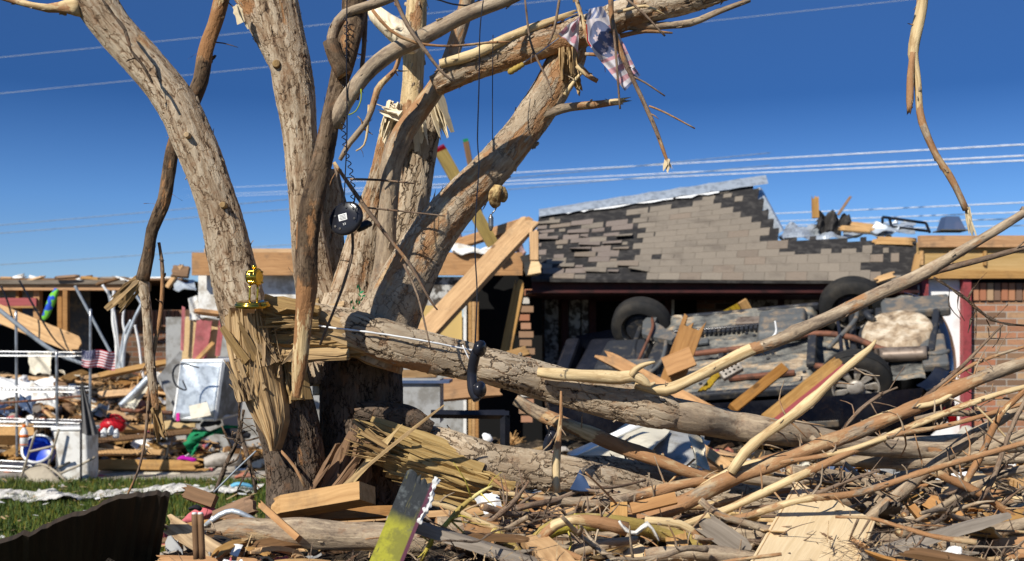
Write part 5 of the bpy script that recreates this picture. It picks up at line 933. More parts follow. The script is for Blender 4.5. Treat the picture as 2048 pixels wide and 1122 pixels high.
mb = MB(); Z = Vector((-.72, 0, -.42)).normalized(); X = Vector((0, 1, 0)); lathe(mb, [(.006, -.03), (.009, -.026), (.008, -.018), (.0105, -.012), (.009, -.005), (.011, .002), (.0095, .010), (.011, .018), (.009, .026), (.004, .031)], P(1032, 137, 3.7), (X, Z.cross(X), Z), 18); mb.build('grip', 'treated_post', sd, True)
mb = MB(); tube(mb, [P(1046, 126, 3.7), P(1080, 104, 3.72), P(1118, 76, 3.75)], [.0025, .0025, .002], 6, .05); mb.build('rod', 'steel', sd)
# brass clock frame on a round base
bc = thing('brass_clock_stand', P(505, 612, 3.72), 'gold coloured clock frame on a round dull base, standing on the limb\'s torn end', 'clock')
c = P(505, 606, 3.72); mb = MB(); lathe(mb, [(.050, -.016), (.058, -.014), (.060, -.006), (.0575, -.002), (.054, .001), (.056, .003), (.050, .006), (.01, .007)], c, (Vector((1, 0, 0)), Vector((0, .98, .15)), Vector((0, -.15, .98))), 48); mb.build('base', 'brass', bc, True)
for dx in (-.010, .016): mb = MB(); tube(mb, [c + Vector((dx, 0, .004)), c + Vector((dx + .002, 0, .062))], [.0035, .0035], 10, .02, amp=0); mb.build('pillar', 'brass', bc, True)
mb = MB(); cz = c + Vector((.006, 0, .088)); Zc = Vector((.93, -.36, 0)); Xc = Vector((0, 0, 1)); Yc = Zc.cross(Xc); lathe(mb, [(.022, -.016), (.027, -.015), (.028, -.010), (.026, -.008), (.026, .010), (.029, .012), (.029, .017), (.022, .018)], cz, (Xc, Yc, Zc), 36); mb.build('drum', 'brass', bc, True)
mb = MB(); lathe(mb, [(.021, .0183), (.019, .0192), (.002, .0193)], cz, (Xc, Yc, Zc), 30); mb.build('dial', 'brass', bc); mb = MB(); lathe(mb, [(.024, -.020), (.024, -.0165), (.02, -.0162)], cz, (Xc, Yc, Zc), 30); mb.build('back_plate', 'black_plastic', bc)
for (a, b) in ((-.018, .02), (.018, .02), (-.018, -.02), (.018, -.02)): mb = MB(); tube(mb, [cz + Vector((-.016, 0, 0)) + Yc * b + Xc * a * .9, cz + Vector((.02, -.006, 0)) + Yc * b + Xc * a], [.003, .003], 8, .02); mb.build('strut', 'brass', bc, True)
mb = MB(); lathe(mb, [(.004, 0), (.010, .006), (.008, .012), (.003, .014)], cz + Vector((0, 0, .027)), AX, 14); mb.build('finial', 'brass', bc, True)
# ---------------------------------------------------------------- overhead lines
def line(lab, x0, y0, x1, y1, D0, D1, w, m_='wire_white', grp=None):
    mb = MB(); sl = (y1 - y0) / (x1 - x0); g0 = (1 / D1 - 1 / D0) / (x1 - x0); xa, xb = (x0 - 500, x1 + 900); n = 60
    xa = max(xa, x0 - (1 / D0 - 1 / 260) / g0) if g0 > 0 else xa; iD = lambda x: 1 / D0 + g0 * (x - x0); a, b = P(xa, y0 + (xa - x0) * sl, 1 / iD(xa)), P(xb, y0 + (xb - x0) * sl, 1 / iD(xb)); pts = [a.lerp(b, i / n) - Vector((0, 0, .10 * math.sin(math.pi * i / n))) for i in range(n + 1)]
    for s in (0,):
        q = [p + Vector((0, math.cos(i * 0 + s * 3.14), 0)) * 0 for i, p in enumerate(pts)]; tube(mb, q, [w * max(.02, min(1, (i / n * (xb - xa)) / (x0 + 200 - xa))) if g0 > 0 else w for i in range(n + 1)], 6, .2, amp=.25 if m_ == 'wire_white' else 0, kn=.25, seed=s + 3)
    return tag(mb.build('overhead_wire', m_, None, True), lab, 'power line', grp)
for (a, b, l) in ((352, 288, 'topmost pale twisted wire crossing the right sky'), (367, 311, 'second pale twisted wire crossing the right sky'), (373, 321, 'third pale twisted wire, lowest of the close trio')): line(l, 860, a, 2150, b - 6, 75, 30, .020)
for (x0, a, b, l) in ((1520, 424, 400, 'highest of the lower pale wires above the header at the right'), (1560, 438, 420, 'second of the lower pale wires above the header at the right'), (1600, 446, 434, 'third of the lower pale wires above the header at the right'), (1650, 456, 449, 'lowest pale wire just above the wooden header')): line(l, x0, a, 2150, b - 3, 48, 30, .018)
for (a, b, l) in ((118, -30, 'faint wire crossing the upper left sky, the higher one'), (190, 45, 'faint wire crossing the upper left sky, the lower one')): line(l, -60, a, 1350, b, 40, 40, .010, 'wire_pale')
for (a, b, l) in ((452, 388, 'higher dim wire low in the left sky'), (468, 408, 'middle dim wire low in the left sky'), (530, 480, 'lowest dim wire in the left sky')): line(l, -60, a, 640, b, 44, 44, .015, 'wire_grey')
# ---------------------------------------------------------------- lumber one can point to
BD = [
 ('long doubled beam leaning from the broken roof corner down to the left', (845, 672, 10.6), (1062, 440, 12.1), 40, .09, 'pine', (0, .1)),
 ('broken rafter tail lying on the roof edge left of the shingles', (905, 492, 12.8), (1068, 440, 13.2), 20, .07, 'pine_orange', (0, .1)),
 ('pointed broken stud standing at the left end of the shingle roof', (1068, 520, 11.9), (1068, 452, 11.9), 18, .05, 'pine', (0, .25)),
 ('ragged piece of sheathing hanging at the left end of the shingle roof', (1040, 534, 11.9), (1086, 525, 11.9), 44, .04, 'ply', (.15, .12)),
 ('cracked stud leaning at the left of the dark porch', (1012, 708, 11.6), (1042, 560, 11.8), 22, .08, 'pine', (0, .15)),
 ('short board stub low beside the cracked stud', (1060, 700, 11.2), (1010, 715, 11.0), 20, .05, 'pine', (.05, .05)),
 ('broken pointed board standing in front of the car belly', (1340, 772, 9.2), (1392, 632, 9.1), 46, .04, 'pine_orange', (0, .45)),
 ('square board end nailed across the pointed board', (1330, 735, 9.15), (1386, 712, 9.1), 40, .04, 'pine_orange', (0, 0)),
 ('long board slanting down right behind the peeled shoot from the car front', (1195, 704, 8.9), (1430, 830, 8.4), 26, .05, 'pine_orange', (.12, 0)),
 ('squared timber leaning on the car underside at its middle', (1465, 818, 8.7), (1568, 735, 9.0), 20, .05, 'pine_orange', (0, 0)),
 ('red edged timber leaning against the near wheel', (1530, 842, 8.4), (1680, 722, 8.9), 26, .06, 'pine', (0, .04)),
 ('dark red strip under the red edged timber', (1545, 850, 8.35), (1690, 735, 8.85), 16, .03, 'red_board', (0, 0)),
 ('two joined yellow boards propped behind the car belly', (1488, 655, 11.6), (1465, 612, 11.6), 48, .05, 'treated_post', (0, 0)),
 ('narrow yellow board beside the propped pair behind the car', (1510, 648, 11.55), (1484, 602, 11.5), 18, .05, 'pine', (0, 0)),
 ('long sloping board behind the top wheel of the car', (1580, 640, 12.0), (1665, 606, 11.9), 14, .04, 'pine', (.1, .2)),
 ('fat lumber stub lying in the foreground under the trunk, sawn end to the right', (548, 1018, 3.58), (735, 986, 3.46), 36, .10, 'pine', (.02, 0)),
 ('dark plank lying just below the sawn lumber stub', (560, 1036, 3.62), (800, 1022, 3.66), 22, .04, 'pine_orange', (.03, .02)),
 ('thin plank crossing low behind the painted board', (600, 1047, 3.7), (1010, 1020, 3.9), 13, .03, 'pine', (.04, .02)),
 ('small brown slat leaning on the stripped log', (518, 1006, 3.35), (598, 1078, 3.22), 13, .02, 'pine_orange', (.03, .0)),
 ('dark chunk of timber poking over the dark sheet at the left', (362, 980, 3.5), (430, 1004, 3.5), 26, .06, 'pine_dark', (.04, 0)),
 ('brown wedge of board with a grey patch left of the sawn lumber stub', (420, 1046, 3.45), (512, 1006, 3.4), 34, .04, 'pine_dark', (.05, .02)),
 ('pale torn slab with frayed fibres at the bottom left of the pile', (318, 1036, 3.2), (465, 1125, 3.15), 38, .02, 'splinter', (.10, .05)),
 ('orange board along the very bottom left edge', (310, 1118, 3.1), (520, 1124, 3.1), 14, .03, 'pine_orange', (.05, .02)),
 ('brown board end low in the middle of the pile', (1262, 1018, 3.5), (1352, 996, 3.5), 22, .03, 'pine_orange', (0, 0)),
 ('upright tan board offcut beside the brown board end', (1238, 1010, 3.55), (1238, 1042, 3.5), 34, .03, 'pine', (0, .02)),
 ('grey weathered board slanting at the left edge of the light panel', (1400, 1040, 3.3), (1498, 1108, 3.2), 44, .02, 'grey_wood', (.03, .04)),
 ('broad orange board lying flat behind the grey leaning branch', (1855, 1000, 3.7), (1960, 1068, 3.55), 34, .03, 'pine_orange', (.02, .02)),
 ('long board pointing up right in the lower right corner', (1880, 1096, 3.45), (2065, 1018, 3.6), 22, .04, 'pine', (.03, .02)),
 ('narrow board crossing under the long board at the lower right', (1812, 1000, 3.5), (1892, 1098, 3.4), 14, .03, 'pine_orange', (.02, .02)),
 ('orange board offcut at the far lower right edge', (1985, 1100, 3.3), (2065, 1090, 3.3), 40, .03, 'pine_orange', (.02, .02)),
 ('short splintered board above the light panel', (1788, 1008, 3.8), (1858, 988, 3.8), 14, .03, 'pine', (.05, .05)),
 ('tan board under the fallen limb at the right with a broken tip', (1700, 930, 4.6), (1820, 926, 4.8), 16, .03, 'pine_orange', (.1, .02)),
 ('long board on the ground behind the lower branches at the right', (1720, 918, 4.9), (1880, 922, 5.2), 8, .02, 'pine', (0, 0)),
 ('plank beneath the fallen limb slanting down to the right in the centre', (1390, 890, 6.0), (1470, 945, 5.6), 20, .05, 'pine', (.05, .02)),
 ('wide orange board in shade under the fallen limb near the trunk', (790, 788, 8.2), (1000, 770, 8.6), 46, .05, 'pine_orange', (.08, .05)),
 ('tan board lying over the wide orange board by the trunk', (785, 752, 8.0), (880, 748, 8.4), 20, .04, 'pine', (.05, .1)),
 ('big sloping fallen plank at the left in front of the gutted house', (-40, 612, 14.0), (162, 694, 13.6), 36, .06, 'pine', (0, .10)),
 ('round tan pole lying across the rubble under the small flag', (195, 752, 13.2), (345, 722, 13.4), 10, .07, 'pine', (.05, .02)),
 ('tan timber lying above the red fuel can', (195, 790, 13.0), (300, 782, 13.0), 13, .06, 'pine', (.02, .03)),
 ('pale log lying along the left rubble front', (190, 930, 12.1), (400, 932, 12.1), 20, .10, 'pine', (.02, .08)),
 ('long plank just above the pale log', (190, 905, 12.5), (330, 905, 12.5), 11, .06, 'pine', (.02, .02)),
 ('board lying under the red fuel can', (190, 882, 12.7), (395, 862, 12.9), 10, .05, 'pine_dark', (.02, .02)),
 ('tan board in the rubble below the black bag', (330, 852, 12.6), (392, 846, 12.6), 18, .06, 'mdf', (0, .01)),
 ('stack of orange boards at the left edge of the path', (-10, 962, 12.0), (52, 966, 12.0), 9, .04, 'pine_orange', (0, 0)),
 ('leaning slat on the red panel left of the trunk', (385, 730, 12.2), (428, 684, 12.3), 8, .03, 'pine', (.02, .02)),
 ('short wooden ledge above the red panel', (388, 622, 12.3), (470, 632, 12.3), 7, .12, 'pine_orange', (.03, .03)),
 ('dark rafter end at the roof line left of the stems', (343, 542, 13.5), (378, 545, 13.5), 22, .07, 'pine_dark', (.02, 0)),
 ('tilted stick on the roof line left of the stems', (335, 575, 13.5), (366, 528, 13.5), 9, .05, 'pine', (0, .05)),
 ('narrow brown slat on top of the gutted house', (108, 556, 15.8), (160, 552, 15.8), 5, .05, 'pine_dark', (.05, .05)),
 ('slat tilted up at the right end of the gutted house roof', (190, 570, 15.7), (240, 556, 15.7), 5, .05, 'pine_dark', (.05, .05)),
 ('upright broken stud on the roof ridge at the right', (1631, 436, 13.8), (1630, 390, 13.8), 13, .07, 'pine', (0, .08)),
 ('rusty rod sticking out of the torn felt on the roof', (1676, 430, 13.8), (1702, 392, 13.8), 5, .03, 'pine_dark', (0, .02)),
 ('cream rafter piece lying on the roof right of the torn felt', (1700, 448, 13.5), (1775, 458, 13.5), 9, .05, 'pine', (.05, .05)),
 ('second rafter piece on the roof right of the torn felt', (1675, 456, 13.4), (1750, 462, 13.4), 10, .05, 'pine', (.05, .05)),
 ('broken board at the right roof edge under the hip', (1740, 482, 12.9), (1832, 484, 12.8), 16, .05, 'pine', (.12, .06)),
 ('splintered brace at the right end of the shingles', (1826, 555, 12.2), (1838, 500, 12.2), 12, .06, 'pine', (.03, .08)),
 ('short board jutting from the shingle end at the right', (1748, 562, 11.9), (1792, 548, 11.9), 12, .04, 'pine', (.08, .05)),
]
for (lab, a, b, w, tm, m_, jg) in BD: board('plank', lab, a, b, w, tm, m_, jag=jg)
for (lab, a, b, w, tm, m_, cm) in (('thick yellow post with a red painted end sticking up behind the right stem', (985, 488, 12.4), (880, 300, 12.0), 24, .12, 'treated_post', 'tail_red'), ('thin brown post with a green painted end beside the yellow post', (960, 430, 12.6), (932, 284, 12.6), 11, .06, 'pine_dark', 'green_cloth')):
    t = thing('timber_post', P(*a), lab, 'post'); board('shaft', '', a, b, w, tm, m_, parent=t); d = (P(*b) - P(*a)).normalized(); mb = MB(); Y = Vector((0, 1, 0)); Y = (Y - d * Y.dot(d)).normalized(); box(mb, P(*b) + d * .015, .035, w / F * 12.05, tm * 1.02, (d, d.cross(Y), Y)); mb.build('painted_cap', cm, t)
# yellow painted board in the foreground with a black top and a crumbly white edge
yb = thing('painted_board', P(795, 1040, 2.95), 'yellow and black painted board with a ragged white edge, standing tilted at the bottom centre', 'board')
N = NT('yellow_black'); v = N.co(); z = N.n('SeparateXYZ', {0: v}, 2); nz = N.noise(v, 14, 5, .7)
c = N.mix(N.step(N.math('ADD', z, N.math('MULTIPLY', nz, .05)), .0, .06), N.mix(N.step(nz, .45, .62), (.36, .34, .03), (.20, .19, .03)), N.mix(N.step(nz, .5, .6), (.025, .028, .03), (.09, .10, .10)))
c = N.mix(N.step(N.noise(N.vm('MULTIPLY', v, (1, 1, .12)), 60, 4, .7), .6, .68), c, (.11, .10, .04)); c = N.mix(N.step(N.n('SeparateXYZ', {0: v}, 0), -.030, -.034), c, (.10, .03, .05)); M['yellow_black'] = N.fin(c, .6, nz, .7, .004)
p0, p1 = P(762, 1150, 2.9), P(842, 955, 3.0); Mx = frame_of(p0, p1, Vector((.1, -1, .2))); mb = MB(); plank_geo(mb, (p1 - p0).length, .084, .022, 0, .014, seed=7, mat=Mx, n=14, m=12, cut=-.012); mb.build('board', 'yellow_black', yb)
mb = MB(); tube(mb, [Mx @ Vector((x, -.043 + .002 * math.sin(x * 60), .004)) for x in np.linspace(.02, .155, 26)], [.006 + .003 * abs(math.sin(k * 2.1)) for k in range(26)], 9, .004, amp=.5, kn=1.5); mb.build('ragged_edge', 'white_dirty', yb, False)
# light cabinet panel at the lower right: a shallow box
cbx = thing('cabinet_box', P(1630, 1050, 3.3), 'pale wooden cabinet box lying tilted among the branches at the lower right', 'cabinet')
A, B, Cc, Dd = P(1592, 962, 3.62), P(1752, 1040, 3.42), P(1722, 1128, 3.02), P(1506, 1104, 3.12); Dd = P(1500, 1122, 3.08); Cc = B + Dd - A; nrm = (B - A).cross(Dd - A).normalized(); nrm = -nrm if nrm.y > 0 else nrm
mb = MB(); F1 = [A, B, Cc, Dd]; F2 = [q - nrm * .11 for q in F1]; cdd = [(0, 0, 0), (.28, 0, 0), (.28, 0, .4), (0, 0, .4)]
mb.add(F1 + F2, [(0, 3, 2, 1), (4, 5, 6, 7), (0, 1, 5, 4), (1, 2, 6, 5), (2, 3, 7, 6), (3, 0, 4, 7)], cdd + [(a + .1, .1, b + .05) for a, b, _ in [(0, 0, 0), (.28, 0, 0), (.28, .4, 0), (0, .4, 0)]]); o = mb.build('box', 'mdf', cbx); m = o.modifiers.new('b', 'BEVEL'); m.width = .003; m.segments = 2
for f in (.03, .965):
    a, b = A.lerp(B, f), Dd.lerp(Cc, f); mb = MB(); box(mb, (a + b) / 2 + nrm * .001, (b - a).length, .0022, .0016, ((b - a).normalized(), (B - A).normalized(), nrm)); mb.build('edge_groove', 'pine', cbx)
mb = MB(); a = A.lerp(B, .58).lerp(Dd.lerp(Cc, .60), .42); X = (B - A).normalized(); Y = (Dd - A).normalized(); V = [a + nrm * .0012]; n = 30
for j in range(n): t = j / n * 6.283; r_ = .012 * (1 + .45 * math.sin(t * 5) * math.sin(t * 3 + 1)) ; V.append(a + X * math.cos(t) * r_ * 1.7 + Y * math.sin(t) * r_ * .8 + nrm * .0012)
mb.add(V, [(0, 1 + j, 1 + (j + 1) % n) for j in range(n)]); mb.build('stain', 'pine_dark', cbx)
wood('shaded_decking', (.010, .007, .005), (.038, .024, .014), False)  # near-black base colour carries the shade of the sheet's underside
# big dark sheet leaning up in the lower left corner
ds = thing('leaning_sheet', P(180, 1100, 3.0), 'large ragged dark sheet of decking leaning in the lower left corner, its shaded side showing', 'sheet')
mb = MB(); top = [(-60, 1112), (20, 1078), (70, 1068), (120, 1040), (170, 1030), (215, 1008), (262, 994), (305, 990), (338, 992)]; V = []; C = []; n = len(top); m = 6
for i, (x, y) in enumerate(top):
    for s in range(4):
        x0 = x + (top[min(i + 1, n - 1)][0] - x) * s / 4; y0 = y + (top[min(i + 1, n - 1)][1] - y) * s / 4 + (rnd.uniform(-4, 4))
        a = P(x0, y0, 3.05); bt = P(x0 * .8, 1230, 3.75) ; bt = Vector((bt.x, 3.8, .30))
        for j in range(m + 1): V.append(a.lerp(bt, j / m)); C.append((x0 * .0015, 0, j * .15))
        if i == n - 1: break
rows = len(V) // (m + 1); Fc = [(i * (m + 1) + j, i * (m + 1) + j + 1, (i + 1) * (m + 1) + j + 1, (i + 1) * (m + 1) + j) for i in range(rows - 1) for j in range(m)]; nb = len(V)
V2 = [v + Vector((0, .012, .012)) for v in V]; mb.add(V + V2, [tuple(reversed(f)) for f in Fc] + [tuple(nb + q for q in f) for f in Fc] + [(i * (m + 1), (i + 1) * (m + 1), nb + (i + 1) * (m + 1), nb + i * (m + 1)) for i in range(rows - 1)] + [((rows - 1) * (m + 1) + j, (rows - 1) * (m + 1) + j + 1, nb + (rows - 1) * (m + 1) + j + 1, nb + (rows - 1) * (m + 1) + j) for j in range(m)], C + C); mb.build('decking', 'shaded_decking', ds)
# twin dark rods, foreground left
for x, l in ((389, 'left one of the two dark round rods standing at the lower left'), (401, 'right one of the two dark round rods standing at the lower left')):
    mb = MB(); tube(mb, [P(x + 4, 1118, 3.0), P(x, 1028, 3.0)], [.0085, .0085], 14, .05, amp=0); tr_ = thing('rod', P(x, 1118, 3.0), l, 'rod'); mb.build('shaft', 'pine_dark', tr_, True)
    mb = MB(); tube(mb, [P(x, 1029, 3.0), P(x, 1025, 3.0)], [.007, .007], 12, .01, amp=0); mb.build('tip', 'white_dirty', tr_, True)
# ---------------------------------------------------------------- left yard: shelf rack, bin, chair, clothes and so on
rk = thing('wire_shelf_rack', P(110, 930, 11.8), 'empty chrome wire shelf rack standing at the left edge of the yard', 'shelf')
for (x, y0, y1, D) in ((32, 622, 912, 12.1), (113, 700, 950, 11.6), (-30, 690, 960, 11.5)):
    mb = MB(); tube(mb, [P(x + 2, y1, D), P(x, y0, D)], [.015, .015], 10, .08, amp=0); mb.build('post', 'steel', rk, True)
for (yL, yR, DL) in ((703, 705, 11.7), (776, 776, 11.7), (842, 846, 11.7), (930, 934, 11.7)):
    mb = MB(); a, b = P(-40, yL, 11.6), P(150 if yL < 900 else 45, yR, 11.6); 
    for off in (Vector((0, 0, 0)), Vector((0, 0, -.045)), Vector((0, .45, 0)), Vector((0, .45, -.04))): tube(mb, [a + off, b + off], [.006, .006], 6, .4, amp=0)
    N_ = 26
    for k in range(N_): p = a.lerp(b, k / N_); q = a.lerp(b, (k + .5) / N_); r_ = a.lerp(b, (k + 1) / N_); tube(mb, [p, q - Vector((0, 0, .045)), r_], [.0035] * 3, 4, .2, amp=0); tube(mb, [p, p + Vector((0, .45, 0))], [.003] * 2, 4, .5, amp=0)
    mb.build('wire_shelf', 'steel', rk)
wire('metal_tube', 'grey metal tube slanting down through the wire rack', [(-20, 606, 9), (100, 698, 9), (165, 728, 8)], 11.9, 'wire_grey', 'tube'); wire('metal_tube', 'thin metal tube slanting behind the flag pole at the left', [(150, 572, 6), (225, 712, 6)], 12.6, 'wire_grey', 'tube')
wire('black_cable', 'dark drooping cable across the gutted house at the left', [(38, 560, 4), (75, 625, 4), (110, 680, 3), (150, 715, 3)], 13.4, cat='cord'); wire('black_cable', 'short dark cable at the far left of the gutted house', [(2, 572, 4), (14, 600, 4), (26, 640, 4)], 13.4, cat='cord')
wire('long_pipe', 'thin dark pipe lying across the rubble behind the rack', [(-20, 808, 5), (80, 800, 5), (165, 792, 5)], 11.9, 'rust', 'pipe')
fp = thing('small_flag', P(181, 960, 11.75), 'small stars and stripes flag tied to a grey pole among the rubble at the left', 'flag')
mb = MB(); tube(mb, [P(178, 955, 11.75), P(180, 800, 11.75), P(181, 618, 11.75)], [.016, .015, .014], 10, .1, amp=0); mb.build('pole', 'steel', fp, True)
mb = MB(); V = []; vc = []; nu, nv = 90, 52
for i in range(nv + 1):
    for j in range(nu + 1):
        u, v = j / nu, i / nv; x = 163 + 67 * u; y = 699 + 3 * u + (33 + 5 * u) * v + 2 * math.sin(u * 9); V.append(P(x, y, 11.68 + .03 * math.sin(u * 14 + v * 2)))
        if u < .43 and v < .55:
            a, b = (u * 26) % 2, (v * 30) % 2; c = (.75, .75, .75) if (int(u * 26) + int(v * 22)) % 2 == 0 and (u * 26) % 1 < .6 and (v * 22) % 1 < .6 else (.012, .018, .10)
        else: c = (.42, .01, .03) if int(v * 13) % 2 == 0 else (.80, .78, .78)
        vc.append(c)
mb.add(V, [(i * (nu + 1) + j, i * (nu + 1) + j + 1, (i + 1) * (nu + 1) + j + 1, (i + 1) * (nu + 1) + j) for i in range(nv) for j in range(nu)], None, None, vc); mb.build('cloth', 'vcol_cloth', fp, True)
pl = thing('dark_pole', P(162, 985, 11.3), 'thin dark pole with nothing on its top, standing in the grass before the white bin', 'pole'); mb = MB(); tube(mb, [P(162, 985, 11.3), P(162, 845, 11.3)], [.012, .012], 8, .2, amp=0); mb.build('shaft', 'black_plastic', pl, True); pl['label'] = 'thin dark pole standing in the grass before the white bin'
mb = MB(); V = []
for i in range(25):
    for j in range(13):
        v, u = i / 24, j / 12; x = 160 + 4 * v + (6 + 26 * v) * u; y = 768 + 98 * v * (1 if u < .4 else 1 - .2 * (u - .4)) + (14 * v * u); V.append(P(x, y, 11.25 + .05 * math.sin(u * 13 + v) * (v * .8 + .2)))
V += [p + Vector((0, .012, 0)) for p in V]; Fc = [(i * 13 + j, i * 13 + j + 1, (i + 1) * 13 + j + 1, (i + 1) * 13 + j) for i in range(24) for j in range(12)]; mb.add(V, Fc + [tuple(q + 325 for q in reversed(f)) for f in Fc]); tag(mb.build('hanging_cloth', 'grey_cloth', None, True), 'grey cloth draped over the dark pole by the white bin', 'cloth')
wb = thing('white_bin', P(153, 960, 11.65), 'tall white plastic bin with a rim, upright on the path at the left', 'bin')
def frust(mb, c0, w0, d0, c1, w1, d1, th=0): 
    V = [];
    for (c, w, d) in ((c0, w0, d0), (c1, w1, d1)): c = Vector(c); V += [c + Vector((-w / 2, -d / 2, 0)), c + Vector((w / 2, -d / 2, 0)), c + Vector((w / 2, d / 2, 0)), c + Vector((-w / 2, d / 2, 0))]
    mb.add(V, [(3, 2, 1, 0), (4, 5, 6, 7), (0, 1, 5, 4), (1, 2, 6, 5), (2, 3, 7, 6), (3, 0, 4, 7)])
mb = MB(); b0, b1 = P(160, 962, 11.65), P(152, 858, 11.65); frust(mb, b0, .30, .28, b1, .36, .34); o = mb.build('body', 'white_dirty', wb); m = o.modifiers.new('b', 'BEVEL'); m.width = .03; m.segments = 3
mb = MB(); frust(mb, b1 + Vector((0, 0, -.01)), .385, .36, b1 + Vector((0, 0, .03)), .39, .365); o = mb.build('rim', 'white_clean', wb); m = o.modifiers.new('b', 'BEVEL'); m.width = .012
fc_ = thing('folding_chair', P(80, 965, 11.4), 'tan metal folding chair collapsed on its side at the left edge of the grass', 'folding chair')
for L in ([(38, 968), (70, 868)], [(70, 868), (74, 862)], [(97, 930), (118, 858)], [(2, 992), (52, 962), (140, 924)], [(118, 948), (160, 930), (190, 914)], [(60, 903), (108, 892)], [(38, 968), (55, 966)]):
    mb = MB(); tube(mb, [P(x, y, 11.3 + .1 * (x % 3)) for x, y in L], [.013] * len(L), 8, .05, amp=0); mb.build('tube', 'tan_metal', fc_, True)
mb = MB(); sheet(mb, (P(48, 940, 11.5), P(90, 932, 11.5), P(138, 978, 11.2), P(92, 992, 11.2)), 8, 8, .004, .3, .012); o = mb.build('seat', 'tan_metal', fc_, True)
mb = MB(); tube(mb, [P(48, 940, 11.5), P(90, 930, 11.5), P(140, 976, 11.2), P(92, 994, 11.2), P(48, 940, 11.5)], [.012] * 5, 8, .04, amp=0); mb.build('seat_rim', 'tan_metal', fc_, True)
mb = MB(); box(mb, P(88, 964, 11.30), .07, .004, .03, (Vector((.9, 0, -.4)), Vector((0, 1, 0)), Vector((.4, 0, .9)))); mb.build('tag', 'white_clean', fc_)
bt = thing('blue_tub', P(80, 925, 11.8), 'bright blue tub with a white rim lying under the rack', 'tub')
mb = MB(); Z = Vector((.1, -.85, .45)).normalized(); X = Z.orthogonal().normalized(); lathe(mb, [(.10, -.06), (.145, -.05), (.15, .10), (.14, .10), (.125, -.03), (.09, -.04)], P(80, 905, 11.8), (X, Z.cross(X), Z), 28); mb.build('bowl', 'blue_plastic', bt, True)
mb = MB(); lathe(mb, [(.152, .09), (.168, .095), (.168, .11), (.145, .112)], P(80, 905, 11.8), (X, Z.cross(X), Z), 28, caps=(0, 0)); mb.build('rim', 'white_clean', bt, True)
sp = thing('spray_bottle', P(48, 890, 11.55), 'white spray bottle with orange bands standing on the rack shelf', 'spray bottle')
mb = MB(); lathe(mb, [(.034, 0), (.040, .004), (.040, .14), (.034, .165), (.016, .195), (.014, .21)], P(48, 893, 11.55), AX, 20); mb.build('bottle', 'white_clean', sp, True)
mb = MB(); lathe(mb, [(.041, .095), (.0412, .125), (.040, .126)], P(48, 893, 11.55), AX, 20); mb.build('label_band', 'orange_label', sp, True); mb = MB(); lathe(mb, [(.041, .015), (.0412, .025), (.040, .026)], P(48, 893, 11.55), AX, 20); mb.build('label_band', 'orange_label', sp, True)
mb = MB(); lathe(mb, [(.016, .20), (.018, .205), (.018, .225), (.012, .23)], P(48, 893, 11.55), AX, 16); mb.build('cap', 'orange_label', sp, True); mb = MB(); box(mb, P(46, 840, 11.55), .075, .03, .028); box(mb, P(54, 846, 11.55), .012, .02, .05); mb.build('trigger', 'white_clean', sp)
gc = thing('fuel_can', P(222, 868, 12.4), 'red plastic fuel can lying in the left rubble with white jugs before it', 'fuel can')
mb = MB(); V = []; sec = [(-.14, .05, .20), (-.12, .02, .10), (-.05, .0, .03), (.06, .0, .0), (.13, .02, .04), (.16, .08, .12)]
tube(mb, [P(202, 862, 12.4), P(214, 850, 12.4), P(230, 848, 12.4), P(248, 856, 12.4)], [.05, .10, .11, .07], 20, .02, amp=.04, flat=.7); mb.build('body', 'red_plastic', gc, True)
mb = MB(); tube(mb, [P(212, 842, 12.36), P(220, 832, 12.36), P(238, 832, 12.36), P(250, 845, 12.36)], [.016, .018, .018, .02], 10, .02, amp=0); mb.build('handle', 'red_plastic', gc, True); mb = MB(); tube(mb, [P(216, 836, 12.36), P(220, 826, 12.36)], [.03, .02], 10, .02, amp=0); mb.build('spout_cap', 'black_plastic', gc, True)
for (x, y, l) in ((208, 866, 'left'), (222, 862, 'middle'), (232, 868, 'right')):
    mb = MB(); tube(mb, [P(x, y + 8, 12.15), P(x, y - 2, 12.15), P(x + 2, y - 10, 12.15)], [.032, .034, .012], 12, .01, amp=.1); tag(mb.build('white_jug', 'white_clean', None, True), l + ' one of the small white jugs before the red fuel can', 'jug')
# white appliance shell
ap = thing('appliance_shell', P(410, 830, 12.3), 'open white refrigerator shell with grey inner panels, left of the trunk', 'appliance')
mb = MB(); a = P(352, 835, 12.3); ZV = Vector((0, 0, 1)); q0, q1, q2 = P(350, 836, 12.1), P(430, 838, 11.9), P(478, 826, 12.6); h = .62; slx = Vector((.07, .05, 0))
def bar(mb, p, q, w): d = (q - p); x = d.normalized(); y = x.orthogonal().normalized(); box(mb, (p + q) / 2, d.length, w, w, (x, y, x.cross(y)))
T0, T1, T2 = q0 + ZV * h + slx, q1 + ZV * h + slx, q2 + ZV * h + slx; q3 = q0 + (q2 - q1); T3 = T0 + (T2 - T1)
for (p, q) in ((q0, T0), (q1, T1), (q2, T2), (T0, T1), (T1, T2), (q0, q1), (q1, q2)): bar(mb, p, q, .035)
mb.build('frame', 'white_clean', ap); mb = MB(); mb.add([T0 + ZV * .02, T1 + ZV * .02, T2 + ZV * .02, T3 + ZV * .02, T0 - ZV * .02, T1 - ZV * .02, T2 - ZV * .02, T3 - ZV * .02], [(0, 1, 2, 3), (7, 6, 5, 4), (0, 4, 5, 1), (1, 5, 6, 2), (2, 6, 7, 3), (3, 7, 4, 0)]); mb.build('top', 'white_clean', ap)
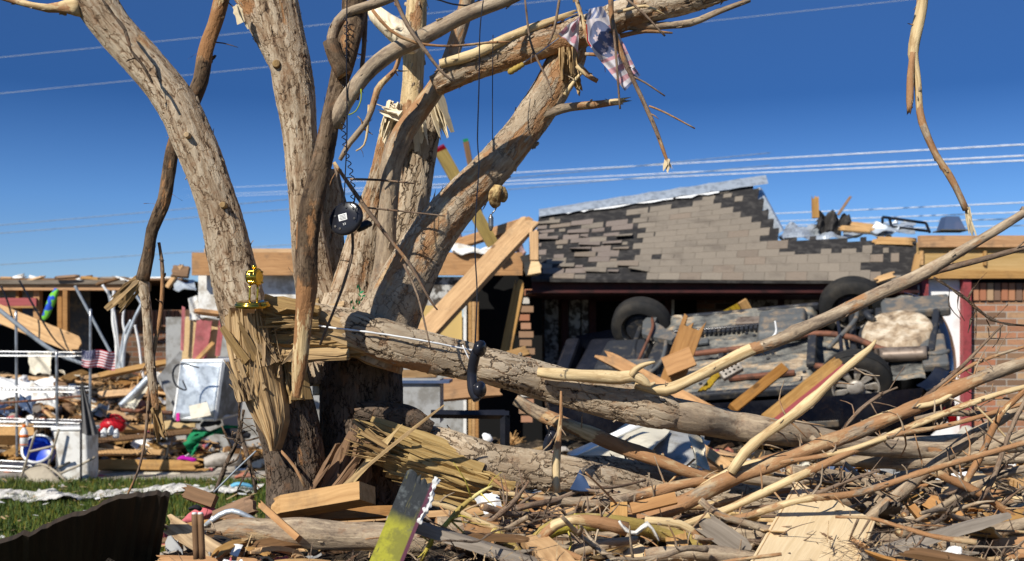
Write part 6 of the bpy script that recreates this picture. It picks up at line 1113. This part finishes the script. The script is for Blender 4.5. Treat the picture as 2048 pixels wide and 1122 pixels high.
for (a, b, c, d, m_) in ((q0, q1, T1, T0, 'galv'), (q1, q2, T2, T1, 'grey_sheet')): nn = (b - a).cross(d - a).normalized() * .02; mb = MB(); sheet(mb, (a + nn, b + nn, c + nn, d + nn), 14, 10, .012, 1.5, .006, seed=3); mb.build('side_panel', m_, ap, True)
wire('power_cord', 'dark looped cord hanging on the white refrigerator shell', [(398, 735, 3), (360, 728, 4), (346, 745, 4), (352, 770, 4), (372, 780, 3), (365, 760, 3)], 11.7, seg=6)
def blob(name, lab, cat, L, D, mat, group=None, amp=.35, kn=1.2, seg=18, flat=.7): mb = MB(); pts, rad, _ = pxpts(L, D); tube(mb, pts, rad, seg, .02, amp=amp, kn=kn, flat=flat); return tag(mb.build(name, mat, None, True), lab, cat, group)
bg_ = thing('black_bag', P(375, 838, 12.2), 'black bag with two hot pink straps resting in front of the white shell', 'bag')
mb = MB(); tube(mb, [P(345, 840, 12.2), P(360, 832, 12.2), P(380, 832, 12.2), P(402, 842, 12.2)], [.03, .07, .08, .03], 18, .02, amp=.15); mb.build('body', 'black_cloth', bg_, True)
for x in (356, 382): mb = MB(); box(mb, P(x, 834, 12.05), .035, .02, .085); mb.build('strap', 'hot_pink', bg_)
gcl = thing('green_cloth', P(390, 880, 12.2), 'green garment spread over dark cushions in the left rubble', 'cloth')
def polysheet(name, par, mat, rows, D, th=.01):
    mb = MB(); V = []; n = len(rows[0])
    R_ = []
    for i in range(len(rows) - 1):
        for s in range(5): R_.append([((a[0] * (5 - s) + b[0] * s) / 5, (a[1] * (5 - s) + b[1] * s) / 5) for a, b in zip(rows[i], rows[i + 1])])
    R_.append(rows[-1])
    for i, r_ in enumerate(R_):
        for j in range(len(r_) * 4 - 3): k = j // 4; t = (j % 4) / 4; a = r_[k]; b = r_[min(k + 1, n - 1)]; V.append(P(a[0] * (1 - t) + b[0] * t, a[1] * (1 - t) + b[1] * t, D + .04 * math.sin(j * 1.1 + i * .7) + .02 * math.sin(i * 1.9)))
    W = n * 4 - 3; K_ = len(V); V += [p + Vector((0, th, 0)) for p in V]; Fc = [(i * W + j, i * W + j + 1, (i + 1) * W + j + 1, (i + 1) * W + j) for i in range(len(R_) - 1) for j in range(W - 1)]
    mb.add(V, Fc + [tuple(q + K_ for q in reversed(f)) for f in Fc]); return mb.build(name, mat, par, True)
polysheet('cloth', gcl, 'green_cloth', [[(386, 858), (420, 862), (450, 850), (476, 852)], [(372, 880), (405, 876), (430, 868), (470, 872)]], 12.15); polysheet('cloth_fold', gcl, 'green_cloth', [[(392, 868), (412, 864)], [(366, 886), (400, 884)], [(378, 908), (396, 892)], [(386, 912), (390, 906)]], 12.05)
blob('dark_cushion', 'dark cushion on top of the green garment', 'cushion', [(402, 852, 10), (415, 846, 24), (432, 842, 24), (440, 848, 12)], 12.1, 'black_cloth', amp=.1)
blob('dark_cushion', 'navy black folded cloth right of the green garment, by the trunk', 'cushion', [(448, 862, 16), (465, 866, 26), (485, 868, 24), (500, 872, 14)], 12.0, 'black_cloth', amp=.1)
blob('magenta_cloth', 'bright magenta cloth bundle low in the left rubble', 'cloth', [(356, 918, 8), (366, 916, 16), (376, 918, 12), (386, 920, 10), (393, 918, 5)], 12.1, 'magenta_cloth')
blob('pink_rag', 'pink and white rag at the foot of the white bin', 'cloth', [(188, 958, 8), (200, 954, 12), (215, 956, 10), (224, 960, 4)], 11.8, 'pink_cloth'); blob('cyan_bag', 'light blue plastic bag on the grass behind the trunk', 'plastic bag', [(462, 972, 6), (475, 968, 12), (492, 970, 12), (505, 974, 6)], 10.6, 'cyan_bag'); blob('red_box_scrap', 'crushed red printed packet by the trunk foot', 'packet', [(470, 955, 8), (490, 950, 14), (510, 952, 10)], 11, 'brick_bit')
blob('pink_garment', 'crumpled pink and dark garment in the near pile at the left', 'cloth', [(358, 1050, 16), (380, 1038, 34), (405, 1030, 40), (425, 1026, 30), (440, 1028, 12)], 3.5, 'pink_cloth', amp=.45, kn=1.6, seg=40); blob('dark_garment', 'small black crumpled cloth on the pink garment', 'cloth', [(378, 1018, 10), (392, 1014, 16), (402, 1020, 10)], 3.4, 'black_cloth', seg=24)
blob('concrete_block', 'rough brown concrete lump left of the trunk', 'rubble lump', [(412, 925, 30), (440, 918, 36), (480, 920, 34)], 11.9, 'concrete', amp=.15)
tp_ = grid  # white tarp strip along the grass
mb = MB(); V = []; n = 80
for i in range(n + 1):
    for j in range(9): x = -3.9 + 2.6 * i / n - .9 * 0; X = -5.2 + 2.75 * i / n; Y = 9.55 + .12 * math.sin(i * .13) + .07 * j + i * .010 + rg.uniform(-.03, .03); V.append((X + rg.uniform(-.02, .02), Y, .05 + rg.uniform(0, .035) + .03 * math.sin(i * .31 + j * .5) * math.sin(i * .12 + 1)))
mb.add(V, [(i * 9 + j, (i + 1) * 9 + j, (i + 1) * 9 + j + 1, i * 9 + j + 1) for i in range(n) for j in range(8)]); tag(mb.build('white_tarp', 'tarp', None, False), 'crumpled dirty white tarp strip lying along the grass at the left', 'tarp')
# spotted cloth hanging in the gutted house, torn strips of ducting, red panel
N = NT('spotted_cloth'); v = N.obj(); M['spotted_cloth'] = N.fin(N.mix(N.step(N.noise(v, 9, 2), .48, .52), (.02, .08, .50), (.16, .50, .05)), .8)
blob('spotted_cloth', 'blue and green spotted cloth tube hanging in the gutted house', 'cloth', [(114, 578, 10), (106, 595, 15), (98, 615, 14), (92, 630, 14), (86, 640, 7)], 15.6, 'spotted_cloth', amp=.15)
for k, (L, m_) in enumerate((([(205, 570), (222, 598), (232, 650), (240, 730)], 'wire_white'), ([(216, 580), (228, 640), (236, 700), (244, 745)], 'wire_grey'), ([(228, 582), (226, 640), (233, 690), (230, 740)], 'wire_white'), ([(252, 590), (246, 640), (250, 680), (238, 745)], 'wire_white'), ([(262, 640), (248, 670), (240, 720), (232, 750)], 'galv'), ([(288, 600), (268, 640), (250, 690), (246, 740)], 'galv'), ([(270, 650), (278, 690), (284, 740), (290, 760)], 'wire_white'), ([(262, 575), (278, 600), (290, 620), (300, 640)], 'galv'))):
    wire('torn_duct_strip', 'pale torn strip hanging in the dark gap of the gutted house', [(x, y, 5 + k % 3) for x, y in L], 15.4, m_, 'strip', 'pale strips hanging in the gutted house')
rp = thing('painted_wall_panel', P(410, 740, 12.4), 'broken wall panel with faded red paint standing left of the trunk', 'wall panel')
mb = MB(); sheet(mb, (P(362, 735, 12.4), P(430, 732, 12.4), P(450, 640, 12.4), P(372, 632, 12.4)), 10, 10, .01, .4, .03, seed=2, rag=.05); mb.build('board', 'ply', rp)
mb = MB(); sheet(mb, (P(384, 722, 12.3), P(412, 720, 12.3), P(424, 642, 12.3), P(394, 640, 12.3)), 10, 10, .01, .4, .01, seed=2, rag=.04); mb.build('red_paint', 'red_board', rp); mb = MB(); sheet(mb, (P(430, 712, 12.3), P(440, 712, 12.3), P(448, 642, 12.3), P(438, 640, 12.3)), 6, 10, .005, .4, .01, seed=2); mb.build('red_paint', 'red_board', rp); mb = MB(); sheet(mb, (P(361, 700, 12.3), P(367, 702, 12.3), P(370, 615, 12.3), P(364, 612, 12.3)), 4, 10, .005, .4, .01, seed=2); mb.build('red_paint', 'red_board', rp)
def shobj(name, lab, cat, c4, mat, fold=.03, freq=1.2, th=.01, rag=.05, seed=0, group=None, nu=14, nv=10, smooth=False): mb = MB(); sheet(mb, [P(*q) for q in c4], nu, nv, fold, freq, th, seed, rag); return tag(mb.build(name, mat, None, smooth), lab, cat, group)
shobj('roof_wrap', 'white torn housewrap on the wall left of the trunk', 'sheet', ((378, 640, 12.35), (400, 640, 12.35), (396, 590, 12.35), (378, 596, 12.35)), 'white_dirty'); shobj('foil_sheet', 'shiny crumpled foil at the roof line left of the stems', 'sheet', ((345, 578, 13.3), (392, 578, 13.3), (388, 562, 13.6), (350, 560, 13.6)), 'galv')
shobj('grey_cabinet_panel', 'grey flat panel leaning beside the white refrigerator shell', 'panel', ((316, 752, 12.5), (345, 800, 12.4), (392, 728, 12.9), (360, 702, 12.9)), 'grey_sheet', .005, .3, .05, 0)
shobj('pipe_section', 'pale curved plastic sheet in the rubble beneath the grey panel', 'sheet', ((246, 812, 12.6), (268, 818, 12.6), (300, 772, 12.9), (290, 764, 12.9)), 'cream_panel', .02); wire('grey_pipe', 'thick grey pipe lying in the left rubble', [(242, 812, 14), (270, 785, 15), (298, 756, 15)], 12.7, 'galv', 'pipe', seg=14); wire('rusty_pipe', 'rusty horizontal pipe behind the black bag', [(242, 820, 9), (345, 826, 9)], 12.9, 'rust', 'pipe', seg=10)
shobj('white_plate', 'small white square sheet leaning before the refrigerator shell', 'sheet', ((382, 838, 11.7), (422, 830, 11.7), (414, 804, 11.8), (378, 812, 11.8)), 'cream_panel', .004, .3, .01, 0)
shobj('white_debris_sheet', 'big white torn sheet in the rubble left of the rack post', 'sheet', ((-30, 790, 12.9), (90, 800, 12.7), (112, 760, 13.2), (-20, 755, 13.2)), 'white_clean', .05); shobj('white_debris_sheet', 'white folded sheet between the rack and the grey cloth', 'sheet', ((45, 800, 12.5), (112, 812, 12.5), (105, 756, 12.9), (62, 770, 12.9)), 'white_dirty', .06); shobj('blue_scrap', 'faded blue scrap behind the rack', 'scrap', ((40, 812, 12.4), (66, 830, 12.4), (62, 792, 12.5), (38, 790, 12.5)), 'cyan_bag' if False else 'blue_sheet', .03)
shobj('cream_plaster', 'cream plaster sheet leaning in the left rubble beneath the big plank', 'sheet', ((58, 745, 13.4), (100, 748, 13.4), (104, 702, 13.6), (56, 706, 13.6)), 'cream_panel', .04)
shobj('cardboard_box', 'brown cardboard box behind the spray bottle', 'cardboard', ((-20, 870, 12.3), (68, 870, 12.3), (68, 848, 12.4), (-20, 846, 12.4)), 'pine', .006, .3, .2, 0)
shobj('grey_slab', 'long beige plastic strip lying on the path front at the left', 'strip', ((190, 952, 11.9), (362, 954, 11.9), (358, 940, 12.2), (192, 940, 12.2)), 'cream_panel', .01, .5, .03, 0)
for (x, y, l) in ((905, 480, 'pink insulation tuft under the yellow post'), (1010, 478, 'pink insulation by the roof corner'), (1032, 500, 'lower pink insulation tuft beside the leaning beam')): blob('insulation', l, 'insulation', [(x - 18, y + 4, 14), (x, y - 8, 34), (x + 16, y + 10, 20)], 13.1, 'pink_foam', amp=.4, kn=2)
shobj('crumpled_vinyl', 'white crumpled strip on the roof edge behind the right stem', 'sheet', ((905, 500, 12.5), (985, 508, 12.5), (985, 497, 12.8), (905, 492, 12.8)), 'white_dirty', .04)
# roof top extras
vt = thing('roof_vent', P(1902, 462, 13.4), 'small dark trapezoid roof vent above the wooden header', 'vent'); mb = MB(); frust(mb, P(1902, 462, 13.4), .27, .25, P(1900, 434, 13.4), .16, .16); mb.build('hood', 'slate_blue', vt); mb = MB(); frust(mb, P(1902, 463, 13.4), .34, .3, P(1902, 461, 13.4), .34, .3); mb.build('flange', 'grey_metal', vt)
sf = thing('skylight_frame', P(1800, 460, 13.4), 'bent black metal frame with cloudy glass lying on the roof at the right', 'frame')
for (a, b) in (((1765, 434), (1765, 460)), ((1765, 434), (1852, 446)), ((1765, 452), (1856, 462)), ((1852, 446), (1860, 466)), ((1778, 434), (1784, 456))): mb = MB(); bar(mb, P(*a, 13.4), P(*b, 13.4), .025); mb.build('rail', 'black_plastic', sf)
shobj('vent_pipe_foil', 'silver foil scrap on the roof left of the black frame', 'foil', ((1740, 462, 13.3), (1800, 462, 13.3), (1795, 444, 13.5), (1750, 447, 13.5)), 'galv', .04)
for (x, y, u) in ((1275, 452, 0), (1190, 470, 0), (1103, 486, 0), (1120, 455, 0)): blob('roof_chip', 'tan splinter of wood lying on the left half of the shingles', 'wood chip', [(x - 12, y + 3, 3), (x, y, 9), (x + 12, y - 2, 3)], 12.0 + 1.9 * (560 - y) / 125 * .97, 'pine', 'tan chips on the shingles', flat=.3)
# bricks on the car, white sheets behind the split log, black table frame etc
bk = thing('loose_brick', P(1462, 742, 9.3), 'tan cored brick lying on the car underside', 'brick'); mb = MB(); X = Vector((.8, .1, .42)).normalized(); Z = Vector((-.2, -.8, .5)).normalized(); Y = Z.cross(X).normalized(); Z = X.cross(Y); box(mb, P(1462, 742, 9.25), .19, .09, .06, (X, Y, Z)); o = mb.build('body', 'concrete', bk); m = o.modifiers.new('b', 'BEVEL'); m.width = .004
for k in range(4):
    for s in (-1, 1): mb = MB(); lathe(mb, [(.010, 0), (.010, .002)], P(1462, 742, 9.25) + X * (k - 1.5) * .04 + Y * s * .018 + Z * .0305, (X, Y, Z), 10); mb.build('core_shade_disc', 'shade_black', bk)  # flat black discs paint the shade inside the cores
shobj('ochre_scrap', 'ragged ochre scrap on the car beside the brick', 'scrap', ((1395, 782, 9.2), (1420, 775, 9.2), (1448, 742, 9.3), (1432, 742, 9.3)), 'treated_post', .01, .5, .02, .1)
wire('white_strip', 'thin curved white strip on the car underside', [(1538, 682, 4), (1552, 665, 5), (1550, 642, 3)], 9.5, 'wire_white', 'strip')
tf = thing('black_table_frame', P(940, 870, 6.4), 'black metal table frame standing in the rubble behind the split log', 'frame')
for (a, b, w) in (((862, 828, 6.4), (1018, 830, 6.4), .035), ((1010, 830, 6.4), (1010, 900, 6.4), .04), ((870, 828, 6.9), (1010, 826, 7.0), .03)): mb = MB(); bar(mb, P(*a), P(*b), w); mb.build('rail', 'black_plastic', tf)
mb = MB(); box(mb, P(870, 790, 8.0) , .6, .4, .03); mb.build('dark_top', 'slate_blue', tf) if False else None
td = thing('fallen_dresser', P(840, 800, 7.6), 'dark grey cabinet standing just right of the trunk in the shade', 'cabinet'); mb = MB(); box(mb, P(838, 800, 7.7), .32, .4, .30); mb.build('body', 'grey_sheet', td); mb = MB(); box(mb, P(842, 762, 7.7), .42, .45, .02); mb.build('top', 'slate_blue', td)
blob('white_foam_lump', 'lumpy white foam ball in the rubble before the black frame leg', 'foam', [(966, 868, 10), (974, 876, 26), (982, 884, 18)], 6.9, 'white_clean', amp=.3, kn=3, seg=24)
blob('black_canister', 'black canister standing in the rubble left of the upright stick', 'canister', [(1094, 905, 20), (1098, 885, 22), (1104, 872, 20), (1108, 864, 14)], 6.0, 'black_plastic', amp=.05)
shobj('white_awning', 'bent cream sheet metal panel under the fallen limb, the largest', 'panel', ((1140, 908, 5.9), (1290, 925, 5.6), (1340, 858, 6.2), (1262, 842, 6.6)), 'cream_panel', .02, .5, .01, .0); shobj('white_awning', 'narrow cream edge strip lying on the bent cream panel', 'panel', ((1135, 905, 5.85), (1150, 912, 5.85), (1290, 850, 6.1), (1275, 842, 6.1)), 'white_clean', .01, .4, .02, 0)
shobj('grey_sheet_metal', 'grey shaded sheet right of the bent cream panel', 'panel', ((1290, 925, 5.8), (1400, 935, 5.8), (1420, 872, 6.3), (1330, 862, 6.3)), 'grey_sheet', .03, .7, .01); shobj('tent_flap', 'upright folded cream flap standing under the fallen limb', 'panel', ((1380, 932, 5.3), (1415, 935, 5.2), (1408, 868, 5.5), (1384, 866, 5.5)), 'cream_panel', .04, 1.3, .006, .0)
shobj('blue_scrap', 'dark blue pointed scrap standing against the split log', 'scrap', ((1140, 978, 3.7), (1182, 980, 3.7), (1165, 948, 3.8), (1160, 938, 3.8)), 'blue_sheet', .004, .4, .004, 0); shobj('blue_scrap', 'blue rusty crushed metal under the limb at the right', 'scrap', ((1645, 935, 4.9), (1740, 930, 4.9), (1735, 908, 5.1), (1665, 908, 5.1)), 'slate_blue', .05, 2, .006, .05)
shobj('white_panel_scrap', 'torn white card in the pile below the split log', 'scrap', ((945, 990, 3.7), (985, 1040, 3.6), (1005, 1010, 3.7), (990, 984, 3.75)), 'white_clean', .006, .5, .004, .1); shobj('white_panel_scrap', 'small white sheet among the branches at the right', 'scrap', ((1870, 958, 4.2), (1935, 950, 4.2), (1930, 935, 4.4), (1885, 938, 4.4)), 'white_clean', .006, .5, .004, .05); shobj('tan_panel_scrap', 'tan triangular board under the yellow twig', 'panel', ((1230, 1118, 3.3), (1320, 1112, 3.2), (1270, 1082, 3.4), (1240, 1084, 3.4)), 'mdf', .002, .3, .01, 0)
shobj('grey_board', 'flat tan board beneath the lowest branches at the right edge', 'panel', ((1880, 985, 4.3), (1990, 970, 4.3), (1960, 940, 4.8), (1890, 945, 4.8)), 'ply', .01, .5, .015, .08); shobj('plaster_sheet', 'cream sheet leaning at the foot of the red post', 'panel', ((1895, 890, 7.4), (1975, 895, 7.2), (1945, 855, 8.2), (1925, 852, 8.2)), 'cream_panel', .01, .4, .01)
wire('silver_trim', 'bent silver metal trim over the stripped log', [(412, 1050, 10), (440, 1030, 12), (465, 1022, 12), (490, 1030, 11), (515, 1042, 8)], 3.35, 'galv', 'trim', seg=8); wire('steel_rod', 'thin grey rod leaning left of the trunk foot', [(428, 984, 4), (470, 942, 4), (512, 902, 4)], 4.1, 'wire_grey', 'rod')
shobj('dark_leaf', 'dark green leaf shaped scrap on the stripped log end', 'scrap', ((420, 1078, 3.2), (462, 1086, 3.2), (462, 1076, 3.25), (430, 1070, 3.25)), 'felt_black', .003, .5, .003, .1); shobj('printed_card', 'small white and red printed card at the bottom left', 'card', ((460, 1108, 3.1), (476, 1112, 3.1), (486, 1090, 3.15), (468, 1088, 3.15)), 'white_dirty', .002, .4, .002, 0)
shobj('cloudy_plastic', 'crumpled clear plastic at the bottom left of the pile', 'plastic', ((330, 1095, 3.1), (365, 1105, 3.1), (352, 1068, 3.2), (335, 1070, 3.2)), 'grey_sheet', .01, 1, .003, .1)
blob('pale_rag', 'wrinkled pale rag caught on the branches at the lower middle', 'cloth', [(1238, 1042, 8), (1252, 1060, 16), (1272, 1066, 18), (1295, 1048, 18), (1312, 1070, 10), (1318, 1082, 5)], 3.15, 'tarp', amp=.4, kn=2, flat=.5)
# ---------------------------------------------------------------- loose pieces of rubble, each one its own object
def scatter(n, reg, name, lab, cat, group, meshes, seed, lift=.02, flatness=.5, smin=.6, smax=1.4):
    rg = random.Random(seed)
    for k in range(n):
        Y = rg.uniform(reg[2], reg[3]); px = rg.uniform(reg[0], reg[1]); X = (px - PX0) / F * Y; i = rg.randrange(len(meshes)); z = H(X, Y) + rg.uniform(0, lift)
        mbm = meshes[i]
        if mbm[2] is None: o = mbm[0].build(name, mbm[1], None, loc=(0, 0, 0)); mbm[2] = o
        else: o = mbm[2].copy(); link(o); o.name = name
        o.location = (X, Y, z); o.rotation_euler = (rg.gauss(0, flatness) + (.25 if Y > 11 else 0), rg.gauss(0, flatness * .5), rg.uniform(0, 6.28)); s = rg.uniform(smin, smax); o.scale = (s, s * rg.uniform(.8, 1.2), s); tag(o, lab, cat, group)
def mk_boards(specs, mats, seed):
    out = []; rg = random.Random(seed)
    for i, (L, w, t, j) in enumerate(specs): mb = MB(); plank_geo(mb, L, w, t, j, j, bend=rg.uniform(-.02, .02), seed=seed + i); out.append([mb, mats[i % len(mats)], None])
    return out
def mk_sheets(specs, mats, seed):
    out = []
    for i, (w, h, f) in enumerate(specs): mb = MB(); sheet(mb, ((-w, -h, 0), (w, -h, 0), (w * .8, h, 0), (-w, h * .7, 0)), 9, 8, f, 1.3, .006, seed + i, .12, nrm=Vector((0, 0, 1))); out.append([mb, mats[i % len(mats)], None])
    return out
def mk_lumps(n, r_, mats, seed):
    out = []
    for i in range(n): mb = MB(); tube(mb, [(-r_, 0, 0), (0, 0, r_ * .2), (r_, 0, 0)], [r_ * .6, r_ * .85, r_ * .5], 7, r_ * .8, amp=.35, kn=1, seed=seed + i); out.append([mb, mats[i % len(mats)], None])
    return out
PM = ['pine', 'pine_orange', 'pine', 'grey_wood', 'pine_dark', 'pine', 'splinter']
scatter(170, (-60, 520, 12.25, 15.8), 'loose_board', 'loose broken board in the rubble before the gutted house', 'board', 'loose boards in the left rubble', mk_boards([(.9, .10, .04, .05), (.7, .14, .02, .08), (1.2, .09, .04, .05), (.8, .16, .02, .05), (.6, .10, .04, .04), (.45, .20, .015, .06), (.5, .06, .03, .06)], PM, 50), 1, .06, .22)
scatter(75, (-60, 520, 12.25, 15.8), 'torn_sheet', 'torn light sheet of drywall or wrap in the left rubble', 'scrap', 'torn sheets in the left rubble', mk_sheets([(.16, .12, .03), (.22, .13, .03), (.12, .12, .04), (.2, .10, .03), (.13, .10, .03), (.2, .15, .02)], ['white_dirty', 'white_clean', 'grey_sheet', 'cream_panel', 'blue_sheet', 'felt_black'], 3), 2, .08, .45)
scatter(110, (-60, 560, 12.2, 14.6), 'rubble_lump', 'small lump of masonry in the left rubble', 'rubble lump', 'small lumps in the left rubble', mk_lumps(8, .06, ['concrete', 'brick_bit', 'brick_bit', 'concrete', 'black_plastic', 'white_dirty', 'pine_dark', 'pink_cloth'], 5), 3, .03, 1)
scatter(110, (760, 2080, 5.3, 9.3), 'loose_board', 'loose broken board in the rubble between the logs and the car', 'board', 'loose boards in the middle rubble', mk_boards([(.5, .09, .03, .06), (.35, .12, .015, .06), (.6, .07, .03, .05), (.4, .14, .012, .05), (.3, .10, .03, .04), (.3, .18, .012, .06), (.5, .04, .02, .08)], PM, 70), 4, .08, .25)
scatter(50, (760, 2080, 5.3, 9.3), 'torn_sheet', 'small torn scrap in the rubble between the logs and the car', 'scrap', 'torn scraps in the middle rubble', mk_sheets([(.10, .07, .02), (.12, .08, .03), (.08, .07, .02), (.10, .08, .02), (.07, .05, .02), (.12, .08, .02)], ['white_dirty', 'felt_black', 'grey_sheet', 'cream_panel', 'blue_sheet', 'white_clean'], 33), 5, .08, .5)
scatter(90, (760, 1500, 5.2, 9.3), 'rubble_lump', 'small lump of masonry in the rubble behind the logs', 'rubble lump', 'small lumps in the middle rubble', mk_lumps(8, .04, ['concrete', 'brick_bit', 'grey_sheet', 'concrete', 'white_clean', 'white_dirty', 'pine_dark', 'red_board'], 25), 6, .03, 1)
scatter(150, (400, 2090, 2.8, 5.2), 'wood_offcut', 'small broken slat of wood deep in the brush pile', 'slat', 'small slats in the brush pile', mk_boards([(.26, .035, .012, .05), (.18, .05, .008, .05), (.32, .028, .014, .05), (.2, .06, .008, .04), (.16, .04, .012, .03), (.14, .07, .006, .05), (.25, .016, .008, .06)], ['pine_orange', 'grey_wood', 'pine_dark', 'grey_wood', 'pine', 'pine_dark', 'splinter'], 90), 7, .04, .3, .5, 1.3)
scatter(60, (400, 2090, 2.8, 5.0), 'paper_scrap', 'small torn scrap of paper or bark in the brush pile', 'scrap', 'small scraps in the brush pile', mk_sheets([(.03, .022, .008), (.035, .02, .008), (.03, .025, .01), (.04, .03, .008), (.025, .02, .006)], ['white_dirty', 'felt_black', 'grey_wood', 'cream_panel', 'white_clean'], 44), 8, .04, .5)
# fine litter nobody could count
def litter(name, n, reg, l0, l1, m_, seed, w=.003):
    g = np.random.RandomState(seed); V = np.zeros((n, 4, 3))
    for k in range(n):
        Y = g.uniform(reg[2], reg[3]); X = (g.uniform(reg[0], reg[1]) - PX0) / F * Y
        if H(X, Y) < .05: X = max(X, 0)
        p = np.array((X, Y, H(X, Y) + g.uniform(0, .035))); d = g.normal(size=3) * (1, 1, .3); d /= np.linalg.norm(d); e = np.cross(d, (0, 0, 1)); e /= np.linalg.norm(e); l = g.uniform(l0, l1)
        V[k] = [p - e * w * .5, p + e * w * .5, p + d * l + e * w * .3, p + d * l - e * w * .3]
    mb = MB(); mb.add(V.reshape(-1, 3).tolist(), [(4 * k, 4 * k + 1, 4 * k + 2, 4 * k + 3) for k in range(n)]); tag(mb.build(name, m_, None, loc=(0, 0, 0)), None, None, kind='stuff')
litter('wood_litter', 4000, (380, 2100, 2.6, 5.4), .02, .09, 'splinter', 1, .004); litter('twig_litter', 5000, (380, 2100, 2.6, 5.4), .04, .14, 'bark_brown', 2, .003); litter('rubble_litter', 7000, (-80, 560, 12.1, 15.5), .04, .18, 'pine', 3, .02); litter('scrap_litter', 5000, (760, 2100, 5.2, 9.5), .03, .12, 'pine', 4, .012)

scatter(46, (300, 640, 2.9, 3.6), 'wood_offcut', 'small broken offcut in the near pile at the lower left', 'slat', 'small offcuts at the lower left', mk_boards([(.22, .035, .012, .05), (.16, .05, .008, .05), (.26, .028, .014, .05), (.16, .07, .006, .04)], ['grey_wood', 'pine_dark', 'pine', 'splinter'], 190), 17, .05, .3, .5, 1.2)
scatter(24, (300, 640, 2.9, 3.6), 'paper_scrap', 'small crumpled scrap in the near pile at the lower left', 'scrap', 'small scraps at the lower left', mk_sheets([(.035, .025, .01), (.04, .02, .01), (.03, .03, .012), (.05, .03, .01)], ['white_dirty', 'felt_black', 'pink_cloth', 'grey_sheet'], 144), 18, .05, .5)

scatter(46, (880, 2080, 3.0, 4.9), 'broken_plank', 'broken plank end sticking out of the brush pile', 'plank', 'plank ends in the brush pile', mk_boards([(.5, .07, .022, .08), (.36, .09, .02, .06), (.6, .05, .03, .07), (.4, .12, .012, .06), (.3, .06, .03, .04)], ['pine', 'pine_orange', 'grey_wood', 'ply', 'pine'], 290), 27, .09, .32, .5, 1.1)
rg = random.Random(77)
for k in range(16):
    x = rg.uniform(-20, 330); a = rg.gauss(0, .3); D = rg.uniform(15.9, 17.2); l = rg.uniform(12, 34); y = 561 - rg.uniform(0, 5)
    board('weathered_board', 'loose board lying on the flat roof of the gutted house', (x - l * math.cos(a), y + l * math.sin(a) * .6, D), (x + l * math.cos(a), y - l * math.sin(a) * .6, D), rg.uniform(3, 7), .05, rg.choice(['pine', 'grey_wood', 'pine_dark', 'white_dirty']), jag=(.05, .08), cat='board', group='boards on the roof of the gutted house')

def lawn_litter(name, n, l0, l1, m_, seed, w):
    g = np.random.RandomState(seed); V = np.zeros((n, 4, 3))
    for k in range(n):
        p = np.array((g.uniform(-5.6, -1.2), g.uniform(7.4, 11.5), g.uniform(.05, .09))); t = g.rand() * 6.28; d = np.array((math.cos(t), math.sin(t), g.normal() * .15)); e = np.array((-math.sin(t), math.cos(t), .2)); l = g.uniform(l0, l1)
        V[k] = [p - e * w * .5, p + e * w * .5, p + d * l + e * w * .3, p + d * l - e * w * .4]
    mb = MB(); mb.add(V.reshape(-1, 3).tolist(), [(4 * k, 4 * k + 1, 4 * k + 2, 4 * k + 3) for k in range(n)]); tag(mb.build(name, m_, None, loc=(0, 0, 0)), None, None, kind='stuff')
lawn_litter('lawn_litter', 420, .03, .14, 'splinter', 6, .016); lawn_litter('lawn_scraps', 90, .03, .08, 'white_dirty', 7, .05)
